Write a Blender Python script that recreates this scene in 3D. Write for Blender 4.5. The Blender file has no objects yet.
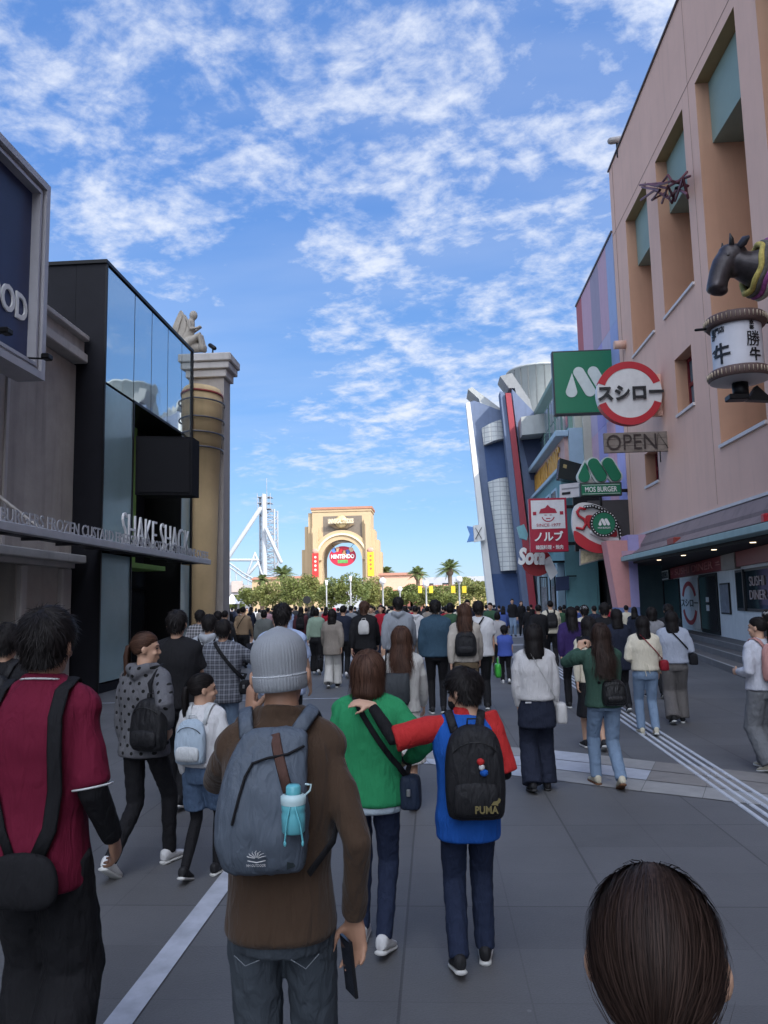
import bpy, math, random
import numpy as np
from mathutils import Vector, Matrix, Euler, noise
random.seed(7)
R = math.radians
SC = bpy.context.scene
COL = SC.collection
# ------------------------------------------------------------------ camera numbers
FPX, RHO, TH, PS, EYE = 769.0, R(1.2), R(6.75), R(3.55), 1.75
_f = Vector((-math.sin(PS)*math.cos(TH), math.cos(PS)*math.cos(TH), math.sin(TH)))
_r = Vector((math.cos(PS), math.sin(PS), 0)); _u = _r.cross(_f)
CR = _r*math.cos(RHO)-_u*math.sin(RHO); CU = _u*math.cos(RHO)+_r*math.sin(RHO); CF = _f
def ray(px, py): return CF+CR*((px-384)/FPX)+CU*((512-py)/FPX)
def at(px, py, **k):
    (a, v), = k.items(); i = 'XYZ'.index(a); d = ray(px, py); o = Vector((0, 0, EYE))
    return o+d*((v-o[i])/d[i])
def on_plane(px, py, p0, n):
    d = ray(px, py); o = Vector((0, 0, EYE)); return o+d*((p0-o).dot(n)/d.dot(n))
# ------------------------------------------------------------------ materials
def nodes_of(m):
    m.use_nodes = True; nt = m.node_tree; nt.nodes.clear(); return nt
def mat(name, col, rough=0.7, metal=0.0, var=0.12, vscale=3.0, bump=0.15, bscale=60.0, spec=0.4, emit=None, estr=1.0,
        coat=0.0, trans=0.0, alpha=1.0, stain=0.0, coords='Object', sheen=0.0):
    m = bpy.data.materials.new(name); nt = nodes_of(m); N = nt.nodes; L = nt.links
    out = N.new('ShaderNodeOutputMaterial'); b = N.new('ShaderNodeBsdfPrincipled')
    L.new(b.outputs[0], out.inputs[0])
    b.inputs['Roughness'].default_value = rough; b.inputs['Metallic'].default_value = metal
    b.inputs['Specular IOR Level'].default_value = spec
    b.inputs['Coat Weight'].default_value = coat; b.inputs['Transmission Weight'].default_value = trans
    b.inputs['Sheen Weight'].default_value = sheen
    c4 = (*col, 1)
    tc = N.new('ShaderNodeTexCoord')
    if var > 0:
        n = N.new('ShaderNodeTexNoise'); n.inputs['Scale'].default_value = vscale; n.inputs['Detail'].default_value = 6
        n.inputs['Roughness'].default_value = .65
        L.new(tc.outputs[coords], n.inputs['Vector'])
        r_ = N.new('ShaderNodeMapRange'); r_.inputs[1].default_value = .25; r_.inputs[2].default_value = .75
        r_.inputs[3].default_value = 1-var; r_.inputs[4].default_value = 1+var; L.new(n.outputs[0], r_.inputs[0])
        mx = N.new('ShaderNodeVectorMath'); mx.operation = 'SCALE'; mx.inputs[0].default_value = col
        L.new(r_.outputs[0], mx.inputs['Scale']); src = mx.outputs[0]
        if stain > 0:
            mp = N.new('ShaderNodeMapping'); mp.inputs['Scale'].default_value = (1.7, 1.7, .12); L.new(tc.outputs[coords], mp.inputs[0])
            n2 = N.new('ShaderNodeTexNoise'); n2.inputs['Scale'].default_value = 2.2; n2.inputs['Detail'].default_value = 8; L.new(mp.outputs[0], n2.inputs['Vector'])
            r2 = N.new('ShaderNodeMapRange'); r2.inputs[1].default_value = .5; r2.inputs[2].default_value = .75; r2.inputs[3].default_value = 1; r2.inputs[4].default_value = 1-stain
            L.new(n2.outputs[0], r2.inputs[0]); m2 = N.new('ShaderNodeVectorMath'); m2.operation = 'SCALE'
            L.new(src, m2.inputs[0]); L.new(r2.outputs[0], m2.inputs['Scale']); src = m2.outputs[0]
        L.new(src, b.inputs['Base Color'])
    else: b.inputs['Base Color'].default_value = c4
    if bump > 0:
        n = N.new('ShaderNodeTexNoise'); n.inputs['Scale'].default_value = bscale; n.inputs['Detail'].default_value = 4
        L.new(tc.outputs[coords], n.inputs['Vector']); bp = N.new('ShaderNodeBump'); bp.inputs['Strength'].default_value = bump
        bp.inputs['Distance'].default_value = .01; L.new(n.outputs[0], bp.inputs['Height']); L.new(bp.outputs[0], b.inputs['Normal'])
    if emit: b.inputs['Emission Color'].default_value = (*emit, 1); b.inputs['Emission Strength'].default_value = estr
    m.diffuse_color = c4
    return m
def srgb(r, g, b):
    f = lambda c: (c/255/12.92) if c/255 <= .04045 else ((c/255+.055)/1.055)**2.4
    return (f(r), f(g), f(b))
_mc = {}
def M(name, *a, **k):
    if name not in _mc: _mc[name] = mat(name, *a, **k)
    return _mc[name]
# ------------------------------------------------------------------ mesh building
class MB:
    def __init__(s): s.v = []; s.f = []; s.mi = []; s.sm = []; s.m = 0; s.smooth = False
    def add(s, vs, fs, smooth=None):
        o = len(s.v); s.v += [tuple(x) for x in vs]
        for f in fs: s.f.append([i+o for i in f]); s.mi.append(s.m); s.sm.append(s.smooth if smooth is None else smooth)
        return s
    def box(s, x0, x1, y0, y1, z0, z1, bev=0):
        if x0 > x1: x0, x1 = x1, x0
        if y0 > y1: y0, y1 = y1, y0
        if z0 > z1: z0, z1 = z1, z0
        if bev <= 0:
            return s.add([(x0,y0,z0),(x1,y0,z0),(x1,y1,z0),(x0,y1,z0),(x0,y0,z1),(x1,y0,z1),(x1,y1,z1),(x0,y1,z1)],
                     [(0,3,2,1),(4,5,6,7),(0,1,5,4),(1,2,6,5),(2,3,7,6),(3,0,4,7)], False)
        b = bev; vs = []
        for X, sx in ((x0, 1), (x1, -1)):
            for Y, sy in ((y0, 1), (y1, -1)):
                for Z, sz in ((z0, 1), (z1, -1)):
                    vs += [(X, Y+sy*b, Z+sz*b), (X+sx*b, Y, Z+sz*b), (X+sx*b, Y+sy*b, Z)]
        c = Vector(((x0+x1)/2, (y0+y1)/2, (z0+z1)/2)); id = lambda i, j, k, a: ((i*2+j)*2+k)*3+a
        fs = []
        for i in (0, 1):
            fs.append([id(i,0,0,0), id(i,1,0,0), id(i,1,1,0), id(i,0,1,0)])
            fs.append([id(0,i,0,1), id(1,i,0,1), id(1,i,1,1), id(0,i,1,1)])
            fs.append([id(0,0,i,2), id(1,0,i,2), id(1,1,i,2), id(0,1,i,2)])
        for i in (0, 1):
            for j in (0, 1):
                fs.append([id(i,j,0,0), id(i,j,0,1), id(i,j,1,1), id(i,j,1,0)])
                fs.append([id(i,0,j,0), id(i,0,j,2), id(i,1,j,2), id(i,1,j,0)])
                fs.append([id(0,i,j,1), id(0,i,j,2), id(1,i,j,2), id(1,i,j,1)])
                for k in (0, 1): fs.append([id(i,j,k,0), id(i,j,k,1), id(i,j,k,2)])
        out = []
        for f in fs:
            p = [Vector(vs[q]) for q in f]; n = (p[1]-p[0]).cross(p[2]-p[0])
            out.append(f if n.dot(p[0]-c) > 0 else f[::-1])
        return s.add(vs, out, False)
    def quad(s, a, b, c, d): return s.add([a, b, c, d], [(0, 1, 2, 3)], False)
    def prism(s, pts, off):            # planar polygon extruded by vector off
        n = len(pts); off = Vector(off); p = [Vector(q) for q in pts]
        nn = Vector((0,0,0))
        for i in range(n): nn += p[i].cross(p[(i+1) % n])
        if nn.dot(off) > 0: p = p[::-1]
        vs = p+[q+off for q in p]
        fs = [list(range(n)), list(range(2*n-1, n-1, -1))]+[[i, i+n, (i+1) % n+n, (i+1) % n] for i in range(n)]
        return s.add(vs, fs, False)
    def lathe(s, prof, c=(0,0,0), seg=24, axis='Z', a0=0, a1=360):
        vs = []; fs = []; n = len(prof); full = abs(a1-a0) >= 360; ns = seg if full else seg+1
        for i in range(ns):
            a = R(a0+(a1-a0)*i/seg)
            for r_, z in prof:
                p = (r_*math.cos(a), r_*math.sin(a), z)
                if axis == 'Y': p = (p[0], p[2], -p[1])
                if axis == 'X': p = (p[2], p[0], p[1])
                vs.append((p[0]+c[0], p[1]+c[1], p[2]+c[2]))
        for i in range(seg):
            j = (i+1) % ns
            for k in range(n-1): fs.append((i*n+k, j*n+k, j*n+k+1, i*n+k+1))
        return s.add(vs, fs, True)
    def tube(s, pts, rad, seg=10, ref=(0,0,1), cap=True, round_=True):
        P_ = [Vector(p) for p in pts]; Rr = [(q, q) if not isinstance(q, (tuple, list)) else q for q in (rad if isinstance(rad, list) else [rad]*len(P_))]
        if cap and round_:
            d0 = (P_[0]-P_[1]).normalized(); d1 = (P_[-1]-P_[-2]).normalized()
            a, b = Rr[0], Rr[-1]; ea, eb = min(a), min(b)
            P_ = [P_[0]+d0*ea*.9, P_[0]+d0*ea*.6]+P_+[P_[-1]+d1*eb*.6, P_[-1]+d1*eb*.9]
            Rr = [(a[0]*.3, a[1]*.3), (a[0]*.78, a[1]*.78)]+Rr+[(b[0]*.78, b[1]*.78), (b[0]*.3, b[1]*.3)]
        vs = []; n = len(P_); ref = Vector(ref); prev = None
        for i, p in enumerate(P_):
            t = (P_[min(i+1, n-1)]-P_[max(i-1, 0)])
            if t.length < 1e-9: t = Vector((0,0,1))
            t.normalize()
            if prev is None:
                x = ref.cross(t)
                if x.length < 1e-3: x = Vector((1,0,0)).cross(t)
                if x.length < 1e-3: x = Vector((0,1,0))
            else: x = prev-t*prev.dot(t)
            x.normalize(); prev = x; y = t.cross(x)
            for k in range(seg):
                a = 2*math.pi*k/seg; vs.append(p+x*(Rr[i][0]*math.cos(a))+y*(Rr[i][1]*math.sin(a)))
        fs = [(i*seg+k, i*seg+(k+1) % seg, (i+1)*seg+(k+1) % seg, (i+1)*seg+k) for i in range(n-1) for k in range(seg)]
        s.add(vs, fs, True); o = len(s.v)-len(vs)
        if cap:
            s.f.append([o+k for k in range(seg-1, -1, -1)]); s.mi.append(s.m); s.sm.append(False)
            s.f.append([o+(n-1)*seg+k for k in range(seg)]); s.mi.append(s.m); s.sm.append(False)
        return s
    def loft(s, secs, seg=24, cap=True):     # (x,y,z,rx,ry[,power]) stacked mostly in z
        vs = []; n = len(secs)
        for q in secs:
            x, y, z, rx, ry = q[:5]; pw = q[5] if len(q) > 5 else 2.3
            for k in range(seg):
                a = 2*math.pi*k/seg; c, d = math.cos(a), math.sin(a)
                vs.append((x+rx*math.copysign(abs(c)**(2/pw), c), y+ry*math.copysign(abs(d)**(2/pw), d), z))
        up = secs[-1][2] > secs[0][2]
        fs = [(i*seg+k, i*seg+(k+1) % seg, (i+1)*seg+(k+1) % seg, (i+1)*seg+k) for i in range(n-1) for k in range(seg)]
        if cap: fs += [list(range(seg-1, -1, -1)), [(n-1)*seg+k for k in range(seg)]]
        if not up: fs = [tuple(f)[::-1] for f in fs]
        return s.add(vs, fs, True)
    def ell(s, c, r_, seg=16, rings=10, rot=None):
        vs = []; c = Vector(c); M3 = rot.to_matrix() if rot is not None else None
        for i in range(rings+1):
            ph = math.pi*i/rings
            for k in range(seg):
                a = 2*math.pi*k/seg
                p = Vector((r_[0]*math.sin(ph)*math.cos(a), r_[1]*math.sin(ph)*math.sin(a), -r_[2]*math.cos(ph)))
                if M3: p = M3 @ p
                vs.append(c+p)
        fs = [(i*seg+k, i*seg+(k+1) % seg, (i+1)*seg+(k+1) % seg, (i+1)*seg+k) for i in range(rings) for k in range(seg)]
        return s.add(vs, fs, True)
    def build(s, name, m, parent=None, label=None, cat=None, group=None, kind=None, origin=None):
        me = bpy.data.meshes.new(name)
        V = np.array(s.v, dtype=float) if s.v else np.zeros((0, 3))
        if origin is not None: o3 = Vector(origin)
        elif parent is not None: o3 = world_loc(parent)
        else:
            mn, mx_ = V.min(0), V.max(0); o3 = Vector(((mn[0]+mx_[0])/2, (mn[1]+mx_[1])/2, mn[2]))
        V = V-np.array(o3)
        me.from_pydata(V.tolist(), [], s.f)
        for mm in (m if isinstance(m, (list, tuple)) else [m]): me.materials.append(mm)
        me.polygons.foreach_set('material_index', s.mi); me.polygons.foreach_set('use_smooth', s.sm); me.update()
        o = bpy.data.objects.new(name, me); COL.objects.link(o)
        if parent is not None: o.parent = parent; o.location = o3-world_loc(parent)
        else: o.location = o3
        o['_w'] = tuple(o3)
        tag(o, label, cat, group, kind)
        return o
def world_loc(o): return Vector(o['_w']) if '_w' in o else Vector(o.location)
def tag(o, label=None, cat=None, group=None, kind=None):
    if label: o['label'] = label
    if cat: o['category'] = cat
    if group: o['group'] = group
    if kind: o['kind'] = kind
    return o
def thing(name, label, cat, loc=(0,0,0), group=None, rz=0):
    o = bpy.data.objects.new(name, None); COL.objects.link(o); o.location = loc; o.rotation_euler.z = rz; o.empty_display_size = .2
    o['_w'] = tuple(loc); return tag(o, label, cat, group)
def text(name, body, m, org, right, up, w=None, h=None, depth=.02, parent=None, label=None, cat=None, off=0, shear=0, group=None, wchar=1.0):
    cu = bpy.data.curves.new('t', 'FONT'); cu.body = body; cu.size = 1; cu.extrude = .5; cu.offset = off; cu.shear = shear
    cu.resolution_u = 3; cu.space_line = wchar; cu.align_x = 'CENTER' if '\n' in body else 'LEFT'
    to = bpy.data.objects.new('t', cu); COL.objects.link(to)
    me0 = to.to_mesh(); V = np.array([v.co[:] for v in me0.vertices]); F_ = [list(p.vertices) for p in me0.polygons]
    to.to_mesh_clear(); bpy.data.objects.remove(to); bpy.data.curves.remove(cu)
    mn, mx_ = V.min(0), V.max(0); sz = mx_-mn; V = V-mn
    if h is None: h = w*sz[1]/sz[0]
    if w is None: w = h*sz[0]/sz[1]
    right = Vector(right).normalized(); up = Vector(up).normalized(); nn = right.cross(up); org = Vector(org)
    mb = MB(); mb.add([org+right*(x/sz[0]*w)+up*(y/sz[1]*h)+nn*(z*depth) for x, y, z in V], F_, False)
    return mb.build(name, m, parent, label, cat, group)
def holes_wall(mb, X, y0, y1, z0, z1, holes, mi=0):
    """wall sheet on plane X with rectangular holes; faces -X"""
    ys = sorted({y0, y1}|{v for h_ in holes for v in h_[:2]}); zs = sorted({z0, z1}|{v for h_ in holes for v in h_[2:4]})
    for a, b in zip(ys, ys[1:]):
        for c, d in zip(zs, zs[1:]):
            my, mz = (a+b)/2, (c+d)/2
            if any(h_[0] < my < h_[1] and h_[2] < mz < h_[3] for h_ in holes): continue
            mb.quad((X, b, c), (X, a, c), (X, a, d), (X, b, d))
# ------------------------------------------------------------------ camera, light and sky
cam = bpy.data.cameras.new('camera'); co = bpy.data.objects.new('camera', cam); COL.objects.link(co)
cam.sensor_fit = 'HORIZONTAL'; cam.sensor_width = 36; cam.lens = 36*FPX/768; cam.clip_start = .05; cam.clip_end = 6000
co.matrix_world = Matrix(((CR.x, CU.x, -CF.x, 0), (CR.y, CU.y, -CF.y, 0), (CR.z, CU.z, -CF.z, EYE), (0, 0, 0, 1)))
SC.camera = co
SUN_EL, sd = R(37), Vector((.72, -.69, 0)).normalized()
sdir = Vector((sd.x*math.cos(SUN_EL), sd.y*math.cos(SUN_EL), math.sin(SUN_EL)))
sl = bpy.data.lights.new('sun', 'SUN'); sl.energy = 2.6; sl.angle = R(.5); sl.color = (1, .93, .82)
so = bpy.data.objects.new('sun', sl); COL.objects.link(so); so.rotation_euler = sdir.to_track_quat('Z', 'Y').to_euler(); so.location = (30, -30, 60)
w = bpy.data.worlds.new('World'); SC.world = w; w.use_nodes = True; nt = w.node_tree; nt.nodes.clear(); N = nt.nodes; L = nt.links
def nd(t, **k):
    n = N.new(t)
    for a, v in k.items(): setattr(n, a, v)
    return n
def mth(op, a, b=None, c=None, clamp=False):
    n = N.new('ShaderNodeMath'); n.operation = op; n.use_clamp = clamp
    for i, v in enumerate((a, b, c)):
        if v is None: continue
        if isinstance(v, (int, float)): n.inputs[i].default_value = v
        else: L.new(v, n.inputs[i])
    return n.outputs[0]
out = nd('ShaderNodeOutputWorld'); bg = nd('ShaderNodeBackground'); L.new(bg.outputs[0], out.inputs[0])
sky = nd('ShaderNodeTexSky', sky_type='NISHITA'); sky.sun_disc = False; sky.sun_elevation = SUN_EL
sky.sun_rotation = math.atan2(sd.x, sd.y); sky.altitude = 0; sky.air_density = 1.0; sky.dust_density = .3; sky.ozone_density = 1.6
hs = nd('ShaderNodeHueSaturation'); hs.inputs['Saturation'].default_value = 1.18; hs.inputs['Value'].default_value = 1.25; L.new(sky.outputs[0], hs.inputs['Color'])
tc = nd('ShaderNodeTexCoord'); sp = nd('ShaderNodeSeparateXYZ'); L.new(tc.outputs['Generated'], sp.inputs[0])
rp = nd('ShaderNodeValToRGB'); L.new(sp.outputs[2], rp.inputs[0]); e_ = rp.color_ramp.elements
e_[0].position = 0.0; e_[0].color = (1.75,2.95,4.6,1); e_[1].position = 1.0; e_[1].color = (.50,1.2,3.2,1)
for ps_c, cc_ in ((.08,(1.3,2.6,4.6)),(.22,(.92,2.0,4.25)),(.5,(.66,1.50,3.75))): q_ = rp.color_ramp.elements.new(ps_c); q_.color = (*cc_,1)
smix = nd('ShaderNodeMix', data_type='RGBA'); smix.inputs[0].default_value = .8; L.new(hs.outputs[0], smix.inputs[6]); L.new(rp.outputs[0], smix.inputs[7])
zc = mth('ADD', mth('MAXIMUM', sp.outputs[2], 0), .2)
cx = mth('DIVIDE', sp.outputs[0], zc); cy = mth('DIVIDE', sp.outputs[1], zc)
cv = nd('ShaderNodeCombineXYZ'); L.new(cx, cv.inputs[0]); L.new(cy, cv.inputs[1])
def noise_(scale, detail, rough, vec=cv.outputs[0], rot=0, sc=(1,1,1), dist=0, loc=(0,0,0)):
    mp = nd('ShaderNodeMapping'); mp.inputs['Rotation'].default_value = (0, 0, rot); mp.inputs['Scale'].default_value = sc; mp.inputs['Location'].default_value = loc
    L.new(vec, mp.inputs[0]); n = nd('ShaderNodeTexNoise'); n.inputs['Scale'].default_value = scale; n.inputs['Detail'].default_value = detail
    n.inputs['Roughness'].default_value = rough; n.inputs['Distortion'].default_value = dist; L.new(mp.outputs[0], n.inputs['Vector']); return n.outputs[0]
# cover: soft patches of sky where the cloud field is dense or thin
nrm = nd('ShaderNodeVectorMath', operation='NORMALIZE'); L.new(tc.outputs['Generated'], nrm.inputs[0])
cover = None
CB = [(95,170,45,.62),(60,110,38,.5),(35,50,50,.45),(150,40,60,.25),(300,55,95,.32),(330,120,70,.34),(375,215,60,.42),(455,75,60,.2),(185,240,42,.45),(470,170,60,.26),
      (560,135,80,.36),(500,250,70,.34),(610,60,60,.2),(590,200,70,.3),(430,330,70,.3),(360,400,60,.26),(520,320,90,.3),(330,450,60,.34),(260,485,60,.28),(390,420,60,.3),
      (75,225,30,.42),(200,70,50,.12),(330,275,40,.14),(690,-80,160,.25),(120,-120,200,.25),(450,-150,200,.28),(430,250,60,.22),(400,470,60,.14)]
CH = [(215,150,50,-.16),(270,240,50,-.2),(140,380,80,-.16),(240,400,70,-.2),(400,520,80,-.2),(430,130,35,-.12),(290,330,50,-.12),(530,40,45,-.15)]
for px, py, rr, wt in CB+CH:
    d = ray(px, py).normalized(); s_ = math.sin(math.atan(rr/FPX*.9))
    dp = nd('ShaderNodeVectorMath', operation='DOT_PRODUCT'); L.new(nrm.outputs[0], dp.inputs[0]); dp.inputs[1].default_value = d
    e = mth('MULTIPLY', mth('SUBTRACT', dp.outputs['Value'], 1), 1.0/(s_*s_)*1.0)
    g = mth('MULTIPLY', mth('EXPONENT', e), wt)
    cover = g if cover is None else mth('ADD', cover, g)
big = noise_(1.6, 4, .5, rot=R(35), loc=(3, 1, 0))
mid = noise_(5.2, 8, .60, rot=R(35), sc=(1, 1.25, 1), dist=.35, loc=(.3, .2, 0))
fine = noise_(19, 7, .62, rot=R(35), sc=(1, 1.15, 1), dist=.2)
dens = mth('ADD', mth('MULTIPLY', mth('SUBTRACT', mid, .5), 2.6), mth('MULTIPLY', mth('SUBTRACT', fine, .5), 1.5))
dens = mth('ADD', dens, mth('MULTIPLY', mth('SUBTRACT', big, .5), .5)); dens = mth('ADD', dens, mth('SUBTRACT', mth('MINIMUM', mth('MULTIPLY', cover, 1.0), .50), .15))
behind = nd('ShaderNodeMapRange'); behind.inputs[1].default_value = .1; behind.inputs[2].default_value = -.4; behind.inputs[4].default_value = 1.1; L.new(sp.outputs[1], behind.inputs[0]); dens = mth('ADD', dens, behind.outputs[0])  # extra cloud cover added out of view behind the camera, brightens the street
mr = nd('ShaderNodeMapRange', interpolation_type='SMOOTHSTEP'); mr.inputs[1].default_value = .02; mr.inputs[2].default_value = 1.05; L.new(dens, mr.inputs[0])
veil = mth('MULTIPLY', mth('MAXIMUM', mth('ADD', noise_(1.1, 5, .55, rot=R(50), sc=(.5, 1.6, 1), loc=(1,2,0)), -.42), 0), .8)
hz = nd('ShaderNodeMapRange'); hz.inputs[1].default_value = .03; hz.inputs[2].default_value = .22; L.new(sp.outputs[2], hz.inputs[0])
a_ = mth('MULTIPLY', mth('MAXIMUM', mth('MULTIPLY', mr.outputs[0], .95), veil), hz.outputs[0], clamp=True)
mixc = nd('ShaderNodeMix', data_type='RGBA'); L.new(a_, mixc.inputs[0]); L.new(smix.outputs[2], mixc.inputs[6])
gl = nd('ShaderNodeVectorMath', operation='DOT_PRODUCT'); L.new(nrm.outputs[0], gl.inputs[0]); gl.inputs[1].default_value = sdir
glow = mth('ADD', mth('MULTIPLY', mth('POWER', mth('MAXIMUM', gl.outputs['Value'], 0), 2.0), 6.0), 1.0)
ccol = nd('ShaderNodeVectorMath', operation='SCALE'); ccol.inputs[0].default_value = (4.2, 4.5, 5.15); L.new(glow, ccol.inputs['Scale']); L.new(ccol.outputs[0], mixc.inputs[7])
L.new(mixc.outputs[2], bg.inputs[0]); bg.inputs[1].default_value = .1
vs_ = SC.view_settings; SC.display_settings.display_device = 'sRGB'; vs_.view_transform = 'Standard'; vs_.look = 'None'; vs_.gamma = 1; vs_.use_curve_mapping = False; vs_.exposure = 1.03
SC.render.engine = 'CYCLES'; SC.cycles.max_bounces = 6; SC.cycles.diffuse_bounces = 4
w.cycles.sampling_method = 'MANUAL'; w.cycles.sample_map_resolution = 512
# ------------------------------------------------------------------ ground
def paver_mat():
    m = bpy.data.materials.new('street_pavers'); nt = nodes_of(m); N = nt.nodes; L = nt.links
    def mt(op, a, b=None, cl=False):
        n = N.new('ShaderNodeMath'); n.operation = op; n.use_clamp = cl
        for i, v in enumerate((a, b)):
            if v is None: continue
            if isinstance(v, (int, float)): n.inputs[i].default_value = v
            else: L.new(v, n.inputs[i])
        return n.outputs[0]
    out = N.new('ShaderNodeOutputMaterial'); b = N.new('ShaderNodeBsdfPrincipled'); L.new(b.outputs[0], out.inputs[0])
    tc = N.new('ShaderNodeTexCoord'); s = N.new('ShaderNodeSeparateXYZ'); L.new(tc.outputs['Object'], s.inputs[0])
    def joint(c, off, per, wd):
        q = mt('PINGPONG', mt('ADD', c, off), per/2); return mt('LESS_THAN', q, wd)
    jx = joint(s.outputs[0], .2, 1.16, .007); jx2 = joint(s.outputs[0], .2+.58, 1.16, .004)
    jy = joint(s.outputs[1], .16, 1.62, .006); jy2 = joint(s.outputs[1], .16+.54, 1.62, .003); jy3 = joint(s.outputs[1], .16+1.08, 1.62, .003)
    j = mt('MAXIMUM', mt('MAXIMUM', jx, jy), mt('MULTIPLY', mt('MAXIMUM', jx2, mt('MAXIMUM', jy2, jy3)), .45))
    cid = N.new('ShaderNodeCombineXYZ'); L.new(mt('FLOOR', mt('DIVIDE', mt('ADD', s.outputs[0], .2), 1.16)), cid.inputs[0]); L.new(mt('FLOOR', mt('DIVIDE', mt('ADD', s.outputs[1], .16), .54)), cid.inputs[1])
    wn = N.new('ShaderNodeTexWhiteNoise'); L.new(cid.outputs[0], wn.inputs['Vector'])
    n = N.new('ShaderNodeTexNoise'); n.inputs['Scale'].default_value = .55; n.inputs['Detail'].default_value = 9; n.inputs['Roughness'].default_value = .7; L.new(tc.outputs['Object'], n.inputs['Vector'])
    n2 = N.new('ShaderNodeTexNoise'); n2.inputs['Scale'].default_value = 90; n2.inputs['Detail'].default_value = 5; L.new(tc.outputs['Object'], n2.inputs['Vector'])
    v = N.new('ShaderNodeTexVoronoi'); v.inputs['Scale'].default_value = 3.1; L.new(tc.outputs['Object'], v.inputs['Vector'])
    spot = mt('MULTIPLY', mt('LESS_THAN', v.outputs['Distance'], .035), .5)
    k = mt('ADD', mt('MULTIPLY', wn.outputs[0], .16), mt('MULTIPLY', n.outputs[0], .80)); k = mt('ADD', k, mt('MULTIPLY', n2.outputs[0], .28)); k = mt('ADD', k, .40)
    k = mt('ADD', k, spot); k = mt('MULTIPLY', k, mt('SUBTRACT', 1, mt('MULTIPLY', j, .38)))
    sc = N.new('ShaderNodeVectorMath'); sc.operation = 'SCALE'; sc.inputs[0].default_value = (.106, .106, .109); L.new(k, sc.inputs['Scale']); L.new(sc.outputs[0], b.inputs['Base Color'])
    b.inputs['Roughness'].default_value = .62; b.inputs['Specular IOR Level'].default_value = .35
    bp = N.new('ShaderNodeBump'); bp.inputs['Strength'].default_value = .35; bp.inputs['Distance'].default_value = .01
    L.new(mt('SUBTRACT', n2.outputs[0], mt('MULTIPLY', j, 2)), bp.inputs['Height']); L.new(bp.outputs[0], b.inputs['Normal'])
    return m
g = MB(); g.quad((-1500,-600,0), (1500,-600,0), (1500,3000,0), (-1500,3000,0)); g.build('ground', paver_mat(), kind='structure', origin=(0,0,0))
plz = M('plaza_paving', (.34,.31,.27), .8, var=.12, vscale=.4)
g = MB(); g.quad((-120,58,.004), (90,58,.004), (90,175,.004), (-120,175,.004)); g.build('plaza_pavement', plz, kind='structure', origin=(0,58,0))
lt = M('pale_paving', (.27,.275,.285), .65, var=.15, vscale=2.5); 
g = MB()
for (y0, y1, x0, x1) in ((24,26.2,-6.9,4.6), (30.5,31.6,-6,5), (37,41,-12,5.2), (47,49,-20,2.6)): g.quad((x0,y0,.004), (x1,y0,.004), (x1,y1,.004), (x0,y1,.004))
g.build('paving_bands', lt, kind='structure', origin=(0,24,0))
# white painted line and thin cross line
wp = M('white_line_paint', (.42,.44,.49), .6, var=.22, vscale=5, stain=.3)
g = MB(); g.quad((-1.45,1.2,.008), (-1.325,1.2,.008), (-1.305,13.9,.008), (-1.43,13.9,.008)); g.quad((-6.9,14.2,.008), (-1.2,14.55,.008), (-1.2,14.63,.008), (-6.9,14.28,.008))
g.build('painted_line', wp, kind='structure', origin=(-1.4,1,0))
# curved band of pale tiles crossing the street
band = [((-1.3,9.35),(-1.1,8.75)), ((-.8,9.5),(-.58,8.75)), ((-.33,9.60),(-.09,8.62)), ((.22,9.66),(.3,8.35)), ((.76,9.62),(.69,8.06)), ((1.28,9.38),(1.07,7.84)), ((1.8,9.04),(1.45,7.6)), ((2.32,8.66),(1.82,7.36)), ((2.8,8.34),(2.28,7.1)), ((3.25,8.0),(2.74,6.83)),
        ((4.2,7.2),(3.6,6.2)), ((5.2,6.2),(4.5,5.4)), ((6.2,5.0),(5.4,4.3)), ((7.0,3.8),(6.2,3.2))]
tm = [M('band_tile_white', (.42,.44,.48), .55, var=.18, vscale=4), M('band_tile_grey', (.29,.285,.275), .6, var=.14, vscale=6), M('band_tile_brown', (.215,.20,.185), .65, var=.14, vscale=6)]
g = MB(); rr = random.Random(3)
for i in range(len(band)-1):
    (a0, b0), (a1, b1) = band[i], band[i+1]; n = 3
    for k in range(n):
        q = lambda a, b, t: (a[0]+(b[0]-a[0])*t, a[1]+(b[1]-a[1])*t)
        gp = .008; t0, t1 = k/n+gp, (k+1)/n-gp
        p = [q(a0, b0, t1), q(a1, b1, t1), q(a1, b1, t0), q(a0, b0, t0)]
        p[0] = (p[0][0]+.006, p[0][1]); p[3] = (p[3][0]+.006, p[3][1])
        if i < 5: g.m = 0 if rr.random() < .7 else 1
        elif i < 7: g.m = 0 if k == 1 or rr.random() < .2 else 1
        else: g.m = 1 if rr.random() < .45 else 2
        g.quad(*[(x, y, .006) for x, y in p])
g.build('tile_band', tm, kind='structure', origin=(0,9,0))
# guide strip of four raised pale bars
g = MB()
for k in range(4):
    x = k*.095
    for a in range(20):
        y0 = 2.5+a*1.1; y1 = y0+1.08; f0 = lambda y: 2.66-.165+(y-6.9)*.0265+x
        g.add([(f0(y0),y0,.004),(f0(y0)+.042,y0,.004),(f0(y1)+.042,y1,.004),(f0(y1),y1,.004),(f0(y0)+.006,y0,.014),(f0(y0)+.036,y0,.014),(f0(y1)+.036,y1,.014),(f0(y1)+.006,y1,.014)],
              [(4,5,6,7),(0,1,5,4),(1,2,6,5),(2,3,7,6),(3,0,4,7)], False)
g.build('guide_strip', M('guide_strip_white', (.50,.52,.56), .5, var=.2, vscale=8), kind='structure', origin=(2.5,2.5,0))
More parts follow.
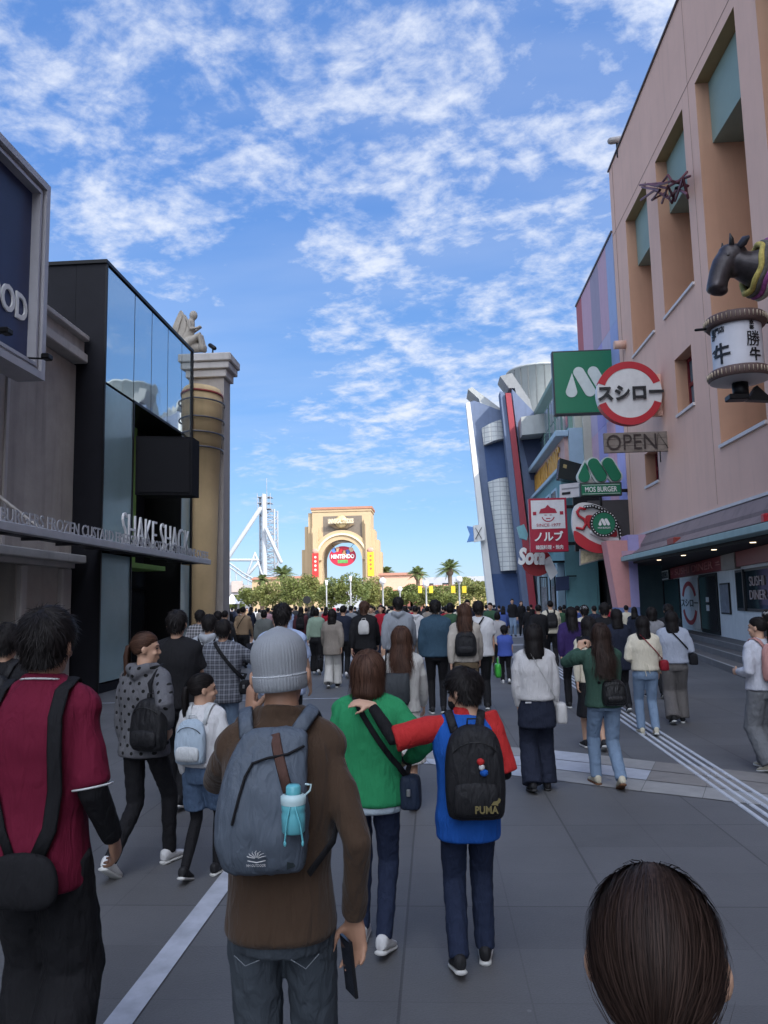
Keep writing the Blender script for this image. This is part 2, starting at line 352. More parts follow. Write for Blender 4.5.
# ------------------------------------------------------------------ left side: grey stucco building
stucco = M('grey_stucco', (.37,.335,.30), .85, var=.16, vscale=1.6, bump=.5, bscale=35, stain=.25)
stuccoL = M('pale_stucco_trim', (.44,.41,.385), .8, var=.1, vscale=2, bump=.3, bscale=40, stain=.2)
dark = M('black_metal_panel', (.012,.012,.016), .6, var=.25, vscale=1.2, bump=.05, spec=.15)
dglass = mat('dark_glass', (.02,.025,.03), .06, var=0, bump=0, spec=.8)
sg = thing('stucco_building', 'grey stucco building with pale cornice at the left edge of the street', 'building', (-7.6,5,0))
b = MB()
for (y0, y1) in ((-25,8.2), (9.7,11.0), (13.6,15.74)): b.box(-14, -7.6, y0, y1, 0, 2.86)
b.box(-14, -8.3, 8.2, 9.7, 0, 2.86); b.box(-14, -8.3, 11.0, 13.6, 0, 2.86)
b.box(-14, -7.6, -25, 15.74, 2.86, 7.0); b.build('wall', stucco, sg)
b = MB(); b.box(-14, -7.32, -25, 15.70, 7.02, 7.22, .02); b.box(-14, -7.42, -25, 15.72, 7.222, 7.5); b.box(-14, -7.28, -25, 15.68, 7.502, 7.62, .02); b.box(-14,-8.9,-25,15.6,7.62,8.6); b.build('cornice', stuccoL, sg)
b = MB(); b.box(-7.598, -7.2, -25, 15.6, 2.70, 2.86, .015); b.box(-7.598, -7.42, -25, 15.55, 2.60, 2.698); b.build('ledge', stuccoL, sg)
b = MB()
for y in (12.15, 13.05): b.box(-7.597, -7.56, y, y+.09, 2.87, 7.0)
b.build('wall_strip', stuccoL, sg)
for y0, y1 in ((10.55,10.97),(13.65,13.85),(15.2,15.6)): b = MB(); b.box(-7.72, -7.5, y0, y1, 0, 2.59, .02); b.build('pilaster', stuccoL, sg)
for (y0, y1) in ((11.0,13.6), (8.2,9.7)):
    fr = MB(); fr.box(-8.298,-8.22,y0+.001,y1-.001,2.5,2.858); fr.box(-8.298,-8.2,y0+.001,y1-.001,1.55,1.65); fr.box(-8.298,-8.2,y0+.05,y0+.13,0,2.49); fr.box(-8.298,-8.2,(y0+y1)/2,(y0+y1)/2+.07,0,2.49); fr.box(-8.298,-8.2,y1-.13,y1-.05,0,2.49)
    wf = fr.build('window', dark, sg); p_ = MB(); p_.quad((-8.27,y1-.05,.02),(-8.27,y0+.05,.02),(-8.27,y0+.05,2.5),(-8.27,y1-.05,2.5)); p_.build('pane', dglass, wf)
# wall lantern
ln = thing('wall_lantern', 'black cage wall lantern beside the dark window under the grey ledge', 'lantern', (-7.45,10.78,2.0))
iron = M('black_iron', (.012,.012,.013), .45, metal=.6, var=.1)
b = MB(); b.box(-7.499,-7.47,10.72,10.86,2.15,2.5); b.tube([(-7.49,10.79,2.42),(-7.36,10.79,2.45),(-7.30,10.79,2.42)], .014, 8); b.build('bracket', iron, ln)
b = MB(); c = (-7.3,10.79)
for z in (2.1,2.25,2.4): b.lathe([(.085,z),(.095,z),(.095,z+.02),(.085,z+.02),(.085,z)], (c[0],c[1],0), 16)
for k in range(8):
    a = k*math.pi/4; b.tube([(c[0]+.09*math.cos(a),c[1]+.09*math.sin(a),2.1),(c[0]+.09*math.cos(a),c[1]+.09*math.sin(a),2.42)], .006, 5)
b.lathe([(0,2.5),(.05,2.48),(.10,2.43),(.10,2.415),(0,2.415)], (c[0],c[1],0), 16); b.lathe([(0,2.03),(.04,2.05),(.07,2.1),(0,2.1)], (c[0],c[1],0), 16); b.build('cage', iron, ln)
b = MB(); b.lathe([(.06,2.12),(.075,2.16),(.075,2.36),(.06,2.4)], (c[0],c[1],0), 16); b.build('glass', M('milky_glass', (.35,.34,.3), .3, var=0, bump=0), ln)
# billboard with silver frame
bb = thing('framed_billboard', 'large dark blue billboard in a moulded silver frame above the grey wall', 'billboard', (-6.9,11,5.74))
silver = M('silver_frame', (.42,.41,.43), .5, metal=.15, var=.1, vscale=1.5, bump=.05, stain=.15)
b = MB(); Y0, Y1, Z0, Z1 = 6.2, 12.72, 5.74, 9.35
for (w0, w1, xx, bv) in ((0,.13,-6.70,.03), (.132,.20,-6.78,.02), (.202,.26,-6.74,.01)):
    b.box(-7.2,xx,Y0+w0,Y1-w0,Z1-w1,Z1-w0-.002,0); b.box(-7.2,xx,Y0+w0,Y1-w0,Z0+w0,Z0+w1,0); b.box(-7.2,xx,Y1-w1,Y1-w0-.002,Z0+w1+.001,Z1-w1-.003,0); b.box(-7.2,xx,Y0+w0,Y0+w1,Z0+w1+.001,Z1-w1-.003,0)
b.build('frame', silver, bb)
b = MB(); b.box(-7.15,-6.9,Y0+.26,Y1-.26,Z0+.26,Z1-.26); b.build('panel', M('night_blue_panel', srgb(34,46,84), .45, var=.25, vscale=.6, bump=.02), bb)
b = MB(); b.box(-7.6,-7.201,7,12.3,6.2,6.5); b.box(-7.6,-7.201,7,12.3,7.3,7.6); b.build('mount', iron, bb)
pz = at(3,330,X=-6.89)
text('lettering', 'FOOD', M('sign_white', (.72,.72,.70), .5, var=.04, bump=0), (-6.898,at(31,327,X=-6.89).y-1.62,at(31,328,X=-6.89).z), (0,1,0), (0,0,1), w=1.45, h=.47, depth=.03, parent=bb, off=.02)
for y in (11.0, 12.25):
    s_ = MB(); s_.tube([(-6.9,y,6.02),(-6.45,y,5.98)], .018, 6); s_.box(-6.5,-6.36,y-.09,y+.09,5.96,6.06,.02); s_.build('spotlight', iron, bb)
# ------------------------------------------------------------------ dark glass building
gb = thing('glass_restaurant_building', 'black panel and blue glass restaurant front standing left of the street', 'building', (-7,18.8,0))
b = MB(); b.box(-14,-8.02,15.8,21.84,0,9.30)
b.box(-8.018,-7.0,15.8,17.40,0,.18); b.box(-8.018,-7.0,20.92,21.84,0,.18)
b.box(-8.018,-7.001,17.42,20.9,6.62,9.2); b.build('core', dark, gb)
b = MB()
for x0, x1 in ((-14,-8.3),(-8.295,-7.66),(-7.655,-7.0)): b.box(x0,x1,15.75,15.798,0,9.3)
b.build('side_panel', dark, gb)
b = MB(); b.box(-14,-6.95,15.70,21.9,9.302,9.38); b.box(-7.0,-6.96,15.75,15.81,0,9.3); b.box(-7.0,-6.95,21.78,21.86,0,9.3); b.build('edge_trim', iron, gb)
fglass = bpy.data.materials.new('sky_blue_glass'); nt_ = nodes_of(fglass); o_ = nt_.nodes.new('ShaderNodeOutputMaterial'); p_ = nt_.nodes.new('ShaderNodeBsdfPrincipled'); nt_.links.new(p_.outputs[0], o_.inputs[0])
p_.inputs['Base Color'].default_value = (.58,.68,.70,1); p_.inputs['Metallic'].default_value = .75; p_.inputs['Roughness'].default_value = .03; p_.inputs['Specular IOR Level'].default_value = .9; p_.inputs['Coat Weight'].default_value = .4
n_ = nt_.nodes.new('ShaderNodeTexNoise'); n_.inputs['Scale'].default_value = .7; t_ = nt_.nodes.new('ShaderNodeTexCoord'); nt_.links.new(t_.outputs['Object'], n_.inputs[0]); q_ = nt_.nodes.new('ShaderNodeBump'); q_.inputs['Strength'].default_value = .25; q_.inputs['Distance'].default_value = .03
nt_.links.new(n_.outputs[0], q_.inputs['Height']); nt_.links.new(q_.outputs[0], p_.inputs['Normal'])
sglass = M('frosted_teal_glass', (.32,.45,.46), .22, metal=.35, var=.12, vscale=.8, bump=.02, bscale=2, spec=.7)
def pane(y0, y1, z0, z1, x=-6.99, n='window', m=fglass, par=gb):
    q = MB(); q.box(x-.03, x, y0+.02, y1-.02, z0+.02, z1-.02); return q.build(n, m, par)
ys = [15.83,17.42,18.55,19.75,20.9,21.78]
for i, (y0, y1) in enumerate(zip(ys, ys[1:])):
    if i in (0, 4):
        for z0, z1 in ((.2,2.95),(2.97,6.62),(6.64,9.28)): pane(y0, y1, z0, z1, m=fglass if z0 > 6 else sglass)
    else: pane(y0, y1, 6.64, 9.28)
b = MB(); b.box(-8.0,-6.965,17.40,17.45,0,6.63); b.box(-8.0,-6.965,20.88,20.93,0,6.63); b.box(-8.0,-6.965,17.40,20.93,6.6,6.66); b.build('opening_frame', iron, gb)
green = M('leaf_green_wall', (.22,.38,.09), .6, var=.1)
b = MB(); b.box(-8.015,-7.9,17.46,20.0,2.85,6.59); b.build('green_wall', green, gb)
b = MB(); b.box(-7.9,-7.15,17.46,20.2,2.72,2.84); b.build('green_soffit', green, gb)
b = MB()
for y in (17.5,18.6,19.7,20.8): b.box(-7.99,-7.9,y,y+.07,0,2.71)
b.box(-7.98,-7.9,17.5,20.87,2.2,2.28); ef = b.build('entrance_door', iron, gb); pp = MB(); pp.quad((-7.95,20.85,.03),(-7.95,17.5,.03),(-7.95,17.5,2.7),(-7.95,20.85,2.7)); pp.build('pane', dglass, ef)
# projecting black box
bx = thing('black_box_sign', 'blank black box sign sticking out of the glass front', 'sign', (-6.4,18,4.4))
b = MB(); b.prism([(-6.99,17.62,4.42),(-5.72,17.95,4.42),(-5.72,18.5,4.42),(-6.99,18.3,4.42)], (0,0,1.42)); b.build('casing', M('black_box', (.012,.012,.014), .85, var=.1, spec=.1), bx)
b = MB(); b.prism([(-6.93,17.612,4.48),(-5.78,17.912,4.48),(-5.785,17.93,4.48),(-6.935,17.63,4.48)], (0,0,1.3)); b.build('face', M('black_box_face', (.014,.014,.016), .8, var=.05, bump=0, spec=.1), bx)
# canopy beam with raised words
cb = thing('lettered_canopy_beam', 'thin pale canopy beam carrying a long row of raised words above the pavement', 'canopy', (-6.3,12,2.95))
pale = M('pale_metal', (.42,.42,.44), .5, metal=.2, var=.1, bump=.03)
b = MB(); b.box(-6.42,-6.27,-10,21.45,2.93,3.07,.01); b.build('beam', pale, cb)
b = MB(); b.box(-7.0,-6.43,-10,21.4,2.985,3.02); 
for y in np.arange(-9,21.4,1.2): b.box(-6.97,-6.43,y,y+.05,2.93,2.98)
b.build('deck', M('deck_dark', (.05,.05,.055), .6), cb)
text('lettering', 'BURGERS FROZEN CUSTARD FRIES SHAKES HOT DOGS BEER WINE COFFEE', pale, (-6.33,10.85,3.071), (0,1,0), (0,0,1), w=10.5, h=.21, depth=.015, parent=cb, off=.003)
b = MB(); b.tube([(-7.58,12.45,3.9),(-6.5,12.45,3.07)], .03, 6); b.tube([(-7.58,8.4,3.9),(-6.5,8.4,3.07)], .03, 6); b.box(-7.599,-7.55,12.25,12.65,2.9,3.95,0); b.build('brace', stuccoL, cb)
sk = text('restaurant_name_letters', 'SHAKE SHACK', M('letter_white', (.80,.80,.80), .45, var=.03, bump=0), (-6.38,at(121,540,X=-6.38).y,3.09), (0,1,0), (0,0,1), w=at(188,550,X=-6.38).y-at(121,540,X=-6.38).y, h=.64, depth=.04, label='tall thin white letters naming the restaurant, standing on the canopy beam', cat='sign lettering', off=-.02)
# ------------------------------------------------------------------ stone block with tan column and angel
sb = thing('stone_tower_block', 'grey stone block with a cornice and a tan drum column beside the glass front', 'building', (-7.2,23.6,0))
b = MB(); b.box(-12,-6.43,23.3,24.05,0,8.95); b.build('shaft', M('stone_block', (.33,.30,.275), .85, var=.12, vscale=1.4, bump=.3, stain=.2), sb)
b = MB(); b.box(-12,-6.33,23.2,24.12,8.952,9.2,.02); b.box(-12,-6.22,23.1,24.2,9.202,9.42,.02); b.box(-12,-6.15,23.02,24.25,9.422,9.68,.03); b.build('cornice', stuccoL, sb)
tan = M('tan_render', (.60,.44,.235), .7, var=.08, vscale=2, bump=.15, stain=.12)
b = MB(); b.lathe([(.70,0),(.74,2),(.80,4.6),(.86,6.6),(.885,6.605),(.895,7.4),(.91,7.41),(.92,8.3),(.86,8.42),(0,8.42)], (-7.3,22.85,0), 40); b.build('drum_column', tan, sb)
b = MB()
for z, rr_ in ((8.22,.94),): b.lathe([(rr_-.03,z-.03),(rr_+.01,z-.03),(rr_+.01,z+.03),(rr_-.03,z+.03)], (-7.3,22.85,0), 40)
b.build('red_ring', M('dull_red', (.25,.04,.03), .5), sb)
b = MB()
for z, r_ in ((7.95,.99),(7.40,.98),(6.95,.96),(6.5,.94)): 
    b.lathe([(r_-.015,z-.02),(r_+.02,z-.02),(r_+.02,z+.02),(r_-.015,z+.02),(r_-.015,z-.02)], (-7.3,22.85,0), 40)
b.build('metal_ring', M('ring_metal', (.12,.12,.13), .4, metal=.7), sb)
cm = thing('rooftop_floodlight', 'small grey floodlight on the cornice beside the stone angel', 'floodlight', (-6.75,23.15,9.68))
b = MB(); b.tube([(-6.75,23.15,9.68),(-6.75,23.15,9.88)], .025, 6); b.build('stand', iron, cm)
b = MB(); b.tube([(-6.85,23.2,9.98),(-6.68,23.1,9.84)], .07, 8); b.build('head', iron, cm)
# ------------------------------------------------------------------ right side: peach building
peach = M('peach_render', (.72,.46,.36), .85, var=.06, vscale=.5, bump=.25, bscale=50, stain=.07)
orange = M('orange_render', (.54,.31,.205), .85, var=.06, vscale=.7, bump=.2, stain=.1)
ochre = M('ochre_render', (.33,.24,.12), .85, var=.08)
white_tr = M('white_flashing', (.62,.58,.57), .6, var=.08)
mint = M('mint_panel', (.25,.33,.285), .6, var=.1, vscale=.8)
pb = thing('peach_building', 'tall peach rendered building with deep window niches on the right of the street', 'building', (8,15,0))
Z1 = 16.58; nA = (18.4,21.33,5.85,Z1); nB = (22.48,25.38,11.03,Z1); nC = (26.58,29.5,11.03,Z1)
nicher = [nA, nB, nC]+[(18.4-4.1*k, 21.33-4.1*k, (5.85 if k % 2 else 11.03), Z1) for k in range(1, 9)]
wD = (23.15,24.75,7.53,9.36); wE = (27.2,28.85,5.82,7.05)
smalls = [wD, wE]+[(23.15-8.2*k, 24.75-8.2*k, 7.53, 9.36) for k in range(1, 0)]
b = MB(); holes_wall(b, 8, -30, 31.6, 4.17, 19.9, nicher+[wD, wE]); b.build('facade', peach, pb)
b = MB(); b.box(8.02,42,31.3,31.6,4.2,19.9); b.box(8.02,42,-30,-29.7,0,19.9); b.box(41.7,42,-29.7,31.3,0,19.9); b.box(8.02,41.7,-29.7,31.3,19.5,19.6); b.build('side_wall', peach, pb)
b = MB(); b.box(7.94,8.3,-30,31.66,19.9,19.97); b.build('parapet_cap', M('parapet_dark', (.10,.08,.08), .6), pb)
b = MB(); b.box(7.985,7.999,31.0,31.02,4.2,19.8)
for z in (10.0, 6.3): b.box(7.992,7.999,-30,18.3 if z > 6 and z < 10.5 else 31,z,z+.02)
for y in (21.9,13.8): b.box(7.993,7.999,y,y+.012,4.3,19.8)
b.box(7.991,7.999,-30,31.5,16.95,16.97); b.build('render_joint', M('joint_brown', (.33,.22,.18), .9), pb)  # darker strips along the render joints
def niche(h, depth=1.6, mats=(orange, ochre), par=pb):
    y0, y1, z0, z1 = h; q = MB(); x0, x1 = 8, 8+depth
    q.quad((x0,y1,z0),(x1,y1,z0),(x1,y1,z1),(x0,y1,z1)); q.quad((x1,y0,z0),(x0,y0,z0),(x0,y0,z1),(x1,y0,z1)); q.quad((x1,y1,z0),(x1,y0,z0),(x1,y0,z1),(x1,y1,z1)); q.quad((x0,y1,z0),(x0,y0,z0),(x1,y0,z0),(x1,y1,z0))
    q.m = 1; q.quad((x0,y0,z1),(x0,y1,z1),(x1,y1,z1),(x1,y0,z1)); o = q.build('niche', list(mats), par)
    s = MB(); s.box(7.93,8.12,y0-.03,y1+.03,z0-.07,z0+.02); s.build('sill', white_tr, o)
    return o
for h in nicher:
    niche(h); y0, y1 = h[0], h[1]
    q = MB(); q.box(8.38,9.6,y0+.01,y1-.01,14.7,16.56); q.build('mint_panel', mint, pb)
# glazing in the tall niche
q = MB(); q.box(9.0,9.06,18.41,20.4,5.88,8.9); q.build('glazing', M('grey_glass', (.14,.19,.21), .08, var=.05, bump=0, spec=.8), pb)
q = MB()
for z in (5.9,6.9,7.9,8.9): q.box(8.96,9.1,18.41,20.42,z,z+.06)
for y in (19.4,20.36): q.box(8.955,9.1,y,y+.06,5.88,8.96)
q.build('glazing_bar', white_tr, pb)
redf = M('red_window_frame', (.16,.012,.02), .4, var=.08)
for h in (wD, wE):
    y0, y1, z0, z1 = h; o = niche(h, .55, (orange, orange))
    q = MB(); a, bq = 8.38, 8.46; m_ = (z0+z1)/2+.1
    q.box(a,bq,y0+.01,y0+.12,z0+.02,z1-.01); q.box(a,bq,y1-.12,y1-.01,z0+.02,z1-.01); q.box(a,bq,y0+.12,y1-.12,z1-.12,z1-.01); q.box(a,bq,y0+.12,y1-.12,z0+.02,z0+.13); q.box(a,bq,y0+.12,y1-.12,m_-.12,m_); q.box(a,bq,(y0+y1)/2-.05,(y0+y1)/2+.05,z0+.13,m_-.12)
    wf = q.build('window', redf, pb); g2 = MB(); g2.quad((8.43,y1,z0),(8.43,y0,z0),(8.43,y0,z1),(8.43,y1,z1)); g2.build('pane', M('grey_glass'), wf)
q = MB(); q.tube([(8.0,30.6,11.9),(7.55,30.6,11.9)], .17, 14, round_=False); q.build('drain_spout', peach, pb)
q = MB(); q.box(7.7,7.999,30.1,30.4,9.9,10.2,.03); q.build('wall_fixture', M('fixture_grey', (.3,.28,.27), .5), pb)
# band between facade and canopy, canopy
mauve = M('mauve_band', (.22,.165,.16), .8, var=.12, vscale=1.2, stain=.2)
q = MB(); q.box(7.96,8.05,-30,31.62,4.11,4.19); q.build('base_flashing', white_tr, pb)
q = MB(); q.prism([(8.3,-30,4.11),(8.0,-30,4.11),(7.75,-30,3.72),(7.75,-30,3.62),(7.45,-30,3.40),(7.45,-30,3.28),(8.3,-30,3.28)], (0,59.2,0)); q.build('sloped_band', mauve, pb)
tealL = M('pale_teal_paint', (.27,.38,.37), .6, var=.08, stain=.15)
q = MB(); q.box(7.0,7.46,-30,29.2,3.10,3.27,.015); q.build('canopy_edge', tealL, pb)
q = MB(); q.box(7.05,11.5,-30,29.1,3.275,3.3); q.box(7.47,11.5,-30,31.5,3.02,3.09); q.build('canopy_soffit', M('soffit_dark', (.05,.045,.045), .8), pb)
for k in range(9):
    q = MB(); q.lathe([(0,3.018),(.07,3.018),(.07,3.005),(0,3.005)], (7.7,6+k*2.6,0), 12); q.build('downlight', M('lamp_glow', (.5,.48,.42), .4, bump=0, emit=(1,.8,.55), estr=1.5), pb)
# shop front under canopy
shop = thing('sushi_shop_front', 'white shop front with red fascia set back under the right-hand canopy', 'shop front', (8.8,22.5,0))
A = Vector((8.82,22.5,0)); Bv = Vector((10.2,32.2,0)); sdv = (Bv-A).normalized(); snn = Vector((-sdv.y, sdv.x, 0))   # outward (towards street)
if snn.x > 0: snn = -snn
def S(px, py): p = on_plane(px, py, A, snn); return (p-A).dot(sdv), p.z
def sbox(mb, s0, s1, z0, z1, o0, o1):
    p = [A+sdv*s_+snn*o_ for s_, o_ in ((s0,o0),(s1,o0),(s1,o1),(s0,o1))]
    mb.prism([(q.x,q.y,z0) for q in p], (0,0,z1-z0)); return mb
cream = M('shop_white', (.74,.74,.72), .6, var=.07, stain=.12)
sbox(MB(), -14, 17.2, .45, 3.0, -.3, 0).build('wall', cream, shop)
redp = M('dark_red_fascia', (.26,.022,.03), .4, var=.12); blk = M('black_trim', (.012,.012,.012), .4, var=.05)
def spx(x0, y0, x1, y1, o0, o1, name, m, par=shop):
    (a, t1), (c, b1) = S(x0, y0), S(x1, y1); (_, b0) = S(x0, y1); (_, t2) = S(x1, y0)
    return sbox(MB(), min(a,c), max(a,c), (b0+b1)/2, (t1+t2)/2, o0, o1).build(name, m, par)
s0, _ = S(768,600); fz0, fz1 = 2.55, 3.0
sA = S(673,572)[0]; sB = S(727,572)[0]; sC = S(654,572)[0]; sD = S(741,572)[0]
sbox(MB(), sB, sA, fz0, fz1, .001, .12).build('fascia', redp, shop)
sbox(MB(), -14, sD, fz0+.03, fz1, .001, .12).build('fascia', redp, shop)
sbox(MB(), sD, sB, fz0-.02, fz1, .001, .16).build('fascia_panel', M('beige_panel', (.36,.31,.27), .6), shop)
sbox(MB(), sA, sC, fz0-.02, fz1-.05, .001, .2).build('side_sign', blk, shop)
q = MB(); z_a, z_b = fz0-.01, fz1-.06
for a0, a1, c0, c1 in ((sA+.03,sC-.03,z_a,z_a+.05),(sA+.03,sC-.03,z_b-.05,z_b),(sA+.03,sA+.09,z_a+.05,z_b-.05),(sC-.09,sC-.03,z_a+.05,z_b-.05)): sbox(q, a0, a1, c0, c1, .2, .215)
q.build('sign_border', M('sign_white'), shop)
def stext(body, m, s_left, z, w, h, o=.13, par=shop, name='lettering', off=0):
    p = A+sdv*s_left+snn*o; return text(name, body, m, (p.x,p.y,z), -sdv, (0,0,1), w=w, h=h, depth=.02, parent=par, off=off)
stext('= SUSHI DINER =', M('dull_pink_letters', (.55,.22,.20), .5, bump=0), sA-.25, fz0+.1, (sA-sB)-.5, .26)
stext('SUSHIRO', M('grey_letters', (.3,.3,.3), .5, bump=0), sC-.2, fz0+.1, (sC-sA)-.4, .2, o=.205)
d1 = S(681,600)[0]; d0 = S(652,600)[0]
sbox(MB(), d1, d0, .47, fz0-.03, .001, .03).build('dark_window', dglass, shop)
q = MB()
for t in (0,.5,.97): sbox(q, d1+(d0-d1)*t, d1+(d0-d1)*t+.06, .47, fz0-.03, .03, .07)
q.build('window_frame', blk, shop)
e0, e1 = S(701,600)[0], S(719,600)[0]
dr = sbox(MB(), e1, e0, .47, fz0-.03, .001, .04).build('door', blk, shop)
sbox(MB(), e1+.12, e0-.12, .6, fz0-.12, .041, .05).build('pane', dglass, dr)
sbox(MB(), (e0+e1)/2-.15, (e0+e1)/2+.35, 1.55, 1.72, .051, .056).build('notice', M('notice_white', (.6,.6,.58), .6, bump=0), dr)
sbox(MB(), (e0+e1)/2-.15, (e0+e1)/2+.35, 1.25, 1.45, .051, .056).build('notice', M('notice_white'), dr)
w0, w1 = S(738,600)[0], -6
wz0, wz1 = S(745,611)[1], fz0-.06
wn_ = sbox(MB(), w1, w0, wz0, wz1, .001, .04).build('window', blk, shop); sbox(MB(), w1+.1, w0-.1, wz0+.08, wz1-.07, .041, .046).build('pane', dglass, wn_)
sbox(MB(), w0-1.12, w0-1.0, wz0, wz1, .047, .09).build('mullion', blk, wn_)
q = stext('SUSHI\nDINER', M('window_letters', (.42,.33,.32), .5, bump=0), S(753,600)[0], wz0+.33, 1.6, .62, o=.06, name='window_lettering')
sbox(MB(), -14, 17.2, 0, .45, -.3, .02).build('plinth', M('plinth_grey', (.3,.3,.31), .7), shop)
# banner and poster
bn = thing('white_shop_banner', 'tall white banner with two red arcs and black kana beside the shop door', 'banner', tuple(A+sdv*S(692,628)[0]))
b0, b1 = S(701,600)[0]+.02, S(683,600)[0]; bz0 = .55; bz1 = fz0-.1
sbox(MB(), b0, b1, bz0, bz1, .06, .08).build('cloth', M('banner_white', (.66,.66,.65), .7, bump=0), bn)
def arc_mb(c, right, up, r0, r1, a0, a1, th, n=24, sy=1):
    q = MB(); right = Vector(right).normalized(); up = Vector(up); nn = right.cross(up); pts = []
    for i in range(n+1):
        a = R(a0+(a1-a0)*i/n); pts.append((math.cos(a), math.sin(a)*sy))
    for i in range(n):
        (x0,y0),(x1,y1) = pts[i], pts[i+1]; P4 = [c+right*(x0*r0)+up*(y0*r0), c+right*(x0*r1)+up*(y0*r1), c+right*(x1*r1)+up*(y1*r1), c+right*(x1*r0)+up*(y1*r0)]
        q.prism(P4, nn*th)
    return q
bc = A+sdv*((b0+b1)/2)+snn*.082+Vector((0,0,(bz0+bz1)/2)); bw = (b1-b0)
brightred = M('sign_red', (.42,.018,.028), .45, var=.05, bump=0)
arc_mb(bc+Vector((0,0,.06)), -sdv, (0,0,1), bw*.32, bw*.41, 18, 162, .01, sy=(bz1-bz0)/bw).build('arc', brightred, bn); arc_mb(bc-Vector((0,0,.06)), -sdv, (0,0,1), bw*.32, bw*.41, 198, 342, .01, sy=(bz1-bz0)/bw).build('arc', brightred, bn)
p = A+sdv*(b1-.12)+snn*.083; text('lettering', 'スシロー', M('ink_black', (.012,.012,.014), .5, var=0, bump=0), (p.x,p.y,(bz0+bz1)/2-.14), -sdv, (0,0,1), w=bw-.24, h=.3, depth=.01, parent=bn, off=.02)
ps_ = thing('framed_poster', 'narrow framed grey poster on the white wall left of the shop window', 'poster', tuple(A+sdv*S(726,610)[0]+Vector((0,0,1.1))))
a0, a1 = S(731,600)[0], S(722,600)[0]; z0 = S(726,614)[1]; z1 = S(726,583)[1]
sbox(MB(), a0, a1, z0, z1, .001, .05).build('frame', blk, ps_); sbox(MB(), a0+.05, a1-.05, z0+.05, z1-.05, .05, .055).build('print', M('poster_grey', (.22,.24,.28), .4, var=.5, vscale=5, bump=0), ps_)
# return wall at the far end of the shop, steps
rw = MB(); rw.box(7.6,8.98,31.0,31.3,0,3.0); rw.build('teal_return_wall', M('deep_teal', (.07,.12,.125), .7, var=.12), pb)
st = MB()
for k in range(3):
    sbox(st, -14, 8.6, k*.15 if k else 0, (k+1)*.15, .02 if k == 0 else .02, 1.5-.42*k)
st.m = 0; st_o = st.build('entrance_steps', [M('step_stone', (.15,.14,.135), .8, var=.18, vscale=2)], label='broad dark stone steps leading up to the white shop front', cat='steps')
q = MB()
for k in range(3): sbox(q, -14, 8.6, (k+1)*.15+.001, (k+1)*.15+.006, 1.5-.42*k-.07, 1.5-.42*k-.01)
q.build('step_nosing', M('nosing_pale', (.3,.29,.28), .7), st_o)
# painted pillar between shops
pl = thing('painted_pillar', 'pink and lavender painted pillar with a blue foot right of the teal shop', 'pillar', (7.1,29.9,0))
pink = M('salmon_pink', (.62,.30,.29), .75, var=.07, stain=.1); lav = M('lavender_paint', (.38,.34,.60), .75, var=.07, stain=.08); blu = M('periwinkle_paint', (.16,.22,.44), .7, var=.08)
b = MB(); b.prism([(6.52,29.3,3.9),(6.82,29.3,1.4),(7.30,29.3,1.4),(7.30,29.3,3.9)], (0,.9,0)); b.build('pink_shaft', pink, pl)
b = MB(); b.box(7.302,7.62,29.28,30.2,1.4,3.3); b.build('lavender_side', lav, pl)
b = MB(); b.prism([(6.82,29.3,0),(7.62,29.3,0),(7.62,29.3,1.398),(6.82,29.3,1.398)], (0,.9,0)); b.build('blue_foot', blu, pl)
b = MB(); b.box(7.302,8.3,29.25,30.3,3.302,4.10); b.build('beam', lav, pl); b = MB(); b.box(7.05,8.3,29.22,29.249,3.302,3.50); b.box(7.7,7.99,29.23,29.249,3.5,4.1); b.build('pink_stripe', M('pale_pink', (.52,.33,.42), .75), pl)
# ------------------------------------------------------------------ pastel striped building beyond
pv = thing('pastel_striped_building', 'building clad in pastel pink lavender and blue stripes behind the peach one', 'building', (8,36,0))
b = MB(); b.box(8.12,40,31.7,40.0,4.2,17.2); b.box(13,40,31.7,40,0,4.2); b.build('core', lav, pv)
cols = [(.35,.42,.62),(.55,.36,.44),(.36,.30,.38),(.58,.36,.44),(.46,.13,.14)]; cols2 = [(.33,.38,.62),(.46,.42,.56),(.37,.32,.60),(.52,.43,.56),(.56,.32,.36)]; cols3 = [(.42,.40,.70),(.62,.36,.42),(.40,.36,.62),(.60,.40,.50),(.38,.42,.66)]
yy = [31.7,33.0,34.6,36.4,38.6,40.0]
for i in range(5):
    for (cc, z0, z1) in ((cols, 13.4-.0*i, 17.2), (cols2, 9.6, 13.39), (cols3, 4.2, 9.59)):
        q = MB(); q.box(8.0,8.118,yy[i]+.004,yy[i+1]-.004,z0,z1); q.build('stripe_panel', M('pastel_%.2f_%.2f_%.2f' % cc[i], cc[i], .75, var=.05, bump=.1, stain=.08), pv)
b = MB(); b.box(7.95,8.3,31.7,40.05,17.2,17.3); b.build('parapet_cap', M('parapet_dark'), pv)
b = MB(); b.box(7.95,7.999,33.6,34.2,10.2,11.2); b.build('vent', dark, pv)
b = MB(); b.box(8.2,13,39.6,40,0,3.99); b.box(8.12,13,31.72,40,4.0,4.19); b.box(8.95,13,31.65,39.5,3.02,3.09); b.build('recess', M('shop_dark', (.03,.028,.03), .6), pv)
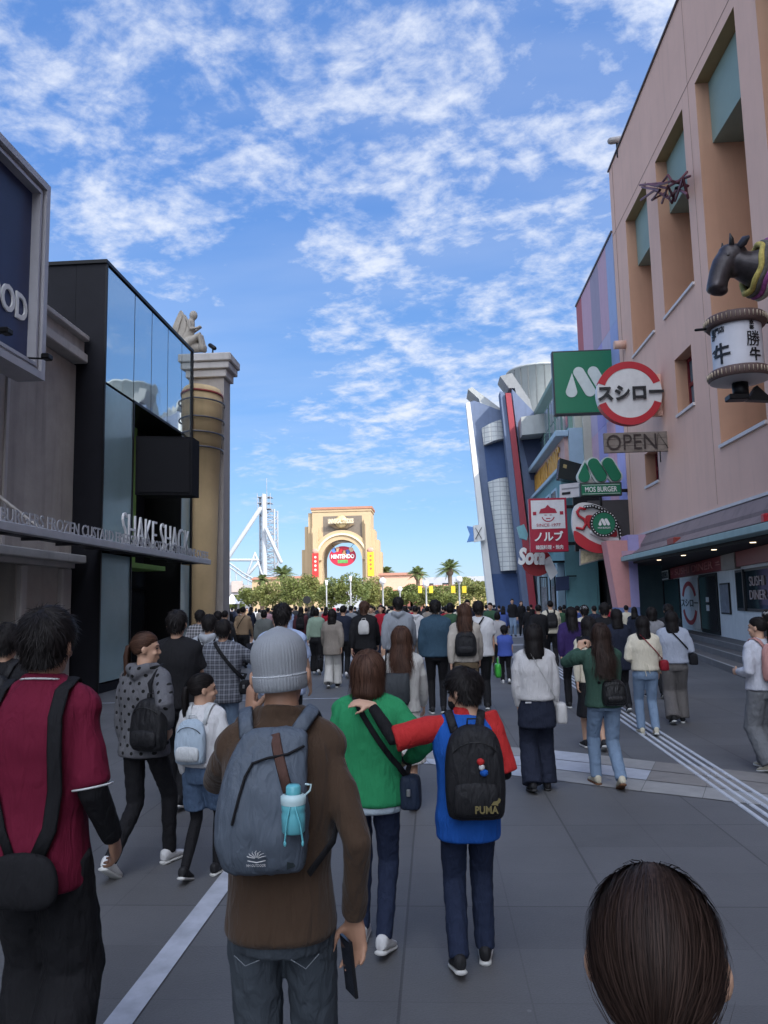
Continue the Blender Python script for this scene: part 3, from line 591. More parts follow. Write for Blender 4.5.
# ------------------------------------------------------------------ teal shop building
teal = M('teal_render', (.115,.26,.28), .7, var=.09, stain=.12); tealW = M('sea_green', (.17,.29,.25), .6, var=.1); creamw = M('cream_render', (.50,.50,.42), .75, var=.07, stain=.1)
tb = thing('teal_shop_building', 'teal two storey shop building with green windows before the blue tower', 'building', (7,44,0))
b = MB(); b.box(6.42,12,38.2,50.5,3.6,8.2); b.box(6.42,7.9,38.0,38.19,0,8.2); b.box(9,12,38.2,50.5,0,3.6); b.build('wall', teal, tb)
b = MB(); b.box(6.91,7.6,38.0,38.19,8.21,10.2); b.build('side_fascia', M('pale_blue_paint', (.33,.46,.55), .6, var=.08), tb)
b = MB(); b.box(7.61,8.1,37.9,38.1,7.3,12); b.build('cream_pier', creamw, tb)
b = MB(); b.box(6.9,12,38.2,50.5,8.2,9.9); b.build('fascia_core', creamw, tb)
b = MB(); b.box(6.25,6.9,38.0,50.6,9.80,10.1,.03); b.box(6.25,6.9,38.0,50.6,8.0,8.22,.03); b.build('fascia_rail', M('pale_blue_paint', (.33,.46,.55), .6, var=.08), tb)
b = MB(); b.box(6.7,6.9,38.2,50.5,8.22,9.8); b.build('fascia_board', M('fascia_pink', (.50,.33,.30), .7), tb)
b = MB(); b.box(7.3,12,38.4,49.5,10.1,13.6); b.build('upper_wall', creamw, tb)
b = MB(); b.box(6.8,12,38.3,49.6,13.6,13.85); b.prism([(6.8,38.3,13.6),(7.3,38.3,13.6),(7.3,38.3,13.0)], (0,11.2,0)); b.build('eaves', tealW, tb)
for k in range(5):
    y = 38.9+k*2.1; q = MB(); q.box(7.1,7.3,y,y+1.7,10.3,13.3); wf = q.build('window', tealW, tb); q = MB()
    for a in (0,1): 
        q.box(7.07,7.10,y+.12+a*.8,y+.78+a*.8,10.5,11.7); q.box(7.07,7.10,y+.12+a*.8,y+.78+a*.8,11.8,13.1)
    q.build('pane', M('grey_glass'), wf)
for k in range(5):
    y = 39.2+k*2.2; q = MB(); q.box(6.34,6.42,y,y+1.5,4.3,7.4); wf = q.build('window', M('pale_blue_paint'), tb); q = MB(); q.box(6.31,6.34,y+.12,y+1.38,4.45,7.25); q.build('pane', dglass, wf)
for y in (40.6,43.2,45.8,48.4,50.3):
    q = MB(); q.box(6.42,6.8,y,y+.35,0,3.6); q.build('column', M('pale_blue_paint'), tb)
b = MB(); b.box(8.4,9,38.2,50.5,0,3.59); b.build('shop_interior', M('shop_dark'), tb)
for k in range(5):
    q = MB(); q.box(8.36,8.4,40.8+k*2,41.9+k*2,.3,2.6); q.build('shop_window', dglass, tb)
b = MB(); b.box(7.92,8.0,38.0,40,0,4); b.build('side_trim', teal, tb)
text('fascia_lettering', 'MARUKAWA DINING', M('orange_letters', (.62,.33,.06), .5, bump=0), (6.66,50.0,8.35), (0,-1,0), (0,0,1), w=10.6, h=1.25, depth=.05, parent=tb, off=.03)
# ------------------------------------------------------------------ blue tower
bt = thing('blue_tower_building', 'leaning blue tower with white tiled bays and a red fin', 'building', (4,52,0))
blue = M('slate_blue', (.115,.155,.25), .65, var=.08, stain=.14); blueD = M('deep_blue', (.035,.075,.19), .6, var=.1); red = M('fin_red', (.27,.035,.05), .55, var=.08)
whit = M('white_edge', (.72,.72,.70), .6, var=.05); greyc = M('grey_cladding', (.36,.38,.38), .65, var=.08, stain=.15)
def tile_mat():
    m = bpy.data.materials.new('white_tiles'); nt = nodes_of(m); N = nt.nodes; L = nt.links; o = N.new('ShaderNodeOutputMaterial'); p = N.new('ShaderNodeBsdfPrincipled'); L.new(p.outputs[0], o.inputs[0])
    t = N.new('ShaderNodeTexCoord'); mp = N.new('ShaderNodeMapping'); mp.inputs['Rotation'].default_value = (R(90), 0, 0); L.new(t.outputs['Object'], mp.inputs[0])
    br = N.new('ShaderNodeTexBrick'); br.offset = 0; br.inputs['Scale'].default_value = 1; br.inputs['Brick Width'].default_value = .42; br.inputs['Row Height'].default_value = .3; br.inputs['Mortar Size'].default_value = .02
    br.inputs['Color1'].default_value = (.58,.60,.58,1); br.inputs['Color2'].default_value = (.52,.54,.53,1); br.inputs['Mortar'].default_value = (.28,.30,.32,1); L.new(mp.outputs[0], br.inputs[0]); L.new(br.outputs[0], p.inputs['Base Color']); p.inputs['Roughness'].default_value = .5
    return m
tiles = tile_mat()
def pprism(pts, Y, dy, name, m, par=bt):
    P_ = [at(x, y, Y=Y) for x, y in pts]; q = MB(); q.prism(P_, (0, dy, 0)); return q.build(name, m, par)
pprism([(466,403),(470,402),(496,612),(489,612)], 49.5, .9, 'edge_fin', whit)
pprism([(470,402),(474,400.5),(505,412),(506,420),(516,560),(518,618),(496,616)], 49.9, 5, 'blue_wall', blue)
pprism([(491,574),(526,573),(532,616),(497,616)], 49.86, .03, 'blue_foot', blueD)
def bay(px0, px1, top0, top1, bot0, bot1, Y, name, m, bulge=1.4):
    n = 8; q = MB(); V = []
    for i in range(n+1):
        t = i/n; x = px0[0]+(px1[0]-px0[0])*t; xb = px0[1]+(px1[1]-px0[1])*t; d = bulge*math.sin(t*math.pi)
        V.append(at(x, top0+(top1-top0)*t, Y=Y)+Vector((0,-d,0))); V.append(at(xb, bot0+(bot1-bot0)*t, Y=Y)+Vector((0,-d,0)))
    F_ = [(2*i, 2*i+1, 2*i+3, 2*i+2) for i in range(n)]; k = len(V); V += [v+Vector((0,1.6,0)) if 0 else Vector((v.x, Y+.3, v.z)) for v in V[:]]
    F_ += [(2*i+1, k+2*i+1, k+2*i+3, 2*i+3) for i in range(n)]+[(2*i, 2*i+2, k+2*i+2, k+2*i) for i in range(n)]+[(0, k, k+1, 1), (2*n, 2*n+1, k+2*n+1, k+2*n)]
    q.add(V, F_, False); return q.build(name, m, bt)
bay((482,484), (505,507), 428, 419, 445, 438, 49.5, 'tiled_balcony', tiles, .5)
bay((488,501), (510,519), 482, 477, 571, 570, 49.5, 'tiled_bay', tiles, .5)
# flat dark sheet on the upper blue wall, painted as shade in a recess
pprism([(484,447),(507,440),(512,478),(488,484)], 49.88, .015, 'painted_recess_shade', blueD)
pprism([(500,391),(504.5,392.5),(533,618),(524,618)], 48.4, 1.2, 'blue_fin', blue)
pprism([(505.5,393),(511,393),(538,618),(531,618)], 48.2, 2.2, 'red_fin', red)
pprism([(512,389),(534,412),(536,480),(560,618),(540,618),(513,400)], 49.0, 6, 'blue_wall', blue)
pprism([(521,436),(546,432),(551,478),(531,480)], 48.97, .02, 'painted_recess', M('navy_recess_shade', (.04,.055,.11), .7))  # thin dark sheet on the wall face, stands for shade in a recess
pprism([(521,417),(552,412),(552,432),(522,435)], 47.2, 1.6, 'grey_balcony', greyc)
pprism([(468,389),(472,387),(500,408),(500,415),(480,403),(479,399)], 50.5, 2.5, 'roof_plate', greyc)
pprism([(500,376),(512,373),(530,400),(533,412),(517,398),(515,388),(509,388)], 49.3, 2.0, 'roof_plate', M('grey_plate', (.22,.23,.24), .6))
q = MB(); cz0 = at(520,413,Y=51).z; cz1 = at(530,362,Y=51).z; cxm = at(541,380,Y=53).x
q.lathe([(2.3,cz0-2),(2.3,cz1-.15),(2.36,cz1-.12),(2.36,cz1),(0,cz1)], (cxm,53.5,0), 40); q.build('drum', greyc, bt)
q = MB()
for k in range(12):
    a = R(200+k*14); q.box(cxm+2.3*math.cos(a)-.02, cxm+2.3*math.cos(a)+.02, 53.5+2.3*math.sin(a)-.03, 53.5+2.3*math.sin(a)+.03, cz0-1, cz1-.15)
q.build('drum_seam', M('seam_grey', (.12,.13,.13), .6), bt)
b = MB(); b.box(6.2,22,51,60,0,13.5); b.build('rear_block', blueD, bt)
for z in (5.0,9.0):
    q = MB(); q.box(6.15,6.2,52,58,z,z+1.6); q.build('window', dglass, bt)
# small blue and white sign sticking out left of the tower
fs = thing('round_blue_sign', 'small blue and white sign with a black cross shape left of the blue tower', 'sign', tuple(at(476,534,Y=49.2)))
q = MB(); P_ = [at(x,y,Y=49) for x,y in ((467,526),(473,527),(474,541),(467,542),(470,534))]; q.prism(P_, (0,.35,0)); q.build('blue_end', M('sky_blue', (.12,.28,.62), .5), fs)
q = MB(); P_ = [at(x,y,Y=49) for x,y in ((473.2,525.5),(484,524),(485,540),(474.2,542))]; q.prism(P_, (0,.35,0)); q.build('white_box', M('sign_white'), fs)
q = MB()
for a, c in (((475.5,528),(481.5,538.5)),((481.5,527.5),(475.5,539))):
    p, r__ = at(*a, Y=48.99), at(*c, Y=48.99); q.tube([p, r__], (.06,.02), 6)
q.build('cross', blk, fs)

# hotel tower added out of view behind the peach building to shade the street
ht = thing('shade_tower', 'unseen tower added behind the peach building to shade the street', 'building', (26,-22,0))
b = MB(); b.box(19,34,-52,6,20,66); b.build('wall', M('shade_tower_wall', (.45,.42,.38), .8), ht)
b = MB()
for z in range(24,64,4): b.box(18.96,18.995,-50,4,z,z+1.6)
b.build('window_band', dglass, ht)
# ------------------------------------------------------------------ hanging signs on the right
sgreen = M('sign_green', (.010,.150,.075), .35, var=.05, bump=0); swhite = M('sign_white'); sgold = M('sign_gold', (.35,.27,.10), .5)
FX, UZ = Vector((1,0,0)), Vector((0,0,1))
def px_rect(x0, y0, x1, y1, Y):
    a = at(x0, y0, Y=Y); c = at(x1, y1, Y=Y); a2 = at(x0, y1, Y=Y); c2 = at(x1, y0, Y=Y)
    return (a.x+a2.x)/2, (c.x+c2.x)/2, (a2.z+c.z)/2, (a.z+c2.z)/2
def pill(mb, c, rx, rz, ang, Y, th, n=20):      # rounded bar, facing -Y
    ca, sa = math.cos(ang), math.sin(ang); pts = []
    for i in range(2*n+2):
        if i <= n: a = math.pi*i/n; x, z = rx*math.cos(a), rz-rx+rx*math.sin(a)
        else: a = math.pi*(i-n-1)/n+math.pi; x, z = rx*math.cos(a), -(rz-rx)+rx*math.sin(a)
        pts.append((c[0]+x*ca-z*sa, Y, c[1]+x*sa+z*ca))
    mb.prism(pts, (0, th, 0))
def disc(mb, c, r_, Y, th, n=40, sx=1, sz=1): mb.prism([(c[0]+r_*sx*math.cos(2*math.pi*i/n), Y, c[1]+r_*sz*math.sin(2*math.pi*i/n)) for i in range(n)], (0, th, 0))
def teardrop(mb, c, r_, h, Y, th, lean=0, n=24):
    pts = []
    for i in range(n+1):
        a = R(-200+220*i/n+0); pts.append((c[0]+r_*math.cos(a), Y, c[1]+r_*math.sin(a)))
    pts.append((c[0]+lean, Y, c[1]+h)); mb.prism(pts, (0, th, 0))
def m_logo(x0, x1, z0, z1, Y, th, m, par):
    w_, h_ = x1-x0, z1-z0; q = MB(); r_ = w_*.135
    teardrop(q, (x0+r_*1.02, z0+r_), r_, h_*.62, Y, th, lean=r_*.25)
    pill(q, (x0+w_*.455, z0+h_*.5), r_*.98, h_*.53, R(27), Y-.001, th); pill(q, (x0+w_*.80, z0+h_*.5), r_*.98, h_*.53, R(27), Y, th)
    return q.build('emblem', m, par)
# large green square
x0, x1, z0, z1 = px_rect(553,350,617,414,33)
t = thing('green_square_sign', 'large square green sign with a pale rounded M emblem, highest of the hanging signs', 'sign', ((x0+x1)/2,33,z0))
MB().box(x0, x1, 33, 33.35, z0, z1, .02).build('box', M('sign_edge_dark', (.03,.035,.035), .4), t)
q = MB(); q.box(x0+.07, x1-.07, 32.985, 33.0, z0+.07, z1-.07); q.build('face', sgreen, t)
m_logo(x0+.52, x1-.42, z0+.75, z1-.75, 32.955, .025, M('emblem_pale', (.50,.55,.53), .5, bump=0), t)
MB().box(x1, 8.0, 33.1, 33.25, z0+.5, z0+.7).box(x1, 8.0, 33.1, 33.25, z1-.7, z1-.5).build('bracket', iron, t)
# round red and white sign
cc = at(629.5,393,Y=26); rad = 1.09
t = thing('round_red_sign', 'round white sign with a red ring and black kana lettering beside the peach wall', 'sign', (cc.x,26,cc.z-rad))
q = MB(); disc(q, (cc.x,cc.z), rad, 26, .3, 56); q.build('disc', M('disc_white', (.62,.61,.60), .4, bump=0), t)
q = arc_mb(Vector((cc.x,25.985,cc.z)), (1,0,0), (0,0,1), rad*.79, rad*1.012, 20, 160, -.30, 40); q2 = q.build('red_arc', brightred, t)
q = arc_mb(Vector((cc.x,25.985,cc.z)), (1,0,0), (0,0,1), rad*.79, rad*1.012, 200, 340, -.30, 40); q.build('red_arc', brightred, t)
text('lettering', 'スシロー', M('ink_black'), (cc.x-1.08,25.95,cc.z-.26), FX, UZ, w=2.2, h=.52, depth=.05, parent=t, off=.035)
MB().box(cc.x+.3, 8.0, 26.31, 26.5, cc.z-.75, cc.z+.72).build('mounting_panel', peach, t)
# OPEN board
x0, x1, z0, z1 = px_rect(604,432,669,452,26)
t = thing('open_board_sign', 'weathered plank board reading OPEN below the round red sign', 'sign', ((x0+x1)/2,26,z0))
q = MB()
for k in range(3): q.box(x0, x1, 26, 26.12, z0+(z1-z0)*k/3+.004, z0+(z1-z0)*(k+1)/3-.004, .006)
q.build('board', M('grey_wood', (.20,.165,.14), .8, var=.3, vscale=4), t)
for dz in (0,): text('lettering', 'OPEN', M('rust_dark', (.035,.022,.02), .6, bump=0), (x0+.08,25.985,z0+.09), FX, UZ, w=(x1-x0)-.5, h=(z1-z0)-.16, depth=.02, parent=t, off=-.006)
q = MB(); q.tube([(x1-.42,25.97,z0+.06),(x1-.36,25.96,z1-.05),(x1-.05,25.97,z0+.1)], .010, 5); q.tube([(x1-.3,26.05,z0-.35),(x1-.3,26.05,z0)], .02, 6); q.build('neon_tube', iron, t)
MB().box(x1-.02, 8.0, 26.12, 26.2, z0+.2, z0+.3).build('bracket', iron, t)
# burger sign: cut-out M over a name board
x0, x1, z0, z1 = px_rect(580,482.5,622,496,31.5)
t = thing('green_burger_sign', 'cut-out green M emblem above a green name board hanging low over the street', 'sign', ((x0+x1)/2,31.5,z0))
MB().box(x0, x1, 31.5, 31.75, z0, z1, .015).build('name_board', M('sign_edge_dark'), t); MB().box(x0+.06, x1-.06, 31.485, 31.499, z0+.06, z1-.06).build('name_face', sgreen, t)
q = MB(); 
for a in ((x0+.09,x1-.09,z0+.09,z0+.105),(x0+.09,x1-.09,z1-.105,z1-.09)): q.box(a[0],a[1],31.478,31.484,a[2],a[3])
q.build('border', swhite, t)
text('lettering', 'MOS BURGER', swhite, (x0+.2,31.475,z0+.17), FX, UZ, w=x1-x0-.4, h=z1-z0-.34, depth=.01, parent=t, off=.012)
za = z1+.02; zb = at(600,458,Y=31.5).z
m_logo(x0-.03, x1-.02, za+.02, zb, 31.5, .22, sgreen, t)
q = MB(); w_ = x1-x0+.05; h_ = zb-za; r_ = w_*.135
teardrop(q, (x0+r_*.9, za+.02+r_), r_+.06, h_*.62+.1, 31.6, .2, lean=.06); pill(q, (x0-.03+w_*.44, za+h_*.5), r_+.06, h_*.53+.06, R(27), 31.6, .2); pill(q, (x0-.03+w_*.79, za+h_*.5), r_+.06, h_*.53+.06, R(27), 31.6, .2)
q.build('emblem_back', M('emblem_pale'), t)
q = MB(); q.tube([((x0+x1)/2,31.62,z0),((x0+x1)/2,31.62,z0-.4)], .05, 8); q.box(x1, 8.0, 31.58, 31.68, z0+.15, z0+.28); q.build('post', iron, t)
# dark panel with looping red and white neon S sign
x0, x1, z0, z1 = px_rect(592,498,636,537,31)
t = thing('dark_panel_sign', 'plain dark grey panel behind the curled red sign at the peach corner', 'sign panel', ((x0+x1)/2,31,z0))
MB().box(x0, 8.35, 31.62, 31.69, z0, z1).build('panel', M('panel_dark', (.045,.042,.045), .5), t)
t = thing('curled_red_white_sign', 'curled red and white neon sign shaped like a swoosh with a script S', 'sign', tuple(at(592,560,Y=30.6)))
def pxpoly(pts, Y, th, name, m, par): q = MB(); q.prism([at(x,y,Y=Y) for x,y in pts], (0,th,0)); return q.build(name, m, par)
def smooth(pts, n=4, closed=True):
    out = []; k = len(pts)
    for i in range(k):
        p0, p1, p2, p3 = [pts[(i+j-1) % k] for j in range(4)]
        for s in range(n):
            t_ = s/n; out.append(tuple(.5*((2*p1[a])+(-p0[a]+p2[a])*t_+(2*p0[a]-5*p1[a]+4*p2[a]-p3[a])*t_*t_+(-p0[a]+3*p1[a]-3*p2[a]+p3[a])*t_**3) for a in (0,1)))
    return out
pxpoly(smooth([(574,508),(580,503),(590,503),(602,507),(612,514),(619,524),(622,538),(620,548),(610,552),(598,552),(584,545),(575,536),(572,522)]), 30.5, .22, 'backing', M('sign_white2', (.56,.55,.54), .5, bump=0), t)
pxpoly(smooth([(574,531),(580,533),(590,540),(602,545),(613,544),(611,549),(604,553),(592,552),(580,546),(575,540)]), 30.44, .05, 'red_swoosh', brightred, t)
pxpoly(smooth([(586,516),(596,516),(606,520),(615,528),(617,536),(609,537),(598,532),(588,527)]), 30.44, .05, 'red_patch', brightred, t)
q = MB(); S_ = [(585,509),(580,508),(577,512),(579,516),(584,519),(586,524),(583,529),(577,528)]; q.tube([at(x,y,Y=30.42) for x,y in S_], .055, 8); q.build('script_letter', brightred, t)
q = MB(); q.tube([at(x,y,Y=30.42) for x,y in ((592,532),(600,536),(609,539),(617,540))], .10, 8); q.build('white_stroke', swhite, t)
q = MB(); ring = [(585,507),(593,506),(602,509),(610,514),(616,521),(620,530),(621,540),(619,546)]
q.tube([at(x,y,Y=30.40) for x,y in ring], .07, 8); q.build('bulb_rail', blk, t)
q = MB()
for (a, c) in zip(ring, ring[1:]):
    for s in (0,.33,.66):
        p = at(a[0]+(c[0]-a[0])*s, a[1]+(c[1]-a[1])*s, Y=30.31); q.ell(p, (.03,.03,.03), 6, 4)
q.build('bulbs', swhite, t)
c = at(603,524,Y=30.3); t2 = thing('round_green_sign', 'small round green sign with a beaded white rim in front of the curled red sign', 'sign', (c.x,30.2,c.z-.5))
q = MB(); disc(q, (c.x,c.z), .52, 30.14, .14); q.build('rim', blk, t2); q = MB(); disc(q, (c.x,c.z), .42, 30.12, .02); q.build('face', sgreen, t2)
q = MB()
for k in range(26): a = 2*math.pi*k/26; q.ell((c.x+.47*math.cos(a),30.12,c.z+.47*math.sin(a)), (.026,.026,.026), 6, 4)
q.build('beads', swhite, t2); m_logo(c.x-.21, c.x+.21, c.z-.08, c.z+.2, 30.10, .018, swhite, t2); text('lettering', 'MOS BURGER', swhite, (c.x-.24,30.108,c.z-.2), FX, UZ, w=.48, h=.07, depth=.01, parent=t2)
MB().box(c.x-.05, c.x+.05, 30.28, 30.5, c.z-.1, c.z+.1).build('arm', iron, t2)
# bright-coloured menu panel below
t = thing('bright_menu_panel', 'low bright panel with a photo print under the curled red sign', 'sign panel', tuple(at(590,566,Y=31)))
pxpoly([(580,549),(604,553),(604,559),(580,565.5)], 31.0, .12, 'frame', M('menu_frame', (.3,.28,.26), .5), t); pxpoly([(581,550.5),(603,554),(603,558),(581,564)], 30.98, .02, 'print', M('menu_print', (.5,.42,.26), .5, var=.6, vscale=6, bump=0), t)
# red and white kana sign
x0, x1, z0, z1 = px_rect(529.5,498,567.5,552,36)
t = thing('red_portrait_sign', 'tall red sign with a line-drawn face over white kana lettering', 'sign', ((x0+x1)/2,36,z0))
crim = M('crimson', (.33,.012,.035), .4, var=.05, bump=0); MB().box(x0, x1, 36, 36.3, z0, z1, .015).build('box', crim, t)
zm = z0+(z1-z0)*.43; MB().box(x0+.1, x1-.1, 35.985, 35.999, zm, z1-.1).build('white_panel', M('disc_white'), t)
cx_, cz_ = (x0+x1)/2, zm+.62
q = MB(); q.prism([(cx_-.42,35.97,cz_+.10),(cx_+.42,35.97,cz_+.10),(cx_+.33,35.97,cz_+.30),(cx_+.12,35.97,cz_+.36),(cx_,35.97,cz_+.5),(cx_-.12,35.97,cz_+.36),(cx_-.33,35.97,cz_+.30)], (0,.012,0))
q2 = arc_mb(Vector((cx_,35.982,cz_)), (1,0,0), (0,0,1), .26, .31, 195, 345, -.012, 20); q.add(q2.v, q2.f, False)
for sx in (-1,1): q.box(cx_+sx*.12-.05, cx_+sx*.12+.05, 35.97, 35.982, cz_+.0, cz_+.03); q.box(cx_+sx*.62-.08, cx_+sx*.62+.08, 35.97, 35.982, cz_+.02, cz_+.18)
q.box(cx_-.10, cx_+.10, 35.97, 35.982, cz_-.16, cz_-.12); q.build('face_drawing', crim, t)
text('small_lettering', 'SINCE 1977', crim, (x0+.32,35.975,zm+.10), FX, UZ, w=x1-x0-.64, h=.14, depth=.01, parent=t)
text('lettering', 'ノルブ', swhite, (x0+.2,35.97,z0+.50), FX, UZ, w=x1-x0-.42, h=.46, depth=.02, parent=t, off=.03)
text('small_lettering', '韓国料理・焼肉', swhite, (x0+.25,35.975,z0+.12), FX, UZ, w=x1-x0-.5, h=.2, depth=.01, parent=t, off=.01)
MB().box(x1, 6.9, 36.1, 36.2, z1-.5, z1-.35).box(x1,6.9,36.1,36.2,z0+.3,z0+.45).box(6.6,7.9,36.0,36.25,z0,z1).build('bracket', iron, t)
# tilted dark screen and white card
t = thing('tilted_dark_sign', 'tilted black sign box above the white notice board', 'sign', tuple(at(570,480,Y=37)))
pxpoly([(560,458),(585,465),(582,483),(558,478)], 36.8, .7, 'box', M('black_gloss', (.012,.02,.018), .2), t); pxpoly([(563.5,464),(567,465),(566.5,468.5),(563,467.5)], 36.78, .02, 'mark', M('sign_gold'), t)
MB().box(at(582,470,Y=37).x-.1, 8.0, 37.1, 37.25, at(575,470,Y=37).z-.1, at(575,470,Y=37).z).build('bracket', iron, t)
t = thing('white_notice_board', 'small white notice board with a black bar left of the green name board', 'sign', tuple(at(570,497,Y=37)))
pxpoly([(560,484.5),(581,482),(581,496),(560,499)], 36.7, .15, 'board', M('disc_white'), t); pxpoly([(562,492.5),(570.5,491.5),(570.5,494),(562,495)], 36.68, .02, 'black_bar', blk, t); pxpoly([(562,488.5),(579,486.5),(579,487.7),(562,489.7)], 36.68, .02, 'text_line', M('grey_letters'), t)
MB().box(at(581,490,Y=37).x-.1, 8.0, 36.85, 36.95, at(575,490,Y=37).z-.1, at(575,490,Y=37).z).build('bracket', iron, t)
# script cola-style disc sign
t = thing('script_disc_sign', 'red disc sign with white script lettering and a tilted bottle label hanging low', 'sign', tuple(at(536,590,Y=38)))
q = MB(); c = at(537,562,Y=38); disc(q, (c.x,c.z), .72, 38, .2, sz=.95); q.build('red_disc', M('deep_red', (.28,.015,.02), .45, bump=0), t)
text('lettering', 'Sota.', swhite, tuple(at(518,565,Y=37.75)), (1,0,-.02), UZ, w=1.45, h=.85, depth=.05, parent=t, off=.05, shear=.25)
pxpoly([(544,560),(550,556),(558,573),(551,580),(546,570)], 37.8, .1, 'bottle_label', swhite, t)
q = MB(); c = at(521,531,Y=38); pxpoly([(517,527),(524,524),(528,534),(527,540),(520,538)], 37.9, .3, 'teal_figure', M('aqua', (.16,.36,.40), .5), t); 
MB().box(at(545,560,Y=38).x, 6.6, 38.02, 38.15, c.z-1.6, c.z-1.5).build('bracket', iron, t)
# small dark menu stand things below
t = thing('dark_blue_hanging_board', 'small dark blue square board hanging beside the teal column', 'sign', tuple(at(563,588,Y=37.8)))
pxpoly([(556,577),(569,576),(569,590),(556,591)], 37.7, .08, 'board', M('navy_board', (.02,.035,.09), .5), t); MB().box(at(568,580,Y=37.8).x-.05, 6.9, 37.72, 37.78, at(560,577,Y=37.8).z, at(560,577,Y=37.8).z+.06).build('bracket', iron, t)
for i, (xa, xb) in enumerate(((540,548),(550,556))):
    t = thing('menu_rack', 'dark barred menu rack %s in front of the teal shop' % ('left of the two' if i == 0 else 'right of the two'), 'menu rack', tuple(at((xa+xb)/2,625,Z=0)) if 0 else (at((xa+xb)/2,600,Y=39.5-i).x,39.5-i,0))
    q = MB(); X0 = at(xa,590,Y=39.5-i).x; X1 = at(xb,590,Y=39.5-i).x; yy_ = 39.5-i
    for x in (X0, X1-.05): q.box(x, x+.05, yy_, yy_+.06, 0, 2.9)
    for z in (.5,2.85): q.box(X0, X1, yy_+.001, yy_+.059, z, z+.05)
    for k in range(1,5): xk = X0+(X1-X0)*k/5; q.box(xk-.012, xk+.012, yy_+.02, yy_+.04, .55, 2.85)
    q.build('rack', iron, t); MB().box(X0+.08, X1-.08, yy_-.02, yy_, 1.2, 2.4).build('menu_sheet', M('poster_grey'), t)
# ------------------------------------------------------------------ cow head and lantern on the peach wall
lb = (6.47, 16.0); zt, zb_ = 7.34, 6.37
t = thing('paper_lantern_sign', 'white cylindrical lantern sign with brushed black characters under the cow head', 'lantern sign', (lb[0],lb[1],6.0))
q = MB(); q.lathe([(.49,zb_),(.49,zt)], (lb[0],lb[1],0), 48); q.build('shade', M('lantern_white', (.56,.56,.60), .5, var=.06, bump=.05, stain=.1), t)
dk = M('lantern_wood', (.10,.062,.055), .6, var=.25); 
q = MB(); q.lathe([(0,zt+.20),(.57,zt+.20),(.60,zt+.17),(.60,zt+.02),(.56,zt-.03),(.49,zt-.03)], (lb[0],lb[1],0), 48); q.build('top_rim', dk, t)
q = MB(); q.lathe([(.49,zb_+.03),(.56,zb_+.03),(.60,zb_-.01),(.60,zb_-.15),(.56,zb_-.19),(.46,zb_-.20)], (lb[0],lb[1],0), 48); q.build('bottom_rim', dk, t)
q = MB(); q.lathe([(.58,zb_-.192),(.3,zb_-.23),(0,zb_-.24)], (lb[0],lb[1],0), 40); q.build('bottom_plate', M('lantern_under', (.5,.5,.5), .5), t)
q = MB()
for zc_ in (zt+.095, zb_-.08):
    for k in range(44):
        a = 2*math.pi*(k+.5)/44; wd = .018+.008*((k*7) % 3); q.tube([(lb[0]+.602*math.cos(a),lb[1]+.602*math.sin(a),zc_-.055),(lb[0]+.602*math.cos(a),lb[1]+.602*math.sin(a),zc_+.055)], (wd,.006), 5, cap=True, round_=False, ref=(-math.sin(a),math.cos(a),0))
q.build('rim_characters', M('parchment', (.42,.34,.25), .6, bump=0), t)
def wrap_text(body, ang, zc_, h, w_=None, name='characters', bold=.02):
    """text wrapped on the lantern, centred at angle ang (deg, -90 faces the camera side)"""
    o = text(name, body, M('ink_black'), (0,0,0), (1,0,0), (0,0,1), w=w_, h=h, depth=.012, off=bold)
    import bmesh
    bm_ = bmesh.new(); bm_.from_mesh(o.data); xs_ = [v.co.x for v in bm_.verts]
    for xv in np.arange(min(xs_)+.02, max(xs_), .02): bmesh.ops.bisect_plane(bm_, geom=bm_.verts[:]+bm_.edges[:]+bm_.faces[:], plane_co=(xv,0,0), plane_no=(1,0,0))
    bmesh.ops.triangulate(bm_, faces=bm_.faces[:]); bm_.to_mesh(o.data); bm_.free()
    me = o.data; off = Vector(o.location); co_ = [v.co+off for v in me.vertices]; xm = (min(c.x for c in co_)+max(c.x for c in co_))/2
    for v, c in zip(me.vertices, co_):
        a = R(ang)+(c.x-xm)/.497; rr_ = .497-c.y
        v.co = (rr_*math.cos(a), rr_*math.sin(a), c.z+zc_-6.0-h/2)
    me.update(); o.parent = t; o.location = (0,0,0); o['_w'] = t['_w']
wrap_text('牛', -150, 6.70, .44, .40); wrap_text('勝', -73, 6.93, .32, .30, bold=0); wrap_text('牛', -71, 6.60, .28, .26); wrap_text('専門店', -158, 7.20, .13, .36, bold=.01); wrap_text('京', -76, 7.26, .09, .10, bold=.01); wrap_text('都', -76, 7.16, .09, .10, bold=.01); wrap_text('か', -170, 7.1, .14); wrap_text('つ', -172, 6.75, .14)
q = MB(); 
for z in (7.45, 6.35): q.tube([(lb[0]+.5,lb[1],z),(8.02,lb[1]+.3,z)], .05, 8)
q.tube([(lb[0],lb[1],zb_-.24),(lb[0],lb[1],zb_-.55)], .16, 10, round_=False); q.box(lb[0]-.30,lb[0]+.1,lb[1]-.2,lb[1]+.1,zb_-.62,zb_-.5,.02); q.prism([(lb[0]+.1,lb[1]-.1,zb_-.62),(lb[0]+.62,lb[1]-.1,zb_-.66),(lb[0]+.3,lb[1]-.1,zb_-.32)], (0,.2,0)); q.tube([(lb[0]-.62,lb[1],zt-.02),(lb[0]-.82,lb[1],zt-.03)], .03, 6)
q.box(lb[0]-.25,lb[0]+.2,lb[1]-.25,lb[1]+.1,zt+.2,zt+.3,.02); q.build('bracket', iron, t)
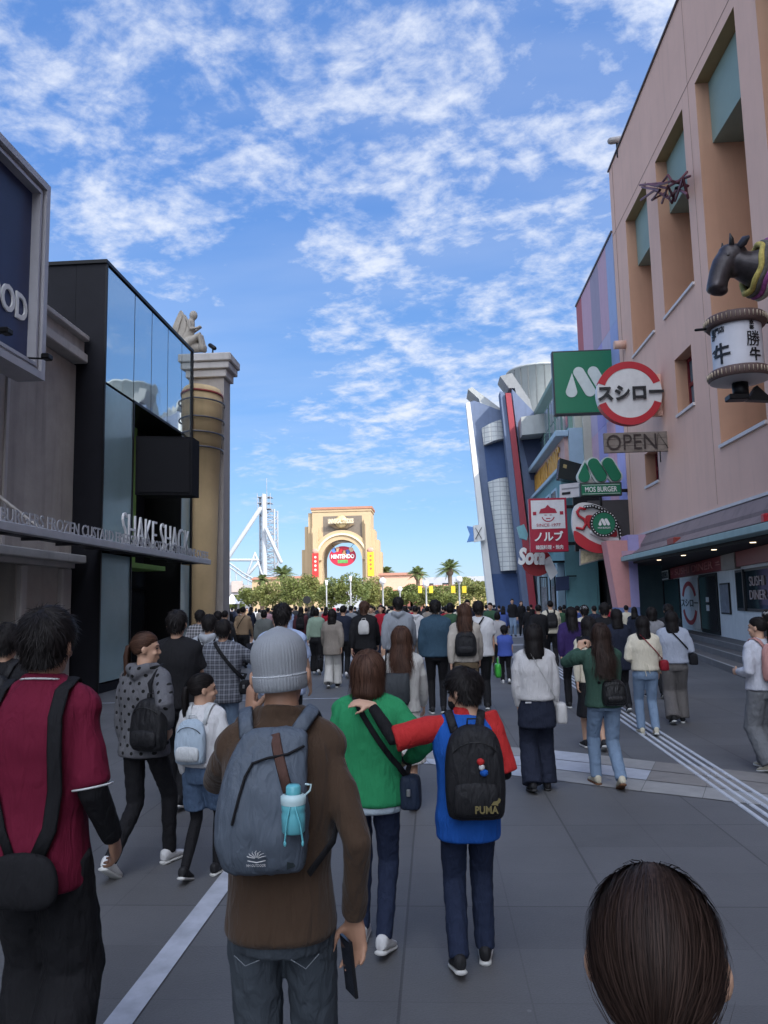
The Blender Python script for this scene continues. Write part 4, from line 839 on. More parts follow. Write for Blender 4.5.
# cow head
cw = thing('cow_head_statue', 'dark bronze cow head with a colourful rope collar above the lantern sign', 'statue', (7.3,16.2,8.0))
brz = M('dark_bronze', (.05,.042,.045), .38, metal=.35, var=.4, vscale=6, bump=.3, bscale=25)
q = MB(); HP = lambda px, py, dy=0: at(px, py, Y=15.9)+Vector((0,dy,0)); X, Y_, Z = 6.1, 15.9, 8.20
q.tube([HP(717,287),HP(718,281),HP(720,274),HP(724,266),HP(730,258),HP(735,256)], [(.21,.20),(.205,.20),(.225,.215),(.26,.25),(.28,.27),(.27,.27)], 22, ref=(0,1,0))
q.ell(HP(728,254), (.21,.24,.20)); q.ell(HP(733,266), (.22,.20,.26)); q.ell(HP(715,288), (.17,.22,.12)); q.ell(HP(721,291), (.14,.16,.10))
for dy in (-.2,.2): q.ell(HP(725,259,dy), (.09,.06,.07))
for dy in (-.13,.13): q.ell(HP(713.5,288.5,dy*.8), (.05,.05,.04))
q.tube([HP(734,262),HP(744,266),HP(754,268),HP(770,271)], [(.25,.28),(.30,.34),(.38,.42),(.40,.44)], 24, ref=(0,1,0))
hd = q.build('head', brz, cw); md = hd.modifiers.new('r', 'REMESH'); md.mode = 'VOXEL'; md.voxel_size = .02; md.use_smooth_shade = True; ms = hd.modifiers.new('s', 'SMOOTH'); ms.iterations = 4
for sy in (-1, 1):
    q = MB(); q.tube([HP(729,249,sy*.14),HP(727,244,sy*.24),HP(726,238.5,sy*.22)], [.06,.045,.012], 10); q.build('horn', M('horn_dark', (.02,.018,.018), .35), cw)
    q = MB(); q.tube([HP(735,251,sy*.2),HP(738,248,sy*.34),HP(740,247,sy*.46)], [(.05,.08),(.06,.11),(.02,.04)], 10); q.build('ear', brz, cw)
    q = MB(); q.ell(HP(724,260.5,sy*.235), (.035,.03,.025)); q.build('eye', M('eye_dark', (.02,.015,.012), .2, var=0, bump=0), cw)
rc = [(.45,.36,.10),(.10,.09,.08),(.28,.07,.22),(.35,.32,.26)]
for k in range(4):
    q = MB(); cx0 = HP(753+k*4.5,268).x; pts = []
    for i in range(41): a = 2*math.pi*i/40; pts.append((cx0+.12*math.sin(a)+.02*math.sin(a*6), Y_+.02+(.46+k*.03)*math.cos(a), HP(755,268).z-.02+(.50+k*.035)*math.sin(a)))
    q.tube(pts, .065, 8, cap=False); q.build('rope_collar', M('rope_%d' % k, rc[k], .8, var=.5, vscale=14), cw)
MB().box(7.1,8.0,15.9,16.3,8.3,8.9).build('mount', iron, cw)
# star-shaped wire sculpture on the facade
sc_ = thing('wire_star_sculpture', 'tangle of dull red wire star shapes fixed across the peach niches', 'wire sculpture', tuple(at(672,190,X=7.6)))
q = MB(); wires = [[(640,185),(662,183),(668,175),(673,183),(690,176)],[(642,187),(660,190),(652,200),(665,193),(672,203),(676,188),(687,194)],[(641,200),(655,190),(668,198),(684,184)],[(648,184),(666,188),(680,180),(687,172)],[(662,203),(668,186),(675,201),(683,178),(688,198)],[(655,186),(672,181),(688,186)]]
rw_ = random.Random(5)
for wl in wires:
    pts = [at(x, y, X=7.7+rw_.uniform(-.4,.2)) for x, y in wl]; q.tube(pts, .04, 6)
q.build('wires', M('dull_red_wire', (.14,.045,.06), .6), sc_)
MB().tube([at(676,188,X=7.55), at(680,187,X=8.3)], .05, 6).build('mount', iron, sc_)
rl = thing('roof_lamp', 'small pale floodlight on the edge of the peach roof', 'floodlight', tuple(at(617,140,X=8.1)))
p = at(617,143,X=8.0); MB().tube([p-Vector((0,0,.6)), p], .05, 6).build('stand', iron, rl); MB().tube([p+Vector((-.25,0,.1)), p+Vector((.2,0,.15))], .14, 10).build('head', M('fixture_grey'), rl)
wl = thing('wall_spotlight', 'small dark red spotlight under the peach wall above the shop', 'spotlight', tuple(at(674,541,X=7.6)))
p = at(674,541,X=7.55); MB().box(p.x-.12,p.x+.12,p.y-.35,p.y+.35,p.z-.12,p.z+.1,.03).build('housing', M('dull_red'), wl)
rs_ = thing('red_edge_sign', 'red sign fragment sticking out above the canopy at the right edge', 'sign', tuple(at(768,525,Y=17.5)))
p = at(764,516,Y=17.5); MB().box(p.x,p.x+1.2,17.5,17.7,at(766,527,Y=17.5).z,at(766,513,Y=17.5).z,.03).build('panel', brightred, rs_)
# ------------------------------------------------------------------ far plaza: arch, walls, trees, lamps, coaster
sand = M('sand_render', (.44,.33,.20), .85, var=.06, vscale=.4); sandD = M('sand_recess', (.40,.31,.20), .85, var=.1); tile_r = M('roof_tile_red', (.36,.17,.11), .8, var=.2, vscale=3)
AY = 150.0
ar = thing('entrance_arch', 'monumental cream entrance arch with stepped sides at the far end of the street', 'archway', (-17.6,AY,0))
def X_(px, Y=AY): return at(px, 550, Y=Y).x
def Z_(py, px=341, Y=AY): return at(px, py, Y=Y).z
cxA = X_(342); rI = (X_(361.5)-X_(321.5))/2; zS = Z_(560); zIt = zS+rI
x0, x1 = X_(312.5), X_(371.5); zT = Z_(507)
def arch_wall(xa, xb, zt, r_, zs, cx, y0, y1, name, m, par=ar, n=28):
    pts = [(xa,0),(xa,zt),(xb,zt),(xb,0),(cx+r_,0),(cx+r_,zs)]+[(cx+r_*math.cos(math.pi*i/n), zs+r_*math.sin(math.pi*i/n)) for i in range(1,n)]+[(cx-r_,zs),(cx-r_,0)]
    q = MB(); q.prism([(x,y0,z) for x,z in pts], (0,y1-y0,0)); return q.build(name, m, par)
arch_wall(x0, x1, zT-.9, rI, zS, cxA, AY, AY+7, 'arch_body', sand)
q = MB(); q.box(x0-.15, x1+.15, AY-.15, AY+7.15, zT-.898, zT-.45); q.build('parapet', sand, ar)
q = MB(); q.box(x0-.3, x1+.3, AY-.3, AY+7.3, zT-.448, zT); q.build('tile_coping', tile_r, ar)
q = arc_mb(Vector((cxA,AY-.5,zS)), (1,0,0), (0,0,1), rI, rI+1.9, 0, 180, -.5, 32); q.build('arch_ring', sand, ar)
q = arc_mb(Vector((cxA,AY-.8,zS)), (1,0,0), (0,0,1), rI+.9, rI+1.3, 0, 180, -.3, 32); q.build('arch_moulding', M('pale_sand', (.66,.56,.38), .8), ar)
q = MB(); q.box(X_(323.5),X_(362.5),AY-.06,AY-.02,Z_(543),Z_(516)); q.build('dark_panel', M('panel_taupe', (.15,.125,.10), .8, var=.2), ar)
for sx, steps in ((-1, ((312.5,528,-.6),(308,512,.6),(303.5,525,1.6),(299.5,548,2.6))), (1, ((371.5,520,-.6),(375,530,.6),(378.5,540,1.6),(381,552,2.6)))):
    prev = None
    for k, (px, py, dy) in enumerate(steps):
        if k == 0:
            xa, xb = sorted((X_(px), X_(px)-sx*1.3)); q = MB(); q.box(xa,xb,AY-.9,AY-.02,0,Z_(py)); q.box(xa+.25,xb-.25,AY-1.2,AY-.9,0,Z_(py+4)); q.build('buttress', sand, ar)
        else:
            xa, xb = sorted((X_(steps[k-1][0]), X_(px))); q = MB(); q.box(xa+.002,xb-.002,AY+dy,AY+6.5-k*.1,0,Z_(py)); q.build('stepped_side', sand, ar)
# globe emblem with name
gz = Z_(522); q = MB(); q.ell((cxA,AY-.6,gz), (1.25,.6,1.25), 20, 12); q.build('globe', M('globe_gold', (.42,.33,.17), .6, var=.5, vscale=1.2), ar)
q = MB(); q.prism([(cxA-2.6,AY-.5,gz-.5),(cxA+2.6,AY-.5,gz-.5),(cxA+1.1,AY-.5,gz-1.35),(cxA-1.1,AY-.5,gz-1.35)], (0,.3,0)); q.build('scroll', M('panel_brown', (.2,.14,.08), .7), ar)
text('lettering', 'UNIVERSAL STUDIOS', M('pale_sand'), (cxA-2.5,AY-1.3,gz-.42), FX, UZ, w=5.0, h=.95, depth=.15, parent=ar, off=.04)
# round banner in the arch
bz = Z_(556); t = thing('oval_red_banner', 'oval red banner with white lettering hanging inside the cream arch', 'banner', (cxA,AY+1,bz-2))
q = MB(); disc(q, (cxA,bz), 1, AY+1, .1, 40, 2.65, 2.0); q.build('cloth', M('banner_red', (.42,.02,.05), .6, bump=0), t)
q = MB()
rb = random.Random(2)
for k, c in enumerate(((.10,.2,.5),(.5,.3,.2),(.45,.02,.03),(.35,.2,.1),(.08,.12,.35),(.6,.45,.3))):
    q = MB(); disc(q, (cxA-1.7+k*.68, bz+1.05+.35*math.sin(k*1.3+.5)), .48, AY+.96, .03, 12); q.build('colour_spot', M('spot_%d' % k, c, .6, var=.3, vscale=2, bump=0), t)
q = MB(); q.box(cxA-1.0,cxA+1.0,AY+.95,AY+.98,bz-1.35,bz-.7); q.build('colour_spot', M('spot_green', (.10,.30,.08), .6, var=.4, vscale=2, bump=0), t)
text('lettering', 'NINTENDO', swhite, (cxA-2.3,AY+.9,bz-.45), FX, UZ, w=4.6, h=.85, depth=.04, parent=t, off=.03)
q = MB(); q.tube([(cxA-1.5,AY+1.05,bz+1.6),(cxA-2.2,AY+1.05,zS+rI*.8)], .05, 5); q.tube([(cxA+1.5,AY+1.05,bz+1.6),(cxA+2.2,AY+1.05,zS+rI*.8)], .05, 5); q.build('cable', iron, t)
for px, c, nm, lab in ((316.3,(.50,.03,.03),'red','tall red banner with pale dots on the left pier of the cream arch'), (371.0,(.62,.46,.03),'yellow','tall yellow banner on the right pier of the cream arch')):
    x = X_(px); t = thing('vertical_banner', lab, 'banner', (x,AY-1.4,Z_(576))); q = MB(); q.box(x-.62,x+.62,AY-1.35,AY-1.28,Z_(577),Z_(553)); q.build('cloth', M('flag_'+nm, c, .7, bump=0), t)
    q = MB()
    for k in range(4): disc(q, (x,Z_(557+k*4.2)), .24, AY-1.38, .02, 12)
    q.build('dots', M('flag_dot_'+nm, (.6,.5,.45) if nm == 'red' else (.45,.12,.05), .7), t); q = MB(); q.ell((x,AY-1.3,Z_(551)), (.6,.2,.5)); q.build('crest', M('crest_%s' % nm, (.55,.28,.22), .7), t)
# side walls
def wall_run(xa, xb, Y, zt, m, lab, arches=0):
    t = thing('plaza_wall', lab, 'wall', ((xa+xb)/2,Y,0)); q = MB(); q.box(xa,xb,Y,Y+6,0,zt-.6); q.build('wall', m, t)
    q = MB(); q.prism([(xa-.3,Y-.4,zt-.6),(xa-.3,Y+3,zt),(xa-.3,Y+6.4,zt-.6)], (xb-xa+.6,0,0)); q.build('roof', tile_r, t)
    for k in range(arches):
        cx = xa+(xb-xa)*(k+.5)/arches; q = MB(); r_ = 1.3; q.prism([(cx-r_,Y-.04,0),(cx+r_,Y-.04,0)]+[(cx+r_*math.cos(math.pi*i/12),Y-.04,2.4+r_*math.sin(math.pi*i/12)) for i in range(13)], (0,.03,0)); q.build('archway', M('arch_shadow', (.22,.08,.06), .8), t)  # flat dark panel painted as the shade inside each arch
        q = arc_mb(Vector((cx,Y-.05,2.4)), (1,0,0), (0,0,1), r_, r_+.45, 0, 180, -.2, 16); q.build('arch_trim', M('arch_red', (.42,.12,.08), .7), t)
wall_run(X_(252,140), X_(299,140), 140, Z_(576,275,140), sand, 'cream wall with a red tiled roof left of the arch')
wall_run(X_(379,145), X_(421,145), 145, Z_(572,400,145), M('pink_wall', (.60,.36,.26), .85, var=.08), 'salmon pink arcade wall with a tiled roof right of the arch', 4)
wall_run(X_(421,152), X_(560,152), 152, Z_(584,460,152), M('ochre_wall', (.50,.38,.20), .85, var=.1), 'low ochre wall behind the trees at the right end of the plaza', 0)
# grey service building and tents at far left
t = thing('grey_hall', 'low grey hall with white canopies below the coaster at the far left', 'building', (X_(238,170),170,0))
q = MB(); q.box(X_(205,170),X_(252,170),170,180,0,Z_(585,240,170)); q.build('wall', M('hall_grey', (.33,.32,.33), .8, var=.2, vscale=.3), t); q = MB(); q.box(X_(232,170),X_(243,170),169.6,169.95,Z_(592,240,170),Z_(581,240,170)); q.build('panel', M('hall_beige', (.42,.36,.33), .8), t)
for k, (pa, pb_) in enumerate(((226,238),(239,252))):
    t = thing('white_canopy', 'white peaked canopy %s under the coaster at the far left' % ('nearest the stone block' if k == 0 else 'nearest the cream wall'), 'canopy', (X_((pa+pb_)/2,120),120,0))
    xa, xb = X_(pa,120), X_(pb_,120); zt = Z_(594,240,120); q = MB(); q.lathe([(abs(xb-xa)/2*1.2,2.1),(abs(xb-xa)/2*1.15,2.3),(.3,zt-.2),(0,zt)], ((xa+xb)/2,120,0), 8); q.build('cloth', M('canvas_white', (.72,.73,.76), .7), t)
    q = MB()
    for x in (xa,xb): q.tube([(x,120,0),(x,120,2.2)], .06, 6)
    q.build('pole', pale, t)
# coaster tower
steel = M('coaster_white', (.38,.40,.42), .5, var=.05, bump=0); steelG = M('coaster_grey', (.30,.32,.35), .5, var=.2, vscale=.3)
CY = 240; t = thing('coaster_tower', 'white steel lattice coaster tower with slanting struts left of the arch', 'coaster', (X_(267,CY),CY,0))
xl, xr = X_(260,CY), X_(274.5,CY); zt = Z_(497,266,CY); zr = Z_(510,266,CY); q = MB(); q.tube([(X_(265,CY),CY-1,0),(X_(265,CY),CY-1,zt)], .95, 10); q.build('main_column', steel, t)
q = MB()
for x, z in ((xl,zt),(xr,zr)):
    for y in (CY,CY+5): q.tube([(x,y,0),(x,y,z)], .3, 6)
n = 16
for k in range(n+1):
    z = 2+(zr-2)*k/n; q.tube([(xl,CY,z),(xr,CY,z)], .16, 5); q.tube([(xl,CY+5,z),(xr,CY+5,z)], .16, 5)
    if k < n:
        z2 = 2+(zr-2)*(k+1)/n; a, c = (xl,xr) if k % 2 else (xr,xl); q.tube([(a,CY,z),(c,CY,z2)], .14, 5); q.tube([(a,CY,z),(a,CY+5,z2)], .14, 5); q.tube([(c,CY+5,z),(a,CY+5,z2)], .14, 5)
q.build('lattice', steelG, t)
q = MB()
for z in (zt-3.8,zt-1.9,zt): q.box(xl-.6,xr-.9,CY-1.6,CY+3,z-.15,z)
for x in (xl-.5,xl+1.2,xl+2.6,xr-1): q.tube([(x,CY-1.5,zt-4),(x,CY-1.5,zt+.9)], .12, 5)
q.tube([(xl+2.2,CY,zt),(xl+2.2,CY,zt+6)], .1, 5); q.build('top_platform', steelG, t)
q = MB()
for a, c, r_ in (((260,509),(196,606),.75),((266,529),(281,562),.6),((200,560),(258,560),.42),((246,577),(255,553),.35),((255,553),(263,578),.35),((246,577),(258,563),.5)):
    q.tube([at(*a,Y=CY-3),at(*c,Y=CY-3)], r_, 8)
q.build('strut', steel, t)
q = MB(); tr = [(205,545),(228,566),(243,577),(256,584),(268,592)]
for dz in (0,1.2): q.tube([at(x,y,Y=CY-10)+Vector((0,0,dz)) for x,y in tr], .28, 6)
for k in range(14):
    s = k/13*3.99; i = int(s); f_ = s-i; p = at(tr[i][0]+(tr[i+1][0]-tr[i][0])*f_, tr[i][1]+(tr[i+1][1]-tr[i][1])*f_, Y=CY-10); q.tube([p,p+Vector((1.0,0,1.2))], .12, 5)
for k in range(6): p = at(230+k*6,568+k*3.6,Y=CY-10); q.tube([p,(p.x,p.y,0)], .22, 5)
q.build('track', steelG, t)
# trees
bark = M('bark', (.12,.085,.06), .9, var=.25, vscale=4)
def leafmat(name, c1, c2):
    m = bpy.data.materials.new(name); nt = nodes_of(m); N = nt.nodes; L = nt.links; o = N.new('ShaderNodeOutputMaterial'); p = N.new('ShaderNodeBsdfPrincipled')
    at_ = N.new('ShaderNodeAttribute'); at_.attribute_name = 'rnd'; mx = N.new('ShaderNodeMix'); mx.data_type = 'RGBA'; L.new(at_.outputs['Fac'], mx.inputs[0]); mx.inputs[6].default_value = (*c1,1); mx.inputs[7].default_value = (*c2,1)
    L.new(mx.outputs[2], p.inputs['Base Color']); p.inputs['Roughness'].default_value = .6
    tr = N.new('ShaderNodeBsdfTranslucent'); L.new(mx.outputs[2], tr.inputs[0]); ms = N.new('ShaderNodeMixShader'); ms.inputs[0].default_value = .35; L.new(p.outputs[0], ms.inputs[1]); L.new(tr.outputs[0], ms.inputs[2]); L.new(ms.outputs[0], o.inputs[0]); return m
lf1 = leafmat('leaf_olive', (.085,.125,.03), (.21,.23,.065)); lf2 = leafmat('leaf_palm', (.09,.14,.05), (.24,.28,.10)); lf3 = leafmat('leaf_yellow', (.12,.15,.04), (.27,.265,.08))
def set_rnd(o, vals):
    a = o.data.attributes.new('rnd', 'FLOAT', 'POINT'); a.data.foreach_set('value', np.array(vals, dtype=np.float32))
def crown(c, rx, ry, rz, n, ls, m, par, rg, clumps=14):
    cl = []
    for _ in range(clumps):
        d = Vector((rg.gauss(0,1),rg.gauss(0,1),rg.gauss(0,.9))).normalized()*rg.uniform(.35,.8); cl.append((Vector((d.x*rx,d.y*ry,d.z*rz)), rg.uniform(.28,.5), rg.random()))
    V = []; F_ = []; W = []
    for i in range(n):
        cc, rr_, tone = rg.choice(cl); d = Vector((rg.gauss(0,1),rg.gauss(0,1),rg.gauss(0,1))).normalized()*rg.uniform(.5,1)**.6*rr_
        p = c+cc+Vector((d.x*rx*1.1,d.y*ry*1.1,d.z*rz*1.1)); u_ = Vector((rg.gauss(0,1),rg.gauss(0,1),rg.gauss(0,.6))).normalized(); v_ = u_.cross(Vector((rg.gauss(0,1),rg.gauss(0,1),rg.gauss(0,1)))).normalized(); s = ls*rg.uniform(.6,1.3)
        k = len(V); V += [p-u_*s, p+v_*s*.5, p+u_*s, p-v_*s*.5]; F_.append((k,k+1,k+2,k+3)); t_ = min(1,max(0,tone*.5+rg.random()*.5)); W += [t_]*4
    q = MB(); q.add(V, F_, False); o = q.build('crown', m, par); set_rnd(o, W); return o
def tree(name, px, py_top, px_w, Y, lab, m, seed, grp='small plaza trees', n=3400):
    rg = random.Random(seed); x = X_(px,Y); zt_ = Z_(py_top+4,px,Y); w_ = px_w/769*Y/2*1.25; t = thing(name, lab, 'tree', (x,Y,0), grp)
    th_ = zt_*.42; q = MB(); q.tube([(x,Y,0),(x+.1,Y,th_*.6),(x,Y,th_)], [.16,.12,.10], 8)
    for k in range(5):
        a = k*1.3+rg.random(); q.tube([(x,Y,th_*.9),(x+math.cos(a)*w_*.35,Y+math.sin(a)*w_*.35,th_+(zt_-th_)*.45),(x+math.cos(a)*w_*.6,Y+math.sin(a)*w_*.6,th_+(zt_-th_)*.7)], [.08,.05,.02], 6)
    q.build('trunk', bark, t); rz = (zt_-1.0)/2; crown(Vector((x,Y,1.0+rz)), w_, w_, rz, n, .19*Y/110, m, t, rg)
specs = [(252,578,26,118,lf1),(272,576,30,112,lf3),(293,572,32,108,lf1),(312,570,28,116,lf3),(330,575,28,106,lf1),(349,568,36,104,lf1),(368,574,26,112,lf3),(386,583,20,118,lf3),(405,580,26,112,lf1),(424,578,26,120,lf3),(440,577,30,108,lf1),(458,572,30,115,lf3),(476,570,34,104,lf3),(492,576,26,118,lf1),(236,592,18,125,lf1)]
sides = ['beside the grey hall','second from the left behind the crowd','third from the left, under the left palm','fourth from the left, under the red banner','fifth from the left, before the arch opening','largest before the arch opening','under the yellow banner','right of the arch by a globe lamp','before the salmon arcade wall','between two globe lamps right of the arcade','left of the tall palm','right of the tall palm','tallest beside the blue tower','behind the blue tower edge','smallest at the far left, by the white canopies']
for i, (sp_, sd_) in enumerate(zip(specs, sides)):
    tree('plaza_tree', sp_[0], sp_[1], sp_[2], sp_[3], 'sunlit olive green plaza tree, '+sd_, sp_[4], 20+i)
def palm(px, py, pw, Y, lab, seed):
    rg = random.Random(seed); x = X_(px,Y); z = Z_(py,px,Y)-.3; w_ = pw/769*Y/2; t = thing('palm_tree', lab, 'palm tree', (x,Y,0), 'palm trees behind the plaza')
    q = MB(); q.tube([(x,Y,0),(x+.05,Y,z*.5),(x,Y,z-.4)], [.42,.34,.36], 10); q.ell((x,Y,z-.5), (.65,.65,.8)); q.build('trunk', bark, t)
    V = []; F_ = []; W = []
    for k in range(46):
        a = k*2.4; el = R(rg.uniform(-15,80)); Lf = w_*rg.uniform(.85,1.1); d = Vector((math.cos(a)*math.cos(el),math.sin(a)*math.cos(el),math.sin(el))); side = Vector((-math.sin(a),math.cos(a),0)); pts = []
        for s in range(9):
            u = s/8; p = Vector((x,Y,z))+d*(Lf*u)+Vector((0,0,-Lf*.42*u*u)); pts.append(p)
        for s in range(1,9):
            for m_ in (0,.5):
                p = pts[s-1].lerp(pts[s], m_); dr = (pts[s]-pts[s-1]).normalized(); lw = Lf*.24*math.sin(math.pi*min(1,(s+m_)/9+.08))+.05
                for sg_ in (-1,1):
                    tip = p+side*sg_*lw+dr*lw*.7+Vector((0,0,-lw*.35)); kk = len(V); V += [p-dr*.05,p+dr*.09,tip]; F_.append((kk,kk+1,kk+2)); W += [rg.random()]*3
        for s in range(8): kk = len(V); V += [pts[s]-side*.04,pts[s]+side*.04,pts[s+1]+side*.03,pts[s+1]-side*.03]; F_.append((kk,kk+1,kk+2,kk+3)); W += [.7]*4
    q = MB(); q.add(V, F_, False); o = q.build('crown', lf2, t); set_rnd(o, W)
palm(283,573,34,130,'bushy palm above the tiled cream wall left of the arch',1); palm(449,567,34,128,'tallest palm with a wide dark crown, right of the arcade wall',2); palm(417,572,26,138,'smaller palm above the end of the salmon arcade wall',3); palm(386,571,22,156,'palm half hidden behind the right pier of the arch',4); palm(262,578,20,134,'palm at the left end above the tiled cream wall',7); palm(300,583,12,132,'low palm tucked against the left pier of the arch',5)
def globe_lamp(px, py, Y, lab, r_=.33):
    x = X_(px,Y); z = Z_(py,px,Y); t = thing('globe_lamp', lab, 'street lamp', (x,Y,0), 'globe lamps on the plaza'); q = MB(); q.lathe([(.16,0),(.16,.5),(.09,.6),(.08,z-.5),(.14,z-.42),(.14,z-.3)], (x,Y,0), 10); q.build('post', M('lamp_post_pale', (.35,.36,.36), .6), t); q = MB(); q.ell((x,Y,z), (r_,r_,r_), 16, 12); q.build('globe', M('opal_globe', (.72,.72,.73), .3, var=0, bump=0), t)
globe_lamp(382,581,75,'globe lamp on a pale post nearest the arch'); globe_lamp(425,584,80,'globe lamp second from the arch, before the arcade trees'); globe_lamp(458,579.5,72,'largest globe lamp, beside the yellow flags under the tall palm'); globe_lamp(399,589,95,'smallest globe lamp, low beside the red arcade arches',.3)
for i, (px, py, lab) in enumerate(((350,576,'slim white lamp post before the arch opening'),(326,580,'slim white lamp post left of the arch opening'))):
    Y = 85; x = X_(px,Y); z = Z_(py,px,Y); t = thing('lamp_post', lab, 'street lamp', (x,Y,0), 'slim lamp posts before the arch'); q = MB(); q.tube([(x,Y,0),(x,Y,z-.6)], .07, 8); q.build('post', M('lamp_post_pale'), t); q = MB(); q.lathe([(0,z),(.16,z-.02),(.14,z-.6),(0,z-.62)], (x,Y,0), 10); q.build('lamp_head', M('opal_globe'), t)
for i, (px, c) in enumerate(((452,'yellow'),(463,'yellow'),(419,'yellow'),(430,'yellow'))):
    Y = 74 if i < 2 else 82; x = X_(px,Y); t = thing('lamp_flag', 'small yellow flag %s of the %s globe lamp' % ('left' if i % 2 == 0 else 'right', 'largest' if i < 2 else 'second'), 'flag', (x,Y,0)); q = MB(); q.box(x-.2,x+.2,Y,Y+.03,Z_(593,px,Y),Z_(586,px,Y)); q.build('cloth', M('flag_yellow'), t)
    cxp = X_(458 if i < 2 else 425,Y); q = MB(); q.box(min(x,cxp),max(x,cxp),Y-.0,Y+.05,Z_(586,px,Y),Z_(585.4,px,Y)); q.build('arm', iron, t)
sg2 = thing('round_info_sign', 'small dark round sign on a post before the left plaza trees', 'sign', (X_(306.5,62),62,0)); q = MB(); x = X_(306.5,62); q.tube([(x,62,0),(x,62,2.2)], .04, 6); q.build('post', iron, sg2); q = MB(); disc(q, (x,Z_(600,306,62)), .32, 61.9, .08, 20); q.build('disc', blk, sg2)
# distant low blocks to close the horizon
for k, (xa, xb, Y, h_) in enumerate(((-160,-62,230,9),(-10,40,260,10),(30,140,240,12),(-60,-22,330,10))):
    t = thing('distant_building', ['long pale building far beyond the coaster','low pale building behind the arch','large grey building far behind the blue tower','grey building seen low behind the coaster tower'][k], 'building', ((xa+xb)/2,Y,0)); q = MB(); q.box(xa,xb,Y,Y+20,0,h_); q.build('wall', M('far_wall_%d' % (k % 2), ((.42,.40,.38),(.36,.37,.40))[k % 2], .8, var=.15, vscale=.1), t)
    q = MB()
    for j in range(int((xb-xa)/6)): q.box(xa+1+j*6,xa+4+j*6,Y-.05,Y-.01,h_-4,h_-2)
    q.build('window_row', dglass, t)
# ------------------------------------------------------------------ kneeling angel on the stone block
AYs = 23.5
an = thing('angel_statue', 'pale stone winged figure kneeling on top of the grey stone block', 'statue', (at(190,350,Y=AYs).x,AYs,9.68))
q = MB(); G = lambda px, py, dy=0: at(px, py, Y=AYs)+Vector((0,dy,0))
q.tube([G(186,347),G(186,338),G(189,329),G(191,322)], [(.24,.2),(.25,.2),(.2,.17),(.13,.12)], 14, ref=(0,1,0)); q.tube([G(191,322),G(193,318)], .06, 10); q.ell(G(193.5,315.5), (.135,.12,.16), 16, 12)
for dy in (-.12,.12):
    q.tube([G(190,323,dy),G(192,331,dy*1.3),G(199,328,dy*.4)], [.075,.06,.04], 10); q.ell(G(200,327,dy*.3), (.06,.04,.05)); q.tube([G(187,346,dy),G(201,337,dy),G(203,349,dy)], [.17,.13,.10], 12)
q.tube([G(188,348),G(203,348)], [.18,.14], 12)
o = q.build('body', M('angel_stone', (.36,.32,.27), .8, var=.15, vscale=5, bump=.3, stain=.25), an); md = o.modifiers.new('r','REMESH'); md.mode = 'VOXEL'; md.voxel_size = .022; md.use_smooth_shade = True; ms = o.modifiers.new('s','SMOOTH'); ms.iterations = 4
for dy in (-.2,.16):
    q = MB(); P_ = [G(x,y,dy) for x, y in smooth([(188,326),(185,315),(182,313),(178,321),(174,331),(171,343),(173,348),(180,343),(186,335)], 3)]; q.prism(P_, (0,.07,0)); 
    for k in range(5): q.tube([G(184-k*.8,318+k*2,dy-.01),G(180-k*1.6,332+k*2,dy-.01),G(175-k*.5,343+k,dy-.01)], .03, 6)
    o = q.build('wing', M('angel_stone'), an)
q = MB(); q.box(G(176,350).x,G(206,350).x,23.2,24,9.682,9.74,.01); q.build('plinth', M('angel_stone'), an)
